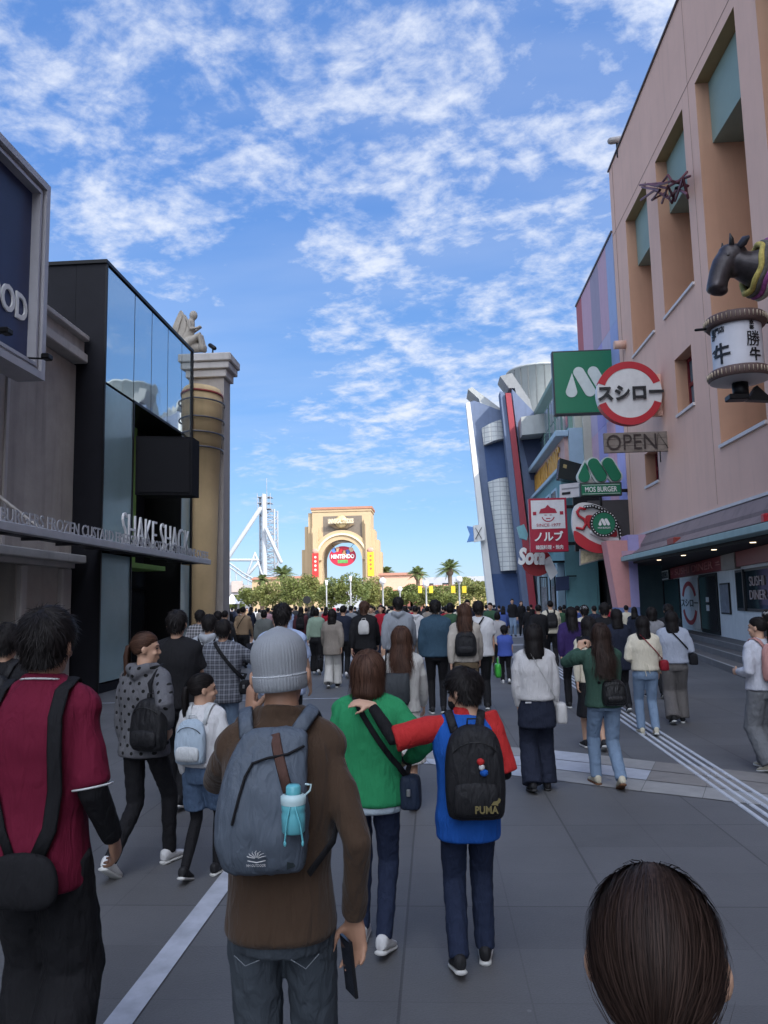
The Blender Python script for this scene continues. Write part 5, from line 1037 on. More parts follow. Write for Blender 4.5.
# ------------------------------------------------------------------ people
def V3(*a): return Vector(a)
def ik(a, b, l1, l2, pole):
    d = b-a; L_ = d.length
    if L_ > (l1+l2)*.999: b = a+d.normalized()*(l1+l2)*.999; d = b-a; L_ = d.length
    n = d.normalized(); x = (l1*l1-l2*l2+L_*L_)/(2*L_); h_ = math.sqrt(max(l1*l1-x*x, 0)); p = Vector(pole); p = p-n*p.dot(n); p.normalize(); return a+n*x+p*h_, b
def cloth(name, col=None, rough=.85, var=.10, sheen=.0, kind=None, c2=None):
    key = 'cloth_'+name
    if key in _mc: return _mc[key]
    m = bpy.data.materials.new(key); nt = nodes_of(m); N = nt.nodes; L = nt.links
    o = N.new('ShaderNodeOutputMaterial'); b = N.new('ShaderNodeBsdfPrincipled'); L.new(b.outputs[0], o.inputs[0]); b.inputs['Roughness'].default_value = rough; b.inputs['Specular IOR Level'].default_value = .2; b.inputs['Sheen Weight'].default_value = sheen
    tc = N.new('ShaderNodeTexCoord')
    def mt(op, a, b_=None):
        n = N.new('ShaderNodeMath'); n.operation = op
        for i, v in enumerate((a, b_)):
            if v is None: continue
            if isinstance(v, (int, float)): n.inputs[i].default_value = v
            else: L.new(v, n.inputs[i])
        return n.outputs[0]
    n1 = N.new('ShaderNodeTexNoise'); n1.inputs['Scale'].default_value = 9; n1.inputs['Detail'].default_value = 5; L.new(tc.outputs['Object'], n1.inputs[0])
    k = mt('ADD', mt('MULTIPLY', n1.outputs[0], 2*var), 1-var)
    base = N.new('ShaderNodeRGB'); base.outputs[0].default_value = (*col, 1); src = base.outputs[0]
    s = N.new('ShaderNodeSeparateXYZ'); L.new(tc.outputs['Object'], s.inputs[0])
    if kind == 'plaid':
        def band(c, per, w, ph=0): return mt('LESS_THAN', mt('PINGPONG', mt('ADD', c, ph), per/2), w)
        f = mt('ADD', mt('MULTIPLY', band(s.outputs[0], .055, .010), .5), mt('MULTIPLY', band(s.outputs[2], .055, .010), .5))
        f = mt('ADD', f, mt('MULTIPLY', mt('ADD', band(s.outputs[0], .055, .0035, .0275), band(s.outputs[2], .055, .0035, .0275)), .3))
    if kind == 'dots':
        fx = mt('SUBTRACT', mt('FRACT', mt('ADD', mt('DIVIDE', s.outputs[0], .078), .5)), .5); row = mt('FLOOR', mt('DIVIDE', s.outputs[2], .055))
        fx = mt('SUBTRACT', mt('FRACT', mt('ADD', mt('DIVIDE', s.outputs[0], .078), mt('MULTIPLY', mt('FLOORED_MODULO', row, 2), .5))), .5); fz = mt('SUBTRACT', mt('FRACT', mt('DIVIDE', s.outputs[2], .055)), .5)
        d = mt('ADD', mt('POWER', mt('MULTIPLY', fx, .078), 2), mt('POWER', mt('MULTIPLY', fz, .055), 2)); f = mt('LESS_THAN', d, .0125**2)
    if kind == 'knit':
        f = mt('MULTIPLY', mt('PINGPONG', s.outputs[0], .006), 60)
    if kind:
        mx = N.new('ShaderNodeMix'); mx.data_type = 'RGBA'; L.new(f, mx.inputs[0]); L.new(src, mx.inputs[6]); mx.inputs[7].default_value = (*(c2 or (0,0,0)), 1); src = mx.outputs[2]
    sc = N.new('ShaderNodeVectorMath'); sc.operation = 'SCALE'; L.new(src, sc.inputs[0]); L.new(k, sc.inputs['Scale']); L.new(sc.outputs[0], b.inputs['Base Color'])
    n2 = N.new('ShaderNodeTexNoise'); n2.inputs['Scale'].default_value = 13; n2.inputs['Detail'].default_value = 3; n2.inputs['Distortion'].default_value = .8; mp = N.new('ShaderNodeMapping'); mp.inputs['Scale'].default_value = (1.9, 1.9, .55); L.new(tc.outputs['Object'], mp.inputs[0]); L.new(mp.outputs[0], n2.inputs[0])
    n3 = N.new('ShaderNodeTexNoise'); n3.inputs['Scale'].default_value = 420; L.new(tc.outputs['Object'], n3.inputs[0])
    bp = N.new('ShaderNodeBump'); bp.inputs['Strength'].default_value = .5; bp.inputs['Distance'].default_value = .03; L.new(n2.outputs[0], bp.inputs['Height'])
    bp2 = N.new('ShaderNodeBump'); bp2.inputs['Strength'].default_value = .25; bp2.inputs['Distance'].default_value = .002; L.new(n3.outputs[0], bp2.inputs['Height']); L.new(bp.outputs[0], bp2.inputs['Normal']); L.new(bp2.outputs[0], b.inputs['Normal'])
    _mc[key] = m; return m
def hairmat(name, c):
    key = 'hair_'+name
    if key in _mc: return _mc[key]
    m = bpy.data.materials.new(key); nt = nodes_of(m); N = nt.nodes; L = nt.links; o = N.new('ShaderNodeOutputMaterial'); p = N.new('ShaderNodeBsdfPrincipled')
    a = N.new('ShaderNodeAttribute'); a.attribute_name = 'rnd'; mx = N.new('ShaderNodeMix'); mx.data_type = 'RGBA'; L.new(a.outputs['Fac'], mx.inputs[0]); mx.inputs[6].default_value = (*[v*.55 for v in c],1); mx.inputs[7].default_value = (*[v*1.7 for v in c],1)
    L.new(mx.outputs[2], p.inputs['Base Color']); p.inputs['Roughness'].default_value = .55; p.inputs['Specular IOR Level'].default_value = .14; L.new(p.outputs[0], o.inputs[0]); _mc[key] = m; return m
SKIN = M('skin', (.50,.30,.205), .55, var=.06, vscale=12, bump=.08, bscale=150); SKIN2 = M('skin_tan', (.42,.235,.155), .55, var=.06, vscale=12, bump=.08, bscale=150)
HB, HD, HBR = hairmat('black', (.012,.010,.010)), hairmat('dark_brown', (.030,.018,.014)), hairmat('brown', (.060,.030,.020))
fold = bpy.data.textures.new('folds', 'CLOUDS'); fold.noise_scale = .14; fold.noise_depth = 2
fold2 = bpy.data.textures.new('small_folds', 'CLOUDS'); fold2.noise_scale = .055; fold2.noise_depth = 2
def pbuild(mb, name, m, root, vox=None, disp=0, smooth_it=4, tex=None):
    me = bpy.data.meshes.new(name); me.from_pydata([tuple(v) for v in mb.v], [], mb.f)
    for mm in (m if isinstance(m, (list, tuple)) else [m]): me.materials.append(mm)
    me.polygons.foreach_set('material_index', mb.mi); me.polygons.foreach_set('use_smooth', mb.sm); me.update()
    o = bpy.data.objects.new(name, me); COL.objects.link(o)
    if root is not None: o.parent = root
    if vox:
        r_ = o.modifiers.new('join', 'REMESH'); r_.mode = 'VOXEL'; r_.voxel_size = vox; r_.use_smooth_shade = True
        s = o.modifiers.new('smooth', 'SMOOTH'); s.iterations = smooth_it; s.factor = .6
        if disp:
            d = o.modifiers.new('folds', 'DISPLACE'); d.texture = tex or fold; d.strength = disp; d.mid_level = .35; d.texture_coords = 'LOCAL'
            s2 = o.modifiers.new('smooth2', 'SMOOTH'); s2.iterations = 2; s2.factor = .5
    return o
def xform(mb, dst, mtx):
    dst.add([mtx @ Vector(v) for v in mb.v], mb.f, True); return dst
def hand(mb, w, d, n, side, s=1.0, curl=.5, grip=False):
    """w wrist, d finger direction, n palm normal (the way fingers curl), side = thumb direction"""
    d = d.normalized(); n = (n-d*n.dot(d)).normalized(); t = d.cross(n); t = t if t.dot(side) > 0 else -t
    q = w+d*.085*s
    mb.tube([w-d*.02, w+d*.03*s, q], [(.026*s,.020*s),(.038*s,.015*s),(.040*s,.0135*s)], 10, ref=n)
    Ls = (.066,.074,.070,.055)
    for k in range(4):
        off = t*(.0285-.019*k)*s; p = q-d*.008*s+off; pts = [p]; dr = d+t*(.10-.07*k); a = curl*(.75+.08*k)
        for L_ in (.42,.32,.26):
            dr = (Matrix.Rotation(a, 3, d.cross(n)) @ dr.normalized()); p = p+dr*Ls[k]*L_*s*1.0; pts.append(p)
        mb.tube(pts, [.0088*s,.0084*s,.0078*s,.0068*s], 8)
    b = w+d*.025*s+t*.025*s; td = (t*.8+d*.55+n*.35).normalized(); m1 = b+td*.034*s; m2 = m1+(d*.8+t*.25+n*(.3+curl*.6)).normalized()*.03*s; m3 = m2+(d*.8-t*.05+n*(.4+curl*.7)).normalized()*.024*s
    mb.tube([b,m1,m2,m3], [.013*s,.0115*s,.010*s,.0085*s], 8)
def head_mb(mb, Mx, female=False):
    q = MB(); q.ell((0,-.010,.027), (.075,.095,.090), 20, 14); q.ell((0,.016,-.03), (.060,.072,.083), 18, 12); q.ell((0,.052,-.090), (.030,.028,.024)); q.ell((0,.03,-.07), (.05,.045,.04))
    q.tube([(0,.086,.008),(0,.094,-.012),(0,.099,-.027)], [.008,.010,.0125], 8); q.ell((0,.078,.028), (.048,.014,.012)); q.ell((0,.086,-.060), (.023,.011,.006)); q.ell((0,.084,-.069), (.020,.011,.007))
    for sx in (-1,1): q.ell((sx*.036,.062,-.030), (.022,.022,.020)); q.ell((sx*.082,-.010,-.008), (.010,.021,.032), rot=Euler((.2,0,sx*.5))); q.ell((sx*.012,.096,-.030), (.008,.009,.007))
    q.tube([(0,-.028,-.20),(0,-.020,-.12),(0,-.012,-.04)], [(.062,.058),(.053,.052),(.050,.055)], 14, ref=(0,1,0))
    return xform(q, mb, Mx)
def hairline(d):
    y = d[:,1]; return np.interp(y, [-1,-.45,-.12,.02,.25,.6,1], [-.80,-.64,-.46,-.14,.02,.30,.48])
def hair(root, Mx, style, m, n=1500, wd=.0018, seed=1, length=None, shell_only=False, part=0.0):
    rs = np.random.RandomState(seed); E = np.array((.079,.099,.094)); C = np.array((0,-.010,.029)); V = []; F_ = []; W = []
    cut = dict(short=0, crop=0, bob=0, long=0, pony=0, bun=0, lowpony=0)
    # ---- shell
    sg, rg = (36, 22) if not shell_only else (20, 12)
    for i in range(rg+1):
        ph = math.pi*i/rg
        for k in range(sg):
            a = 2*math.pi*k/sg; d = np.array((math.sin(ph)*math.cos(a), math.sin(ph)*math.sin(a), math.cos(ph)))
            h0 = hairline(d[None])[0]; f = 1.0 if d[2] > h0 else max(.86, 1-(h0-d[2])*.9)
            thick = 1.03+.035*max(0, d[2]) if style in ('short','crop') else 1.03
            if style in ('short',): thick += .05*max(0, d[2])+.02*noise.noise(Vector(d*3.5)+Vector((seed,0,0)))
            V.append(C+d*E*thick*f)
    F_ += [(i*sg+k, i*sg+(k+1) % sg, (i+1)*sg+(k+1) % sg, (i+1)*sg+k) for i in range(rg) for k in range(sg)]; W = [.25]*len(V)
    q = MB(); q.add(V, F_, True)
    G = {'pony': np.array((0,-.098,.035)), 'bun': np.array((0,-.085,.075)), 'lowpony': np.array((0,-.108,-.050))}.get(style)
    Lb = {'short': .06, 'crop': .03, 'bob': .175, 'long': .46, 'pony': .34, 'bun': .12, 'lowpony': .30}[style] if length is None else length
    if style == 'bob': q.ell((0,-.022,-.012), (.088,.088,.10), 20, 12)
    if style == 'long': q.ell((0,-.03,-.03), (.089,.084,.115), 20, 12); q.tube([(0,-.055,-.05),(0,-.085,-.16),(0,-.115,-.24),(0,-.125,-.05-Lb*.85)], [(.088,.055),(.098,.042),(.100,.034),(.07,.018)], 14, ref=(0,1,0))
    if style in ('pony','lowpony'):
        g_ = Vector(G); q.ell(g_, (.02,.02,.02)); q.tube([g_, g_+Vector((0,-.035,-.015)), g_+Vector((0,-.045,-.08)), g_+Vector((0,-.04,-Lb*.6)), g_+Vector((0,-.03,-Lb))], [.016,.022,.026,.022,.008], 10)
    if style == 'bun': q.ell((0,-.10,.085), (.036,.034,.036), 14, 10)
    W = [.25]*len(q.v)
    if not shell_only:
        d = rs.normal(size=(int(n*2.6), 3)); d /= np.linalg.norm(d, axis=1)[:,None]; d = d[d[:,2] > hairline(d)+.02][:n]; n = len(d)
        lift = rs.uniform(.001, .006, n) if style in ('short','crop') else rs.uniform(.002, .020, n) if style in ('long','bob') else rs.uniform(.001,.006,n)
        fly = rs.rand(n) < .03; lift = rs.uniform(.0005,.003,n) if style == 'lowpony' else lift; lift = np.where(fly, rs.uniform(.004,.009,n) if style in ('short','crop') else rs.uniform(.004,.012,n), lift); rnd = rs.rand(n); pos = C+d*E*1.01; K_ = {'short': 6, 'crop': 4, 'bob': 13, 'long': 22, 'pony': 20, 'bun': 9, 'lowpony': 18}[style]
        step = Lb/K_*rs.uniform(.85, 1.12, n)
        if G is not None: step = np.full(n, .0)
        crown = C+np.array((part,-.45,.89))*E; pts = [pos.copy()]; jit = rs.normal(size=(n,3))
        arr = np.zeros(n, bool); spread = rs.normal(size=(n,3))*np.array((.013,.011,.0)); 
        for k in range(K_):
            u = k/K_; nr = (pos-C)/E**2; nr /= np.linalg.norm(nr, axis=1)[:,None]
            if G is not None:
                g = G-pos; dist = np.linalg.norm(g, axis=1); arr |= dist < .024; kk = 10 if style != 'bun' else 8
                stp = np.where(arr, Lb/(K_*.55), np.maximum(dist/max(1, kk-k), .012)); t = g-(g*nr).sum(1)[:,None]*nr*.85
                t /= np.linalg.norm(t, axis=1)[:,None]+1e-9; t = t+jit*(.07*(1-u)); t /= np.linalg.norm(t, axis=1)[:,None]+1e-9
                if style == 'bun': fall = jit*.6
                else:
                    dz = np.clip((G[2]+.03-pos[:,2])/.06, 0, 1); fall = np.stack([spread[:,0]*3, -.55*(1-dz)+spread[:,1]*2, -np.ones(n)*(.35+dz)], 1)
                fall /= np.linalg.norm(fall, axis=1)[:,None]+1e-9
                t = np.where(arr[:,None], fall, t); pos = pos+t*stp[:,None]
            else:
                t = pos-crown; t = t-(t*nr).sum(1)[:,None]*nr; t /= np.linalg.norm(t, axis=1)[:,None]+1e-9
                down = np.tile(np.array((0,-.06,-1.0)), (n,1)); below = np.clip((.0-pos[:,2])/.05, 0, 1)[:,None]
                if style == 'bob': down[:,:2] += -pos[:,:2]*np.clip((-.09-pos[:,2])/.04, 0, 1)[:,None]*9
                if style == 'long': down += np.stack([np.sin(pos[:,2]*26+rnd*2)*.16, -.25+np.cos(pos[:,2]*22+rnd)*.08, np.zeros(n)], 1)
                w_ = np.maximum(below, .25 if style not in ('short','crop') else .12); dr = t*(1-w_)+down*w_+jit*(.10 if style in ('bob','long') else .22)
                if style == 'long' or style == 'bob':   # keep hair out of the face
                    side_ = pos[:,1] > .03; dr[:,1] -= np.where(side_ & (pos[:,2] < .07), .9, 0)
                dr /= np.linalg.norm(dr, axis=1)[:,None]; pos = pos+dr*step[:,None]
            lf = lift*(1+u*1.2) if style in ('short',) else lift
            if style == 'short': lf = lf+.008*np.clip(pos[:,2]/.1, 0, 1)
            if G is not None: lf = np.where(fly, lift*(.5+np.sin(u*3.1)), lift*.6)
            e = E*1.03+lf[:,None]; f = np.linalg.norm((pos-C)/e, axis=1); ins = f < 1; hd_ = (~arr) if G is not None else np.ones(n, bool); mk = ins & hd_
            pos[mk] = C+(pos[mk]-C)/f[mk][:,None]
            B, be = np.array((0,-.0,-.40)), np.array((.225,.125,.26)); f = np.linalg.norm((pos-B)/be, axis=1); mk = (f < 1) & (pos[:,1] < .05); pos[mk] = B+(pos[mk]-B)/f[mk][:,None]; pos[mk,1] -= lift[mk]*.4
            pts.append(pos.copy())
        P_ = np.stack(pts, 1); T = np.gradient(P_, axis=1); out = P_-C; out[:,:,2] *= .3; S_ = np.cross(T, out); S_ /= np.linalg.norm(S_, axis=2)[:,:,None]+1e-9
        kk = P_.shape[1]; tap = np.interp(np.arange(kk)/(kk-1), [0,.6,1], [1,1,.25])[None,:,None]*wd*(.6+.8*rs.rand(n))[:,None,None]
        A, B_ = P_-S_*tap, P_+S_*tap; o = len(q.v); arr_ = np.stack([A, B_], 2).reshape(-1, 3); q.v += arr_.tolist()
        idx = (np.arange(n)*kk*2)[:,None]+(np.arange(kk-1)*2)[None,:]; idx = idx.reshape(-1)+o
        fs = np.stack([idx, idx+1, idx+3, idx+2], 1).tolist(); q.f += fs; q.mi += [0]*len(fs); q.sm += [True]*len(fs); W += np.repeat(rnd, kk*2).tolist()
    q.v = [tuple(Mx @ Vector(v)) for v in q.v]
    o = pbuild(q, 'hair', m, root); set_rnd(o, W); return o
TORSO = [(.80,.165,.118),(.86,.168,.118),(.93,.160,.110),(1.02,.150,.103),(1.12,.158,.108),(1.24,.176,.116),(1.33,.180,.112),(1.385,.170,.100),(1.43,.118,.082),(1.465,.070,.066)]
def tr_at(z, w=1.0, d=1.0):
    zz = [t[0] for t in TORSO]; return float(np.interp(z, zz, [t[1] for t in TORSO]))*w, float(np.interp(z, zz, [t[2] for t in TORSO]))*d
def back_y(x, z, w=1.0, d=1.0, off=.0):
    rx, ry = tr_at(z, w, d); return -(ry*math.sqrt(max(.03, 1-min(1, abs(x)/rx)**2.3)))-off
def person(X, Y, h, label, rot=0, stride=.6, w=1.0, arms=('swing','swing'), top='long', tcol=None, hem=.86, boxy=1.0, bottom='jeans', bcol=None, shoes=None, sole=None,
           hair_style='short', hmat=None, yaw=0, tilt=0, q='mid', collar=None, sleeve_cut=None, skin=None, nh=None, hwd=None, hlen=None, belly=1.0, armlen=1.0, group=None, eyes=False, headscale=1.0, seed=None, nod=0, sleeve_r=None):
    w = w*.94; skin = skin or SKIN; hmat = hmat or HB; seed = seed if seed is not None else int(abs(X*131+Y*17)*10) % 9999; rg = random.Random(seed)
    vox = {'hero': .0065, 'near': .009, 'mid': .013, 'far': .02}[q]; J = {}
    pz = .93-.035*abs(stride); HR, HL = V3(.088*w**.5, 0, pz-.03), V3(-.088*w**.5, 0, pz-.03); st = abs(stride)
    def foot(front, sx, a):
        if front: return V3(sx*.085, .25*a, .085), 0.0
        p = R(38)*a; return V3(sx*.085, -.30*a, .085*math.cos(p)+.12*math.sin(p)), p
    fl, pl_ = foot(stride >= 0, -1, st); fr, pr = foot(stride < 0, 1, st)
    if st < .05: fl, fr, pl_, pr = V3(-.09,0,.085), V3(.09,.02,.085), 0, 0
    kl, fl2 = ik(HL, fl, .42, .42, (0,1,0)); kr, fr2 = ik(HR, fr, .42, .42, (0,1,0))
    sw = .168*w; SL, SR = V3(-sw,0,1.385), V3(sw,0,1.385); res = []
    for sx, S_, a in ((-1,SL,arms[0]),(1,SR,arms[1])):
        l1, l2 = .285*armlen, .25*armlen
        if a == 'swing':
            ph = (-stride if sx < 0 else stride)*.55+rg.uniform(-.05,.05); d1 = V3(sx*.14, math.sin(ph), -math.cos(ph)).normalized(); e = S_+d1*l1; ph2 = ph+.28; wr = e+V3(sx*.02, math.sin(ph2), -math.cos(ph2)).normalized()*l2
            res.append((S_, e, wr, None))
        elif a == 'down':
            e = S_+V3(sx*.11,-.05,-1).normalized()*l1; wr = e+V3(-sx*.02,.16,-1).normalized()*l2; res.append((S_, e, wr, None))
        elif a == 'bent':
            e = S_+V3(sx*.25,-.15,-1).normalized()*l1; wr = e+V3(-sx*.35,1,-.1).normalized()*l2; res.append((S_, e, wr, None))
        elif a == 'up':
            e = S_+V3(sx*.45,.6,-.75).normalized()*l1; wr = e+V3(-sx*.45,.25,1).normalized()*l2; res.append((S_, e, wr, None))
        else:   # dict(to=, pole=, dir=, n=, side=, curl=)
            e, wr = ik(S_, Vector(a['to']), l1, l2, a.get('pole', (sx,-.5,-1))); res.append((S_, e, wr, a))
    # ---- body: one continuous mesh
    b = MB(); Mx = Matrix.Translation((0,.012,1.585)) @ Matrix.Rotation(R(yaw), 4, 'Z') @ Matrix.Rotation(R(tilt), 4, 'Y') @ Matrix.Rotation(R(-nod), 4, 'X') @ (Matrix.Diagonal((*headscale, 1)) if isinstance(headscale, tuple) else Matrix.Scale(headscale, 4))
    head_mb(b, Mx); b.tube([(0,-.012,1.36),(0,-.006,1.44),(0,0,1.50)], [(.075,.06),(.056,.054),(.052,.052)], 14, ref=(0,1,0))
    k = .86; b.loft([(0,0,z-.01,rx*w*k,ry*k) for z, rx, ry in TORSO[1:]], 20)
    b.tube([SL+V3(.01,0,-.01), SR+V3(-.01,0,-.01)], .045, 10)
    for (S_, e, wr, a), sx in zip(res, (-1,1)):
        b.tube([S_, S_.lerp(e,.5), e, e.lerp(wr,.35), wr], [.038,.036,.029,.031,.023], 10)
        fd = (wr-e).normalized()
        if a: hand(b, wr, Vector(a.get('dir', fd)), Vector(a.get('n', (-sx,0,0))), Vector(a.get('side', (0,1,0))), 1.0, a.get('curl', .45))
        else: hand(b, wr, fd, V3(-sx,0,0), V3(0,1,.1), 1.0, .42)
    for H_, kn, f_ in ((HL,kl,fl2),(HR,kr,fr2)): b.tube([H_, H_.lerp(kn,.5), kn, kn.lerp(f_,.35), f_], [.072,.064,.048,.048,.032], 12)
    root = pbuild(b, 'person', skin, None, vox=vox, smooth_it=2 if q in ('hero','near') else 1)
    root.location = (X, Y, 0); root.rotation_euler.z = R(rot); S = h/1.70; root.scale = (S, S, S); root['_w'] = (X, Y, 0); tag(root, label, 'person', group)
    root['_pose'] = [float(c) for r_ in res for p in r_[:3] for c in p]
    if eyes:
        for sx in (-1,1):
            e_ = MB(); e_.ell((sx*.031,.0785,.006), (.0125,.009,.0055)); ee = MB(); xform(e_, ee, Mx); pbuild(ee, 'eye', M('eye_dark', (.02,.015,.012), .2, var=0, bump=0), root)
            e_ = MB(); e_.tube([(sx*.016,.088,.026),(sx*.032,.085,.031),(sx*.048,.074,.027)], .0028, 6); ee = MB(); xform(e_, ee, Mx); pbuild(ee, 'eyebrow', HD, root)
    # ---- top
    dd = .017 if q in ('hero','near') else .013
    if top:
        t = MB(); secs = [(hem, *[v*(1.0) for v in tr_at(hem)])]+[s for s in TORSO if s[0] > hem+.02]; nb = []
        for z, rx, ry in secs:
            bx = 1+(boxy-1)*np.interp(z, [.8,1.25,1.4], [1,.7,0]); nb.append((0,0,z,rx*w*bx*1.06+.004,ry*bx*belly*1.10+.006))
        t.loft([(0,0,hem-.004,nb[0][3]*.93,nb[0][4]*.93)]+nb, 28)
        t.tube([SL+V3(.012,0,-.008), SR+V3(-.012,0,-.008)], .060, 12)
        for sx in (-1,1): t.tube([(sx*.035,-.004,1.445),(sx*.09*w,-.004,1.425),(sx*.15*w,0,1.398),(sx*.175*w,0,1.372)], [.046,.050,.054,.056], 12)
        for (S_, e, wr, a), sx in zip(res, (-1,1)):
            if top == 'tee':
                c = S_.lerp(e, sleeve_cut or .72); t.tube([S_+V3(-sx*.02,0,0), c], [.058,(.070 if boxy > 1.05 else .064)], 14, round_=False)
            elif top == 'long':
                r0 = sleeve_r or (.060+.012*(boxy-1)*5 if boxy > 1 else .058); c = S_.lerp(e, .5); wr2 = e.lerp(wr, .96)
                t.tube([S_+V3(-sx*.025,0,-.004), c, e, e.lerp(wr2,.5), wr2], [r0-.002, r0, r0-.008, r0-.012, .036], 14, round_=False)
            elif top == 'vest': pass
        if collar == 'hood':
            t.tube([(-.085,.01,1.455),(-.075,-.075,1.45),(0,-.115,1.42),(.075,-.075,1.45),(.085,.01,1.455)], [.035,.045,.055,.045,.035], 12)
        elif collar: t.tube([(.068*math.cos(a_),.004+.066*math.sin(a_),1.478-.012*math.sin(a_)) for a_ in np.linspace(0, 2*math.pi, 20)], .012 if collar == 'thin' else .018, 8, cap=False)
        pbuild(t, {'tee': 'shirt', 'long': 'jacket' if collar == 'hood' else 'sweater', 'vest': 'vest'}[top], tcol, root, vox=max(vox, .0085), disp=dd, smooth_it=14 if q in ('hero','near') else 8)
    # ---- bottom
    if bottom:
        t = MB(); r1, r2, r3 = {'slim': (.088,.062,.046), 'jeans': (.094,.070,.058), 'wide': (.104,.098,.105), 'skirt': (.1,.1,.1), 'shorts': (.1,.09,.06), 'leggings': (.078,.052,.036), 'dress': (.1,.1,.1)}[bottom]
        zt_ = max(hem+.05, 1.0) if bottom != 'dress' else 1.05
        if bottom in ('skirt','dress'):
            t.loft([(0,0,.42,.235*w,.20),(0,0,.6,.21*w,.175),(0,0,.8,.185*w,.145),(0,0,.93,.165*w,.118),(0,0,zt_,.150*w,.105)], 26)
        else:
            t.loft([(0,-.005,.80,.152*w,.103),(0,-.010,.86,.160*w,.114),(0,-.006,.94,.155*w,.108),(0,0,zt_,.125*w,.085)], 24)
            for H_, kn, f_ in ((HL,kl,fl2),(HR,kr,fr2)):
                sx = -1 if H_.x < 0 else 1; lowf = kn.lerp(f_, 1.03 if bottom not in ('shorts',) else .1)
                if bottom == 'shorts': t.tube([H_+V3(0,0,.0), H_.lerp(kn,.75)], [.098,.105], 14, round_=False)
                else:
                    sl = .9 if bottom == 'wide' else 1
                    t.tube([H_, H_.lerp(kn,.5), kn, kn.lerp(lowf,.5), lowf], [r1*w, (r1+r2)/2*w**.5, r2, (r2+r3)/2, r3], 16, round_=False)
        pbuild(t, 'skirt' if bottom in ('skirt','dress') else 'trousers', bcol, root, vox=max(vox, .0085), disp=dd*.9, tex=fold2 if q in ('hero','near') else None)
    # ---- shoes
    shoes = shoes or cloth('shoe_black', (.02,.02,.022), .6); sole = sole or M('sole_white', (.55,.55,.53), .6, bump=0)
    for f_, p in ((fl2,pl_),(fr2,pr)):
        sx = -1 if f_.x < 0 else 1; Rm = Matrix.Translation(f_) @ Matrix.Rotation(R(-sx*6), 4, 'Z') @ Matrix.Rotation(-p, 4, 'X')
        def footloft(prof, seg=16):
            m_ = MB(); n_ = len(prof)
            vs = []
            for y, wx, z0, z1 in prof:
                for k_ in range(seg):
                    a_ = 2*math.pi*k_/seg; c, s = math.cos(a_), math.sin(a_); vs.append((wx*math.copysign(abs(c)**.8,c), y, (z0+z1)/2+(z1-z0)/2*math.copysign(abs(s)**.75,s)))
            m_.add(vs, [(i*seg+(k_+1) % seg, i*seg+k_, (i+1)*seg+k_, (i+1)*seg+(k_+1) % seg) for i in range(n_-1) for k_ in range(seg)]+[list(range(seg)), [(n_-1)*seg+k_ for k_ in range(seg-1,-1,-1)]], True); return m_
        up = footloft([(-.075,.018,-.060,-.010),(-.066,.032,-.064,.018),(-.03,.037,-.066,.022),(.01,.038,-.066,.018),(.05,.041,-.066,-.008),(.10,.045,-.066,-.024),(.145,.042,-.066,-.034),(.178,.028,-.066,-.044),(.188,.012,-.064,-.052)])
        so_ = footloft([(-.080,.020,-.085,-.060),(-.068,.036,-.085,-.060),(0,.036,-.085,-.062),(.06,.042,-.085,-.062),(.12,.048,-.085,-.060),(.165,.042,-.084,-.058),(.192,.020,-.080,-.056)])
        um = MB(); xform(up, um, Rm); sh = pbuild(um, 'shoe', shoes, root)
        if q != 'far': sm_ = MB(); xform(so_, sm_, Rm); pbuild(sm_, 'sole', sole, sh)
    # ---- hair
    if hair_style:
        n_ = nh if nh is not None else {'hero': 5200, 'near': 2600, 'mid': 900, 'far': 0}[q]; wd_ = hwd or {'hero': .0012, 'near': .0018, 'mid': .0032, 'far': .005}[q]
        hair(root, Mx, hair_style, hmat, n_, wd_, seed, hlen, shell_only=(n_ == 0))
    root['_S'] = S; root['_boxy'] = boxy
    return root
def attach(root, name, label, cat, group=None):
    t = thing(name, label, cat, root.location, group); t.rotation_euler = root.rotation_euler; t.scale = root.scale; return t
def ribbon(mb, pts, wd, th=.004, ref=(0,-1,0)): return mb.tube(pts, [(wd,th)]*len(pts), 8, ref=ref, round_=False)
def bk(x, z, w=1, off=.016, d=1.12): return V3(x, back_y(x, z, w*1.06, d, off), z)
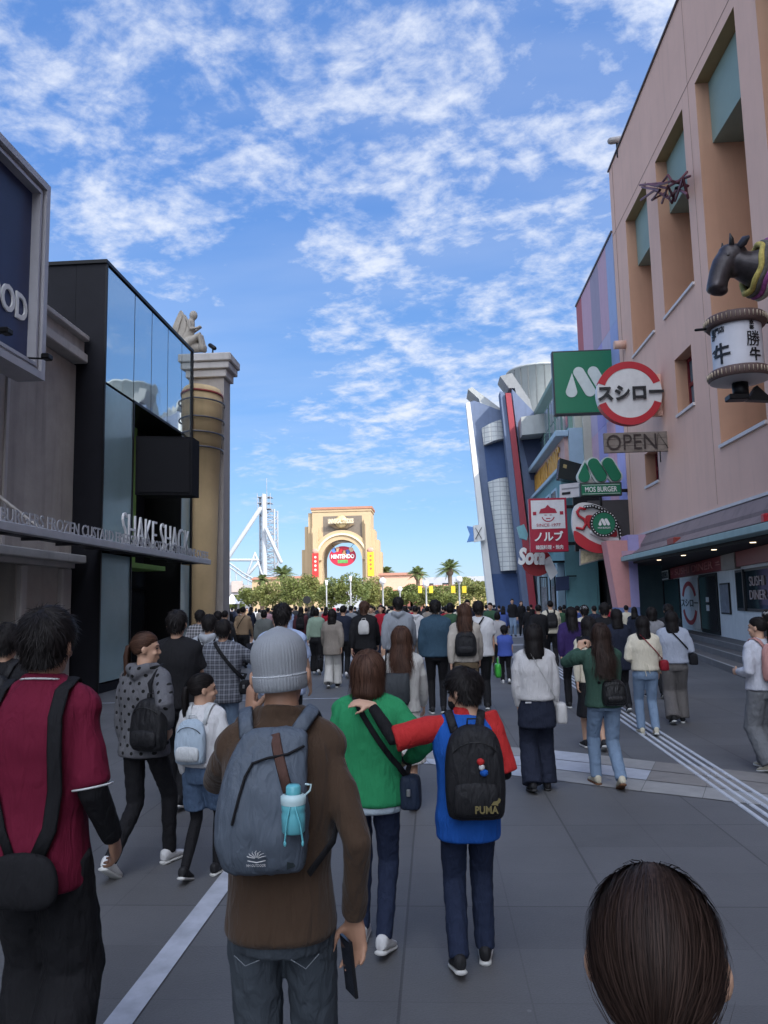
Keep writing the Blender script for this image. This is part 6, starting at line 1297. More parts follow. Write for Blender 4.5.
def backpack(root, label, m, z0=1.0, z1=1.40, rx=.135, dep=.13, w=1.0, x=0, pocket=True, ms=None, cat='backpack', strap_x=.10, name='backpack', straps=True, cover=1.0, rz=0):
    t = attach(root, name, label, cat); ms = ms or m; y0 = -.115; q = MB(); H_ = z1-z0; yc = y0-dep/2
    secs = [(x,yc+.01,z0,rx*.80,dep*.35,3.2),(x,yc,z0+.025,rx*.95,dep*.50,3.2),(x,yc-.006,z0+H_*.3,rx,dep*.56,3),(x,yc,z0+H_*.6,rx*.98,dep*.52,2.9),(x,yc+.01,z0+H_*.82,rx*.88,dep*.44,2.7),(x,yc+.02,z0+H_*.94,rx*.66,dep*.34,2.5),(x,yc+.03,z1,rx*.30,dep*.2,2.3)]
    q.loft(secs, 32); o = pbuild(q, 'main_bag', m, t); d_ = o.modifiers.new('sub', 'SUBSURF'); d_.levels = 2; d_.render_levels = 2; dm = o.modifiers.new('folds','DISPLACE'); dm.texture = fold2; dm.strength = .012; dm.texture_coords = 'LOCAL'
    if pocket:
        q = MB(); yp = yc-dep*.44; q.loft([(x,yp,z0+.03,rx*.68,.02,3.2),(x,yp-.01,z0+.06,rx*.76,.032,3.2),(x,yp-.012,z0+H_*.32,rx*.76,.034,3),(x,yp,z0+H_*.44,rx*.66,.022,2.8)], 28); o = pbuild(q, 'pocket', ms, t); o.modifiers.new('sub','SUBSURF').render_levels = 2
        q = MB(); q.tube([(x+rx*.8*math.cos(a_), yc-dep*.50*math.sin(a_)**.5 if math.sin(a_) > 0 else yc, z0+H_*.62+H_*.22*math.sin(a_)) for a_ in np.linspace(.12,math.pi-.12,15)], .0035, 6); pbuild(q, 'zip', M('zip_black', (.01,.01,.01), .5, bump=0), t)
    if straps:
        for sx in (-1,1):
            q = MB(); xs = strap_x*sx*w; P_ = [V3(xs*.7,y0-.02,z1-.05),V3(xs*.9,-.085,1.445),V3(xs,-.03,1.478),V3(xs*1.05,.04,1.462),V3(xs*1.15,.105,1.37),V3(xs*1.25,.12,1.25),V3(xs*1.5,.06,1.12),V3(xs*1.4,-.06,z0+.06)]
            ribbon(q, [p*1.0 for p in P_], .026, .006, ref=(0,-1,0)); pbuild(q, 'strap', ms, t)
    q = MB(); q.tube([(x-.035,yc+.03,z1-.02),(x-.03,yc+.03,z1+.03),(x+.03,yc+.03,z1+.03),(x+.035,yc+.03,z1-.02)], .006, 6); pbuild(q, 'handle', ms, t)
    return t
def crossbag(root, label, m, s=-1, w=1.0, zb=.92, bag=(.10,.035,.085), side=None, col=None, cat='bag', top_x=.07, name='crossbody_bag', belt=.013, back=False):
    """strap from shoulder s to the opposite hip; bag hangs at that hip"""
    w = w*(1+(root.get('_boxy',1)-1)*.8); t = attach(root, name, label, cat); q = MB(); P_ = []; hx = -s*.185*w
    xs = np.linspace(s*top_x, hx, 9); zs = np.linspace(1.455, zb+.09, 9)
    P_ = [V3(s*top_x*1.02,.09,1.41),V3(s*top_x,.03,1.472)]+[bk(x_, z_, w, .022, 1.18) for x_, z_ in zip(xs, zs)]
    ribbon(q, P_, belt); pbuild(q, 'strap', m, t); q = MB(); ribbon(q, [V3(hx,back_y(hx*.95,zb,w)-.02,zb+.09),V3(hx*1.03,.05,zb+.14),V3(-s*.12,.125,1.1),V3(0,.135,1.28),V3(s*top_x,.09,1.41)], belt, ref=(0,1,0)); pbuild(q, 'strap', m, t)
    bx = hx+(-s)*.02 if not back else -s*.09; by = -.02 if not back else -.16; q = MB(); a, d_, c = bag
    q.loft([(bx,by,zb-c,a*.42 if not back else a*.85,d_*1.6 if not back else d_*.7,3.5),(bx,by,zb-c+.015,a*.5 if not back else a,d_*2 if not back else d_,3.5),(bx,by,zb+c*.7,a*.5 if not back else a,d_*2 if not back else d_,3.5),(bx,by,zb+c,a*.35 if not back else a*.8,d_*1.7 if not back else d_*.6,3.2)], 24); o = pbuild(q, 'pouch', col or m, t); o.modifiers.new('sub','SUBSURF').render_levels = 2
    q = MB(); q.box(bx-.012,bx+.012,by-.09 if not back else by-d_-.012,by-.075 if not back else by-d_-.002,zb-.01,zb+.03,.003); pbuild(q, 'clasp', M('clasp_metal', (.4,.4,.4), .3, metal=.8, bump=0), t)
    return t
def hip_dir(root, p):     # local -> world
    S = root.scale.x; a = root.rotation_euler.z; return V3(root.location.x+S*(p[0]*math.cos(a)-p[1]*math.sin(a)), root.location.y+S*(p[0]*math.sin(a)+p[1]*math.cos(a)), S*p[2])
def where(px, top, Y):
    p = at(px, top, Y=Y); return p.x, Y, p.z
NV = cloth('navy', (.016,.020,.036)); BK = cloth('black', (.012,.012,.014)); BK2 = cloth('charcoal', (.035,.035,.038)); WH = cloth('white', (.56,.56,.57)); CRM = cloth('cream', (.58,.53,.42)); LJ = cloth('light_denim', (.17,.24,.34)); DJ = cloth('dark_denim', (.018,.026,.055)); MJ = cloth('grey_denim', (.062,.075,.09)); GY = cloth('grey', (.20,.21,.225)); LG = cloth('light_grey', (.34,.36,.39)); BG = cloth('taupe', (.24,.21,.18)); MB_ = cloth('mid_blue', (.06,.10,.30)); LB = cloth('pale_blue', (.36,.44,.62)); TN = cloth('tan', (.27,.19,.12)); GN = cloth('sage', (.23,.31,.24)); PL = cloth('dark_purple', (.035,.02,.09)); RD = cloth('red', (.33,.015,.03))
SHW = cloth('shoe_white', (.60,.60,.60), .6, var=.04); SHB = cloth('shoe_black', (.02,.02,.022), .6); SHC = cloth('shoe_cream', (.50,.46,.36), .6); SOB = M('sole_brown', (.12,.05,.02), .6, bump=0)
# ---- 1 man in maroon shirt
x, y, h = where(47, 613, 2.72)
p1 = person(x, y, h, 'man in a loose maroon shirt with white piping and two black shoulder straps', rot=-2, stride=.25, w=.93, arms=('down', dict(to=(.205,.12,.90), pole=(.15,-1,0), dir=(-.1,.6,-.8), curl=.5)), top='tee', tcol=cloth('maroon', (.13,.008,.028)), hem=.79, boxy=1.05, sleeve_cut=.97,
            bottom='wide', bcol=BK, hair_style='short', q='hero', collar='thin', skin=SKIN2, nh=9000, hwd=.0012, hlen=.052, seed=11)
pose = p1['_pose']
def P_of(root, i): p = root['_pose']; return V3(p[i*3], p[i*3+1], p[i*3+2])
for s_, i0 in ((-1,0),(1,3)):
    S_, e_, w_ = P_of(p1,i0), P_of(p1,i0+1), P_of(p1,i0+2); q = MB(); q.tube([e_.lerp(S_,.15), e_, e_.lerp(w_,.5), e_.lerp(w_,.97)], [.052,.050,.044,.036], 14, round_=False); pbuild(q, 'undersleeve', BK, p1, vox=.009, disp=.01)
    c = S_.lerp(e_,.97); d = (e_-S_).normalized(); a1_ = d.cross(V3(0,1,0)).normalized(); a2_ = d.cross(a1_); q = MB(); q.tube([c+a1_*.066*math.cos(t_)+a2_*.066*math.sin(t_)+d*.0 for t_ in np.linspace(0,2*math.pi,28)], .0035, 6, cap=False); pbuild(q, 'cuff_piping', WH, p1)
q = MB(); q.tube([(.078*math.cos(a_),.004+.080*math.sin(a_),1.466-.014*math.sin(a_)) for a_ in np.linspace(0,2*math.pi,30)], .0035, 6, cap=False); pbuild(q, 'collar_piping', WH, p1)
t = attach(p1, 'sling_bag', 'black sling bag with two wide straps on the back of the maroon shirt', 'bag')
q = MB(); ribbon(q, [V3(-.12,.08,1.40),V3(-.12,.0,1.47)]+[bk(xx,zz,1.2,.022) for xx, zz in ((-.12,1.44),(-.125,1.36),(-.12,1.25),(-.095,1.13),(-.06,1.0),(-.02,.92))], .017, .004); pbuild(q, 'strap', BK, t)
q = MB(); ribbon(q, [V3(.10,.08,1.40),V3(.105,.0,1.475)]+[bk(xx,zz,1.2,.022) for xx, zz in ((.105,1.44),(.11,1.36),(.115,1.25),(.115,1.12),(.10,1.0),(.07,.92))], .025, .005); pbuild(q, 'strap', BK, t)
q = MB(); q.loft([(.03,-.155,.76,.08,.018,3),(.03,-.16,.79,.125,.03,3),(.03,-.16,.87,.125,.03,3),(.03,-.155,.94,.085,.02,3)], 28); o = pbuild(q, 'pouch', BK, t); o.modifiers.new('s','SUBSURF').render_levels = 2
# ---- 2 man in grey beanie
x, y, h = where(280, 636, 2.32)
BRN = cloth('brown_knit', (.062,.038,.024), .9, sheen=.1)
p2 = person(x, y, h-.005, 'man in a grey knitted beanie and brown sweater holding a phone up', rot=3, stride=-.2, sleeve_r=.049, w=.91, arms=(dict(to=(-.125,.17,1.44), pole=(-.55,-.1,-1), dir=(.05,.0,1), n=(.9,.45,0), side=(.5,-.85,.1), curl=.45), dict(to=(.215,.02,.865), pole=(.6,-1,0), dir=(.06,.02,-1), n=(-.45,-.9,0), side=(-1,.2,0), curl=.5)),
            top='long', tcol=BRN, hem=.85, boxy=1.07, bottom='jeans', bcol=MJ, hair_style='crop', q='hero', collar='thick', skin=SKIN2, armlen=1.05, tilt=-4, seed=5, nh=0)
for s_ in (1,): pass
q = MB(); seg = 220; vs = []; prof = [(-.064,.99,0),(-.060,1.04,0),(-.045,1.075,0),(-.030,1.085,0),(-.018,1.08,0),(-.0175,1.055,1),(-.012,1.05,1),(-.004,1.065,0),(.012,1.075,0),(.03,1.10,0),(.05,1.09,0),(.068,1.04,0),(.084,.94,0),(.098,.78,0),(.108,.58,0),(.115,.34,0),(.117,.08,0)]
for z_, f_, _ in prof:
    for k_ in range(seg):
        a_ = 2*math.pi*k_/seg; rib = 1+(.012*math.cos(a_*52))*(1 if z_ < .1 else .6)*(1 if f_ > .3 else .3); low = .0 if z_ > -.01 else 0
        puck = 1+.10*math.cos(a_*5)*max(0,(z_-.10)/.03); vs.append((.078*f_*rib*puck*math.cos(a_), -.010+.098*f_*rib*puck*math.sin(a_), .022+z_-.014*math.sin(a_)*0+(.012 if math.sin(a_) > 0 else .0)*abs(math.sin(a_))))
n_ = len(prof); q.add(vs, [(i*seg+k_, i*seg+(k_+1) % seg, (i+1)*seg+(k_+1) % seg, (i+1)*seg+k_) for i in range(n_-1) for k_ in range(seg)]+[[(n_-1)*seg+k_ for k_ in range(seg)]], True)
MxB = Matrix.Translation((0,.012,1.585)) @ Matrix.Rotation(R(-4),4,'Y'); qq = MB(); xform(q, qq, MxB); KN = mat('beanie_knit', (.27,.285,.305), .95, var=.04, vscale=14, bump=.25, bscale=300, spec=.1); bo = pbuild(qq, 'beanie', KN, p2)
q = MB(); q.tube([(.0840*math.cos(a_),-.010+.1055*math.sin(a_),.0045+(.012*max(0,math.sin(a_)))) for a_ in np.linspace(0,2*math.pi,60)], .0022, 6, cap=False); qq = MB(); xform(q, qq, MxB); pbuild(qq, 'stripe', cloth('stripe_pale', (.50,.52,.55)), bo)
for sx, sl in ((-1,(.02,.012)),(1,(.03,.02))):   # back pocket seams
    q = MB(); q.tube([(sx*.120,-.098,.815),(sx*.085,-.117,.795-(.01 if sx > 0 else 0)),(sx*.045,-.122,.812)], .0015, 5); pbuild(q, 'pocket_seam', cloth('seam_grey', (.16,.18,.2)), p2)
t = attach(p2, 'grey_backpack', 'light packable grey backpack with black zips and a white lotus mark', 'backpack')
PK = cloth('pack_grey', (.085,.105,.135), .55, var=.12)
q = MB(); q.loft([(-.045,-.165,.985,.10,.03,3),(-.05,-.18,1.01,.128,.055,3),(-.052,-.185,1.10,.142,.068,2.8),(-.050,-.183,1.20,.140,.066,2.8),(-.045,-.172,1.30,.128,.055,2.7),(-.032,-.155,1.38,.118,.042,2.6),(-.02,-.145,1.425,.105,.030,2.5),(-.012,-.135,1.45,.085,.016,2.4)], 40); o = pbuild(q, 'main_bag', PK, t); o.modifiers.new('s','SUBSURF').render_levels = 2; dm = o.modifiers.new('f','DISPLACE'); dm.texture = fold2; dm.strength = .018; dm.texture_coords = 'LOCAL'
def pk(x_, z_, off=.006):     # surface of this pack, seen from behind
    zz = [.985,1.01,1.10,1.20,1.30,1.38,1.425,1.45]; cx_ = np.interp(z_, zz, [-.045,-.05,-.052,-.05,-.045,-.032,-.02,-.012]); cy = np.interp(z_, zz, [-.165,-.18,-.185,-.183,-.172,-.155,-.145,-.135]); a_ = np.interp(z_, zz, [.10,.128,.142,.14,.128,.118,.105,.085]); b_ = np.interp(z_, zz, [.03,.055,.068,.066,.055,.042,.03,.016])
    return V3(x_, cy-b_*max(.02,1-min(.98,abs((x_-cx_)/a_))**2.8)**(1/2.8)-off, z_)
q = MB(); q.tube([pk(*a_) for a_ in ((.075,1.395),(.03,1.375),(-.03,1.365),(-.075,1.35),(-.095,1.31),(-.110,1.25),(-.128,1.17))], .0045, 6); pbuild(q, 'zip', BK, t)
q = MB(); ribbon(q, [pk(*a_, .004) for a_ in ((-.015,1.435),(.0,1.38),(.018,1.32),(.035,1.262))], .016, .003); pbuild(q, 'brown_strap', cloth('strap_brown', (.085,.045,.036)), t)
q = MB(); q.tube([pk(.055,1.20,-.01),pk(.02,1.10,-.012),pk(.0,1.02,-.01)], (.004,.012), 6); q.prism([tuple(pk(a_,b_,.002)) for a_, b_ in ((.035,1.19),(.082,1.19),(.080,1.03),(.03,1.02))], (0,.004,0)); pbuild(q, 'mesh_pocket', cloth('mesh_dark', (.03,.04,.045), .6), t)
q = MB()
for k_ in range(7):
    a_ = R(20+k_*23.3); c = pk(-.055,1.065,.010); q.tube([c+V3(.006*math.cos(a_),0,.004*math.sin(a_)), c+V3(.022*math.cos(a_)-.004,-.002,.019*math.sin(a_)), c+V3(.030*math.cos(a_),-.001,.024*math.sin(a_))], [(.003,.001),(.0035,.001),(.0008,.0006)], 6)
q.tube([pk(-.080,1.058,.010),pk(-.055,1.052,.011),pk(-.030,1.058,.010)], .0018, 5); pbuild(q, 'lotus_mark', WH, t)
c = pk(-.085,1.038,.010); tt = text('mark_lettering', 'NH OUTDOOR', WH, (0,0,0), (1,0,0), (0,0,1), w=.056, h=.008, depth=.001); off_ = Vector(tt.location)
for v in tt.data.vertices: v.co = v.co+off_+c
tt.parent = t; tt.location = (0,0,0)
for sx in (-1,1):
    q = MB(); xs = .10*sx; ribbon(q, [V3(xs*.7-.01,-.125,1.425),V3(xs*.95,-.07,1.475),V3(xs*1.05,-.01,1.487),V3(xs*1.1,.06,1.45),V3(xs*1.2,.12,1.34),V3(xs*1.5,.10,1.16)], .022, .006); pbuild(q, 'shoulder_strap', PK, t)
q = MB(); ribbon(q, [V3(.178,-.02,1.18),V3(.165,-.09,1.12),V3(.10,-.15,1.05)], .014, .005, ref=(1,-.5,0)); pbuild(q, 'shoulder_strap', BK, t)
bt_ = attach(p2, 'turquoise_bottle', 'turquoise bottle with a white cap and strings hanging on the grey backpack', 'bottle')
TQ = M('turquoise_plastic', (.12,.42,.48), .3, var=.03, bump=0); TQL = M('pale_plastic', (.45,.60,.62), .35, var=.03, bump=0); bc_ = (.052,-.275)
q = MB(); q.lathe([(0,1.165),(.026,1.167),(.031,1.172),(.032,1.215),(.030,1.222),(.032,1.228),(.032,1.245),(.026,1.252)], (*bc_,0), 28); pbuild(q, 'bottle_body', TQ, bt_)
q = MB(); q.lathe([(.033,1.242),(.034,1.250),(.034,1.262),(.024,1.268)], (*bc_,0), 28); q.tube([(bc_[0]+.03,bc_[1],1.262),(bc_[0]+.045,bc_[1],1.275),(bc_[0]+.048,bc_[1],1.29),(bc_[0]+.034,bc_[1]-.002,1.292)], .0028, 6); pbuild(q, 'cap_ring', TQL, bt_)
q = MB(); q.lathe([(.020,1.266),(.020,1.286),(.016,1.291),(0,1.292)], (*bc_,0), 20); pbuild(q, 'lid', TQ, bt_)
for dx in (-.014,.022): q = MB(); q.tube([(bc_[0]+dx*.4,bc_[1]-.033,1.240),(bc_[0]+dx,bc_[1]-.036,1.20),(bc_[0]+dx*1.3,bc_[1]-.036,1.155)], .0026, 6); q.ell((bc_[0]+dx*1.3,bc_[1]-.036,1.15), (.004,.004,.008), 8, 6); pbuild(q, 'string', TQ, bt_)
for o_ in list(t.children)+list(bt_.children):
    if o_.name.split('.')[0] == 'shoulder_strap': continue
    kz = .84 if o_.parent is t else 1.0
    for v in o_.data.vertices: v.co.z = 1.45-(1.45-v.co.z)*kz+(0 if o_.parent is t else .03); v.co.x = -.05+(v.co.x+.05)*(.92 if o_.parent is t else 1)+(.026 if o_.parent is t else .022)
q = MB(); q.loft([(0,0,.835,.150,.118),(0,0,.838,.158,.126),(0,0,.885,.164,.132),(0,0,.890,.158,.126)], 40); pbuild(q, 'hem_band', BRN, p2, vox=.0085, smooth_it=3)
# phones
PHN = M('phone_black', (.012,.012,.014), .25, var=0, bump=0)
def phone(root, label, c, d, n, L_=.15, W_=.073, lit=False):
    t = attach(root, 'phone', label, 'phone'); d = Vector(d).normalized(); n = Vector(n); n = (n-d*n.dot(d)).normalized(); s_ = d.cross(n); c = Vector(c)
    q = MB(); q.prism([c-d*L_/2-s_*W_/2, c+d*L_/2-s_*W_/2, c+d*L_/2+s_*W_/2, c-d*L_/2+s_*W_/2], n*.009); pbuild(q, 'case', PHN, t)
    q = MB(); q.prism([c-d*L_*.47-s_*W_*.46+n*.0092, c+d*L_*.47-s_*W_*.46+n*.0092, c+d*L_*.47+s_*W_*.46+n*.0092, c-d*L_*.47+s_*W_*.46+n*.0092], n*.0006); pbuild(q, 'screen', M('screen_dark', (.02,.022,.03), .12, var=0, bump=0), t); return t
phone(p2, 'black phone held upright beside the grey beanie', (-.118,.19,1.535), (.03,.1,1), (1,.25,0))
phone(p2, 'black phone carried low in the right hand of the man in the beanie', (.205,-.030,.755), (.10,.03,-1), (-.9,-.45,0), L_=.155)
# ---- 3 woman in green sweatshirt
x, y, h = where(368, 655, 4.15)
GRN = cloth('bright_green', (.025,.235,.095), .9)
p3 = person(x, y, h, 'short woman with a brown bob in a bright green sweatshirt and navy jeans', rot=-6, stride=.35, w=1.10, arms=('down', dict(to=(.20,.13,1.05), pole=(1,-.8,-.2), curl=.5)), tcol=GRN, hem=.83, boxy=1.14, bottom='slim', bcol=DJ, shoes=SHW, hair_style='bob', hmat=HBR, q='near', yaw=-8, collar='thin', nh=5000, seed=21, headscale=1.06)
q = MB(); q.loft([(0,0,.785,.182,.135),(0,0,.81,.19,.14),(0,0,.85,.185,.135)], 28); pbuild(q, 'undershirt', cloth('pale_tee', (.42,.50,.56)), p3, vox=.01, disp=.015)
crossbag(p3, 'dark navy crossbody bag worn over the bright green sweatshirt', BK, s=-1, w=1.1, zb=.90, bag=(.13,.035,.10), col=cloth('bag_navy', (.02,.03,.055), .6), belt=.017)
# ---- 4 boy in red and blue
x, y, h = where(463, 673, 3.95)
BLU, REDC = cloth('royal_blue', (.012,.085,.36), .8), cloth('bright_red', (.43,.025,.025), .8)
hl = hip_dir(p3, (-.02,-.10,1.45)); S4 = h/1.70; lh = V3((hl.x+.02-x)/S4, (hl.y-.03-y)/S4, hl.z/S4+.0)
shL = V3(-.168,0,1.385); tgt = V3(-.62,.10,1.40)
px_h = at(372, 704, Y=4.0); lh = V3((px_h.x-x)/S4, (4.0-y)/S4-.02, px_h.z/S4)
p4 = person(x, y, h, 'boy in a red and blue shirt, arm stretched to the woman in green', rot=2, stride=-.35, w=1.0, arms=(dict(to=tuple(lh), pole=(0,-.3,-1), dir=(-1,.1,.16), n=(.1,.5,-.9), side=(0,-.6,.5), curl=.25), dict(to=(.17,.2,1.06), pole=(.3,-1,0), curl=.5)), top='tee', tcol=BLU, hem=.74, boxy=1.14, sleeve_cut=.3,
            bottom='jeans', bcol=DJ, shoes=SHB, hair_style='short', hmat=HB, q='near', yaw=48, nod=8, collar=None, eyes=True, armlen=max(1.0, (lh-shL).length/.53), nh=5000, seed=31, headscale=1.10, hlen=.055)
for i0 in (0,3):
    S_, e_, w_ = P_of(p4,i0), P_of(p4,i0+1), P_of(p4,i0+2); c = S_.lerp(e_,.98); q = MB(); q.tube([S_.lerp(e_,-.28), S_.lerp(e_,.25), c], [.058,.074,.078], 18, round_=False); pbuild(q, 'red_sleeve', REDC, p4, vox=.0085, disp=.02)
    q = MB(); q.tube([S_.lerp(e_,.8), e_, e_.lerp(w_,.5), e_.lerp(w_,.97)], [.045,.043,.038,.032], 14, round_=False); pbuild(q, 'undersleeve', BK, p4, vox=.0085, disp=.01)
q = MB(); q.loft([(0,0,1.40,.095,.080),(0,-.004,1.44,.085,.076),(0,-.004,1.475,.070,.068),(0,-.004,1.50,.064,.062)], 24); pbuild(q, 'red_collar', REDC, p4, vox=.0085)
MH = Matrix.Translation((0,.012,1.585)) @ Matrix.Rotation(R(48),4,'Z') @ Matrix.Rotation(R(-8),4,'X') @ Matrix.Scale(1.10,4)
q = MB(); q.ell((0,.050,-.055), (.055,.058,.052), 20, 14); qq = MB(); xform(q, qq, MH); mk = pbuild(qq, 'face_mask', BK, p4)
for sx in (-1,1): q = MB(); q.tube([(sx*.05,.05,-.03),(sx*.077,.01,.0),(sx*.084,-.022,.0),(sx*.08,-.02,-.03),(sx*.05,.05,-.08)], .0022, 6); qq = MB(); xform(q, qq, MH); pbuild(qq, 'ear_loop', BK, mk)
bp4 = backpack(p4, 'large black school backpack with a dull gold name mark, worn by the boy', cloth('pack_black', (.014,.014,.016), .6), z0=.89, z1=1.42, rx=.175, dep=.17, x=.035)
tt = text('name_mark', 'PUMA', M('dull_gold', (.16,.13,.05), .5, bump=0), (0,0,0), (1,0,0), (0,0,1), w=.13, h=.042, depth=.003, off=.03); off_ = Vector(tt.location)
for v in tt.data.vertices: v.co = v.co+off_+V3(.02,-.335,.955)
tt.parent = bp4; tt.location = (0,0,0)
q = MB(); q.prism([(x_,y_,z_-.03) for x_,y_,z_ in [(.11,-.335,1.03),(.125,-.335,1.05),(.145,-.335,1.052),(.155,-.335,1.07),(.165,-.335,1.06),(.16,-.335,1.045),(.148,-.335,1.036),(.15,-.335,1.026),(.135,-.335,1.032)]], (0,.004,0)); pbuild(q, 'cat_mark', M('dull_gold'), bp4)
ch = attach(p4, 'toy_charm', 'small red white and blue toy charm dangling on the boy\'s black backpack', 'charm')
q = MB(); q.tube([(.055,-.29,1.30),(.058,-.31,1.27),(.06,-.315,1.25)], .002, 6); pbuild(q, 'cord', BK, ch)
for nm, c_, r_, col_ in (('red_bead',(.06,-.325,1.235),(.022,.018,.020),REDC),('white_bead',(.066,-.325,1.205),(.018,.016,.018),WH),('blue_bead',(.078,-.325,1.175),(.024,.018,.020),BLU)): q = MB(); q.ell(c_, r_, 14, 10); pbuild(q, nm, col_, ch)
# ---- 5 girl in the foreground (head and shoulders)
x, y, h = where(652, 890, 1.02)
p5 = person(x, y, h+.008, 'girl close to the camera with smooth dark hair gathered low, seen from behind', rot=-16, stride=.2, w=.92, arms=('down','down'), tcol=cloth('dusky_navy', (.03,.03,.045)), hem=.86, boxy=1.1, bottom='jeans', bcol=DJ, shoes=SHW, hair_style='lowpony', hmat=HD, q='hero', nh=16000, hwd=.0007, seed=41, headscale=(1.10,1.10,1.10))
p5.data.update()
# ---- 6 woman with polka-dot hoodie
x, y, h = where(146, 634, 5.3)
p6 = person(x, y, h, 'woman in a grey hoodie with black dots, long ponytail, face turned right', rot=-14, stride=-.85, w=.98, arms=('down', dict(to=(.22,-.02,1.02), pole=(.6,-1,0), curl=.4)), tcol=cloth('polka', (.115,.115,.125), kind='dots', c2=(.01,.01,.01)), hem=.82, boxy=1.16, bottom='slim', bcol=BK, shoes=SHW, hair_style='pony', hmat=HBR, q='near', yaw=-62, collar='hood', eyes=True, hlen=.42, nh=4000, seed=51)
backpack(p6, 'soft black shoulder backpack slung on the side of the dotted hoodie', cloth('pack_soft', (.014,.014,.016), .55), z0=.88, z1=1.25, rx=.14, dep=.13, x=.16, straps=False)
t6 = attach(p6, 'bag_strap', 'wide black strap from the dotted hoodie shoulder down to the soft bag', 'strap'); q = MB(); ribbon(q, [V3(.11,.05,1.475),bk(.115,1.44,1.1),bk(.12,1.35,1.1),bk(.125,1.22,1.1)], .022); pbuild(q, 'webbing', BK, t6)
# ---- 7 little girl with pale bag
x, y, h = where(203, 677, 5.15)
p7 = person(x, y, h, 'little girl in a white top and denim shorts with a black ponytail', rot=-8, stride=-.5, w=1.0, arms=('down','bent'), tcol=WH, hem=.95, boxy=1.15, bottom='shorts', bcol=cloth('denim_short', (.07,.11,.18)), shoes=SHB, hair_style='pony', q='near', yaw=-55, headscale=1.16, eyes=True, hlen=.30, nh=3500, seed=61)
q = MB()
bdl = bpy.data.objects
def leg_pts(root_stride):
    st = abs(root_stride); pz = .93-.035*st; H_ = {-1: V3(-.088,0,pz-.03), 1: V3(.088,0,pz-.03)}; out_ = []
    for sx in (-1,1):
        front = (root_stride >= 0) == (sx < 0); p = 0 if front else R(38)*st; f_ = V3(sx*.085,.25*st,.085) if front else V3(sx*.085,-.30*st,.085*math.cos(p)+.12*math.sin(p)); kn, f2 = ik(H_[sx], f_, .42, .42, (0,1,0)); out_.append((H_[sx], kn, f2))
    return out_
for H_, kn, f_ in leg_pts(-.5): q.tube([H_, H_.lerp(kn,.5), kn, kn.lerp(f_,.35), f_], [.078,.070,.054,.054,.040], 14)
pbuild(q, 'leggings', BK, p7, vox=.011)
backpack(p7, 'small pale blue and white backpack with a tiny bow on the little girl', cloth('pale_pack', (.36,.44,.52), .6), z0=.98, z1=1.36, rx=.14, dep=.12, x=-.03, ms=cloth('pale_pack_white', (.50,.52,.53), .6))
# ---- 8 woman with white blouse
x, y, h = where(533, 626, 7.4)
p8 = person(x, y, h, 'woman in a white blouse and wide navy trousers with shoulder-length black hair', rot=0, stride=-.3, w=1.0, arms=('down','down'), tcol=cloth('blouse', (.50,.49,.49)), hem=.94, boxy=1.22, bottom='wide', bcol=NV, shoes=SHB, sole=M('sole_black', (.02,.02,.02), .6, bump=0), hair_style='long', hlen=.20, q='near', seed=71)
q = MB(); q.loft([(0,0,.66,.20,.14),(0,0,.80,.195,.14),(0,0,.95,.165,.118),(0,0,1.0,.155,.11)], 26); pbuild(q, 'tied_jacket', NV, p8, vox=.012, disp=.03)
q = MB(); q.box(-.13,-.07,-.150,-.143,.915,.93); pbuild(q, 'waist_label', WH, p8)
crossbag(p8, 'white shoulder bag hanging at the right hip of the white blouse', cloth('bag_white', (.48,.47,.46), .6), s=-1, w=1.05, zb=.80, bag=(.12,.05,.11), belt=.006)
# ---- 9 woman with green jacket
x, y, h = where(600, 625, 7.55)
p9 = person(x, y, h, 'woman in a dark green jacket and blue jeans with very long dark hair, arms raised', rot=4, stride=.6, w=1.0, arms=(dict(to=(-.16,.30,1.42), pole=(-1,-.2,-.6), dir=(.25,.1,1), n=(.6,.8,0), side=(1,-.3,0), curl=.6), dict(to=(-.04,.31,1.42), pole=(1,-.2,-.8), dir=(-.1,.1,1), n=(-.6,.8,0), side=(-1,-.3,0), curl=.6)), tcol=cloth('forest', (.035,.075,.055)), hem=.84, boxy=1.2, bottom='jeans', bcol=LJ, shoes=SHC, sole=SOB, hair_style='long', hmat=HD, hlen=.44, q='near', seed=81)
backpack(p9, 'small black leather backpack under the long dark hair of the green jacket', cloth('leather_black', (.014,.014,.015), .35), z0=.86, z1=1.14, rx=.13, dep=.13, x=.06)
phone(p9, 'phone held high in both hands by the woman in the green jacket', (-.10,.36,1.53), (1,0,.05), (0,-1,.1))
# ---- 10 cream top
x, y, h = where(642, 617, 10.3)
p10 = person(x, y, h, 'woman in a cream knit top and blue jeans with a red bag', rot=-4, stride=.35, w=1.08, arms=('bent','swing'), tcol=CRM, hem=.93, boxy=1.18, bottom='jeans', bcol=LJ, shoes=SHC, hair_style='long', hlen=.16, q='mid', seed=91)
crossbag(p10, 'small red bag on a red strap at the hip of the cream knit top', cloth('bag_red', (.22,.012,.022), .5), s=-1, w=1.15, zb=1.0, bag=(.13,.05,.08), belt=.008)
q = MB(); q.tube([(-.01,-.15,1.02),(-.03,-.165,.95),(-.02,-.17,.86)], .006, 6); q.tube([(.01,-.15,1.02),(.02,-.165,.96),(.035,-.17,.90)], .006, 6); pbuild(q, 'tie_ribbon', CRM, p10)
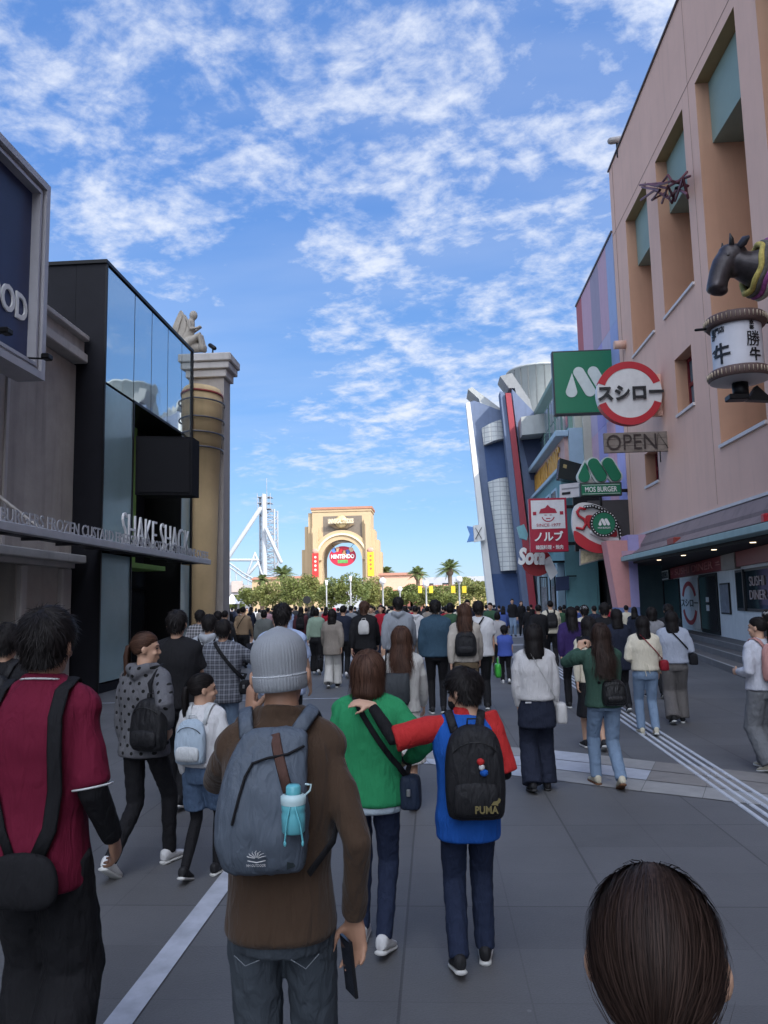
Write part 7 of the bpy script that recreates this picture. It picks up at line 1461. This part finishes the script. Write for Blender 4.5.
# ---- 11 pale grey top
x, y, h = where(671, 612, 11.2)
p11 = person(x, y, h, 'woman in a pale grey top and wide taupe trousers with a dark bag strap', rot=-10, stride=-.5, w=1.15, arms=('down','bent'), tcol=cloth('pale_grey_top', (.33,.36,.43)), hem=.92, boxy=1.2, bottom='wide', bcol=cloth('taupe_dark', (.13,.12,.115)), shoes=SHB, hair_style='long', hlen=.16, q='mid', seed=101)
crossbag(p11, 'dark bag on a thin strap across the pale grey top', BK, s=-1, w=1.2, zb=.98, bag=(.13,.05,.09))
# ---- 12 pink backpack at right edge
x, y, h = where(757, 618, 8.2)
p12 = person(x, y, h, 'woman at the right edge in white sleeves and grey trousers, face turned left', rot=28, stride=-.35, w=1.05, arms=('bent','down'), tcol=cloth('lavender_white', (.46,.47,.52)), hem=.90, boxy=1.15, bottom='wide', bcol=cloth('mid_grey', (.14,.145,.155)), shoes=SHC, hair_style='pony', hlen=.34, q='near', yaw=20, eyes=True, seed=111)
backpack(p12, 'dusty pink backpack on the woman at the right edge', cloth('dusty_pink', (.42,.22,.20)), z0=1.0, z1=1.42, rx=.17, dep=.14)
# ---- middle group
def mid(px, tp, Y, label, **k):
    x, y, h = where(px, tp, Y); k.setdefault('q', 'mid' if Y < 17 else 'far'); k.setdefault('seed', int(px*7+Y)); return person(x, y, k.pop('h', None) or h, label, **k)
def jit(px): return random.Random(px).uniform(-.8,.8)
a = mid(6, 626, 4.9, 'person at the left edge in black with a black rucksack behind the maroon shirt', tcol=BK, bottom='jeans', bcol=BK, q='near', w=1.1); backpack(a, 'black rucksack with pale strap edges at the far left edge', cloth('pack_black'), rx=.16)
mid(177, 612, 6.9, 'man in a plain black top behind the dotted hoodie, near the dark entrance', tcol=BK, top='tee', boxy=1.15, bottom='jeans', bcol=BK, w=1.12, stride=.4)
a = mid(223, 621, 8.3, 'man in a dark plaid shirt with a strap slanting across his back', tcol=cloth('plaid_dark', (.055,.06,.075), kind='plaid', c2=(.22,.23,.26)), hem=.78, boxy=1.15, bottom='jeans', bcol=LJ, w=1.15, arms=('down',dict(to=(.30,.32,1.22), pole=(1,-1,-.5), dir=(-.2,.3,1), curl=.6))); crossbag(a, 'black sling strap and pouch on the dark plaid shirt', BK, s=-1, w=1.2, zb=.95, belt=.02, bag=(.12,.04,.08))
phone(a, 'phone with a dark screen held out by the man in the plaid shirt', (.27,.38,1.38), (1,0,.08), (0,-1,.1), L_=.165, W_=.09)
a = mid(209, 616, 9.2, 'man in a pale grey short-sleeved hoodie left of the dark plaid shirt', tcol=LG, top='tee', collar='hood', boxy=1.12, bottom='jeans', bcol=BK, w=1.12); backpack(a, 'slim dark backpack strapped over the pale grey hoodie', BK, rx=.09, x=-.06, z0=1.05, z1=1.35)
mid(200, 611, 13.5, 'person in a black and white checked shirt beside the tan drum column', tcol=cloth('plaid_bw', (.03,.03,.035), kind='plaid', c2=(.42,.42,.44)), bcol=BK, w=1.1)
mid(218, 612, 16, 'person in black walking right of the checked shirt', tcol=BK, bcol=BK, w=1.1)
mid(225, 611, 18, 'person in charcoal half hidden behind the plaid-shirt man', tcol=BK2, bcol=BK, w=1.05)
a = mid(243, 607, 22, 'woman in a tan jacket with a thin cross strap and black trousers', tcol=TN, hem=.92, bottom='wide', bcol=BK, hair_style='short', w=1.1); crossbag(a, 'thin dark crossbody bag on the tan jacket', BK, s=1, w=1.1, belt=.01)
a = mid(264, 610, 20, 'woman in a grey-green jacket with dark hair left of the grey beanie', tcol=cloth('grey_green', (.12,.13,.125)), boxy=1.2, bottom='jeans', bcol=BK2, hair_style='bob', w=1.1)
mid(282, 605, 7.6, 'tall man in a pale blue shirt directly beyond the grey beanie', tcol=LB, top='tee', boxy=1.15, bottom='jeans', bcol=BK, w=1.15)
a = mid(301, 607, 24, 'woman in black with a small black backpack left of the green top', tcol=cloth('dull_wine', (.07,.025,.03)), bcol=BK, hair_style='long', hlen=.2, w=1.1); backpack(a, 'small black backpack with a pale tag on the woman in wine red', BK)
mid(316, 608, 19.5, 'woman in a sage green top and wide black trousers', tcol=GN, hem=.95, bottom='wide', bcol=BK, hair_style='bob', w=1.05, shoes=SHW)
a = mid(332, 610, 16.4, 'woman in a long taupe blazer and loose white trousers', tcol=BG, hem=.72, boxy=1.18, bottom='wide', bcol=cloth('ivory', (.50,.49,.46)), hair_style='long', hlen=.14, w=1.05, stride=-.5, rot=2)
def tote(root, label, m, side=-1, z=.72, rx=.14, rz=.17, dy=-.02, cat='bag', name='tote_bag'):
    t = attach(root, name, label, cat); q = MB(); hx = side*.27; q.loft([(hx,dy,z-rz,rx*.28,rx*.85,3),(hx,dy,z-rz+.03,rx*.36,rx,3),(hx,dy,z,rx*.34,rx,3),(hx,dy,z+.02,rx*.22,rx*.9,3)], 24); o = pbuild(q, 'bag_body', m, t); o.modifiers.new('s','SUBSURF'); q = MB(); q.tube([(hx,dy-rx*.6,z),(hx,dy-rx*.3,z+.10),(hx,dy+rx*.3,z+.10),(hx,dy+rx*.6,z)], .008, 6); pbuild(q, 'handle', m, t); return t
tote(a, 'black hand bag carried at the left side of the taupe blazer', BK, -1, .62, .17, .2)
a = mid(343, 606, 18.5, 'man in navy with bare arms right of the taupe blazer', tcol=NV, top='tee', bcol=BK, w=1.1, shoes=SHW); tote(a, 'dark shopping bag with a red print carried by the man in navy', cloth('bag_wine', (.06,.02,.025)), 1, .66, .18, .2)
a = mid(364, 602, 14.6, 'person in black with fluffy brown hair wearing a small white backpack', tcol=BK, boxy=1.15, bottom='wide', bcol=BK, hair_style='short', hmat=HBR, w=1.12, hlen=.09); backpack(a, 'small round white backpack on the person in black', cloth('pack_white', (.52,.51,.49)), z0=1.12, z1=1.38, rx=.10, dep=.08, straps=False, pocket=False)
mid(398, 598, 13.8, 'broad man in a pale grey hooded sweatshirt ahead of the denim jacket', tcol=cloth('hoodie_grey', (.25,.27,.30)), collar='hood', boxy=1.2, bcol=BK, w=1.2)
a = mid(435, 601, 12.4, 'tall man in a dark denim jacket and black trousers in the middle', tcol=cloth('denim_jacket', (.035,.07,.105)), hem=.86, boxy=1.18, bottom='slim', bcol=BK, w=1.15, collar='thick', stride=.3)
a = mid(401, 628, 6.9, 'woman with long brown hair in a white dress just ahead of the green sweatshirt', tcol=cloth('off_white', (.50,.49,.46)), hem=.9, boxy=1.1, bottom='dress', bcol=cloth('off_white'), hair_style='long', hmat=HBR, hlen=.36, w=.98, q='near', shoes=SHB, nh=3500); t = attach(a, 'dark_tote', 'large dark grey shoulder bag against the white dress', 'bag'); q = MB(); q.loft([(-.09,-.19,.98,.15,.05,3),(-.09,-.20,1.02,.17,.06,3),(-.08,-.20,1.26,.16,.055,3),(-.08,-.19,1.28,.15,.04,3)], 28); o = pbuild(q, 'bag_body', cloth('tote_grey', (.035,.04,.045), .6), t); q = MB(); q.tube([(-.16,-.17,1.26),(-.15,-.05,1.47),(-.15,.05,1.44)], .008, 6); pbuild(q, 'handle', BK, t)
a = mid(464, 605, 11.2, 'woman with long brown hair, beige sleeves and tan trousers', tcol=cloth('beige', (.42,.38,.33)), boxy=1.12, hem=.9, bottom='jeans', bcol=cloth('khaki', (.17,.125,.075)), hair_style='long', hmat=HBR, hlen=.30, w=1.05, nh=2500); backpack(a, 'black backpack hanging below the long brown hair and beige sleeves', cloth('pack_black'), z0=.98, z1=1.34, rx=.155)
a = mid(478, 602, 12.6, 'man in a white T-shirt with a dark strap, carrying a green plastic bag', tcol=WH, top='tee', boxy=1.2, bottom='jeans', bcol=BK, w=1.15, skin=SKIN2, arms=('down','down')); tote(a, 'bright green plastic bag carried by the man in the white T-shirt', M('green_plastic', (.05,.38,.05), .3, var=.3, vscale=12, bump=.4, bscale=20), 1, .72, .15, .2, name='plastic_bag'); crossbag(a, 'thin dark sling strap across the white T-shirt', BK, s=1, w=1.2)
mid(504, 627, 16.8, 'toddler in a blue shirt and dark trousers holding an adult hand', tcol=cloth('toddler_blue', (.06,.10,.36)), top='tee', boxy=1.2, hem=.82, bottom='jeans', bcol=BK, headscale=1.25, w=1.15, arms=(dict(to=(-.32,.05,1.25), pole=(0,0,-1)),'down'), shoes=SHW, q='mid')
mid(497, 612, 18.4, 'woman in a pale top with dark collar beside the toddler', tcol=cloth('pale_top', (.36,.35,.36)), hair_style='bob', bcol=BK2, w=1.1)
a = mid(550, 601, 20.8, 'man in a cream shirt with a black backpack near the teal column', tcol=CRM, boxy=1.15, bcol=BK, w=1.15); backpack(a, 'black backpack worn over the cream shirt near the teal column', cloth('pack_black'), rx=.15)
mid(538, 605, 19.2, 'person in black left of the cream shirt', tcol=BK, bcol=BK, w=1.1)
mid(571, 608, 12.8, 'woman in dark purple with long black hair left of the white cap', tcol=PL, hem=.80, boxy=1.2, hair_style='long', hlen=.28, bcol=BK, w=1.1)
a = mid(584, 606, 15.0, 'person wearing a white cap and a cream top', tcol=CRM, hair_style='short', bcol=BK, w=1.05)
q = MB(); q.ell((0,.002,1.645), (.088,.104,.068), 20, 12); pbuild(q, 'cap', WH, a)
a = mid(588, 618, 9.4, 'woman in cream partly hidden behind the green jacket', tcol=CRM, hair_style='long', hlen=.2, bottom='skirt', bcol=BK, w=.95)
mid(604, 604, 13.4, 'man in a black jacket with a pale back print', tcol=BK, boxy=1.2, bcol=BK, w=1.15)
mid(616, 610, 12.4, 'woman in a navy coat right of the black jacket', tcol=NV, hem=.7, boxy=1.15, hair_style='long', hlen=.15, bcol=BK, w=1.05)
mid(651, 608, 14.0, 'woman in grey seen between the cream top and the pale grey top', tcol=cloth('grey_top', (.22,.22,.235)), hair_style='bob', bcol=BK, w=1.1)
mid(668, 605, 14.5, 'man in black beyond the pale grey top', tcol=BK, bcol=BK, w=1.15)
a = mid(767, 611, 13, 'person with a white cap at the right edge', tcol=BK2, bcol=BK, w=1.1); q = MB(); q.ell((0,.002,1.645), (.088,.104,.068), 20, 12); pbuild(q, 'cap', WH, a)
mid(512, 599, 38, 'man in a dark jacket and blue jeans standing by the blue tower foot', tcol=BK, bottom='jeans', bcol=LJ, rot=180, stride=.2); mid(521, 601, 38.5, 'woman in black standing by the red fin of the tower', tcol=BK, bcol=BK, hair_style='long', hmat=HBR, hlen=.2, rot=180, stride=.2)
# ---- far crowd: a few figure kinds copied as individuals
bpy.context.view_layer.update(); dg = bpy.context.evaluated_depsgraph_get()
def bake(o):
    for ob in [o]+list(o.children_recursive):
        if ob.type == 'MESH' and ob.modifiers:
            me = bpy.data.meshes.new_from_object(ob.evaluated_get(dg)); ob.modifiers.clear(); ob.data = me
protos = []
pk_ = dict(q='far', h=1.70)
pdefs = [dict(hair_style='short', top='long', bottom='jeans', stride=.5), dict(hair_style='bob', top='long', bottom='wide', stride=-.4, w=.95), dict(hair_style='short', top='tee', bottom='jeans', stride=.3, w=1.1), dict(hair_style='long', hlen=.2, top='long', bottom='skirt', stride=.4, w=.92), dict(hair_style='short', top='long', collar='hood', bottom='jeans', stride=-.6, w=1.12), dict(hair_style='short', top='long', bottom='slim', stride=.1, w=1.05)]
for k_, pd in enumerate(pdefs): protos.append(person(k_*1.0, -5.0, 1.70, 'x', tcol=BK, bcol=BK, q='far', seed=k_, **pd))
bpy.context.view_layer.update(); dg = bpy.context.evaluated_depsgraph_get()
for p in protos: bake(p)
tops = [(BK,'black'),(NV,'navy'),(GY,'grey'),(WH,'white'),(BK2,'charcoal'),(BG,'taupe'),(RD,'red'),(LB,'pale blue'),(CRM,'cream'),(TN,'tan'),(MB_,'blue'),(cloth('far_green',(.04,.09,.05)),'dark green'),(cloth('far_pink',(.42,.25,.27)),'pink')]
bots = [(BK,'black'),(NV,'navy'),(LJ,'light denim'),(BK2,'charcoal'),(BG,'taupe')]
rgc = random.Random(99); used = set()
far = [(228,607,30),(232,608,48),(236,607,60),(239,609,26),(247,608,52),(251,607,34),(256,608,58),(259,609,44),(268,608,30),(272,608,50),(277,607,36),(288,607,28),(292,608,47),(296,606,40),(306,608,33),(309,607,55),(313,606,27),(322,608,45),(326,607,30),(338,608,36),(346,608,52),(351,606,26),(355,607,42),(360,608,57),(371,606,24),(374,607,34),(378,607,48),(381,605,21,'red'),(384,607,29),(389,607,54),(392,606,38),(405,606,25),(409,608,46),(411,607,31),(415,606,20),(419,607,40),(424,607,55),(427,606,28),(443,607,35),(446,606,23),(450,603,17,'dark green'),(454,607,47),(458,606,30),(467,600,22),(470,606,38),(474,607,54),(482,606,28),(486,605,33),(490,603,24),(494,606,45),(499,607,37),(503,606,29),(508,607,50),(528,606,30),(531,607,38),(560,607,26),(564,606,33),(577,606,24),(594,606,22),(610,607,27),(626,607,24),(634,607,20),(244,610,90),(262,608,85),(284,609,95),(300,608,80),(318,609,100),(334,608,88),(350,609,96),(366,608,84),(386,609,92),(402,608,78),(414,609,99),(430,608,86),(440,609,94),(452,608,82),(466,609,98),(479,608,79),(488,609,91)]
far.sort()
for i, f_ in enumerate(far):
    px, tp, Y = f_[:3]; src = rgc.choice(protos); x, y, h = where(px, tp, Y); h = max(1.52, min(1.84, h))
    tm_, tn = rgc.choice(tops) if len(f_) < 4 else [t_ for t_ in tops if t_[1] == f_[3]][0]
    if len(f_) < 4 and rgc.random() < .35: tm_, tn = tops[rgc.choice((0,1,4))]
    bm_, bn_ = rgc.choice(bots) if rgc.random() < .6 else bots[0]
    st_ = 'long' if src is protos[3] else 'bobbed' if src is protos[1] else 'short'
    c = src.copy(); COL.objects.link(c); s_ = h/1.70; c.location = (x, Y, 0); c.scale = (s_,s_,s_); rz = rgc.uniform(-25,25)+(180 if rgc.random() < .12 else 0); c.rotation_euler.z = R(rz); c['_w'] = (x,Y,0)
    near_ = 'near' if Y < 32 else 'middle' if Y < 62 else 'sunlit far'
    left_n = sum(1 for g_ in far[:i] if ('near' if g_[2] < 32 else 'middle' if g_[2] < 62 else 'sunlit far') == near_)+1
    ordn = lambda n_: '%d%s' % (n_, 'th' if 10 <= n_ % 100 <= 20 else {1:'st',2:'nd',3:'rd'}.get(n_ % 10, 'th'))
    c['label'] = 'person in %s top, %s hair, %s from left in %s crowd row' % (tn, st_, ordn(left_n), near_); c['category'] = 'person'; c['group'] = 'people walking towards the arch'
    for ch_ in src.children:
        if ch_.name.split('.')[0] == 'shoe' and Y > 45: pass
        d = ch_.copy(); COL.objects.link(d); d.parent = c
        nm = ch_.name.split('.')[0]
        if nm in ('shirt','sweater','jacket'): d.material_slots[0].link = 'OBJECT'; d.material_slots[0].material = tm_
        elif nm in ('trousers','skirt'): d.material_slots[0].link = 'OBJECT'; d.material_slots[0].material = bm_
        elif nm == 'shoe' and rgc.random() < .5: d.material_slots[0].link = 'OBJECT'; d.material_slots[0].material = SHW
for p in protos:
    for ch_ in list(p.children_recursive): bpy.data.objects.remove(ch_)
    bpy.data.objects.remove(p)
print("built", len(bpy.data.objects))
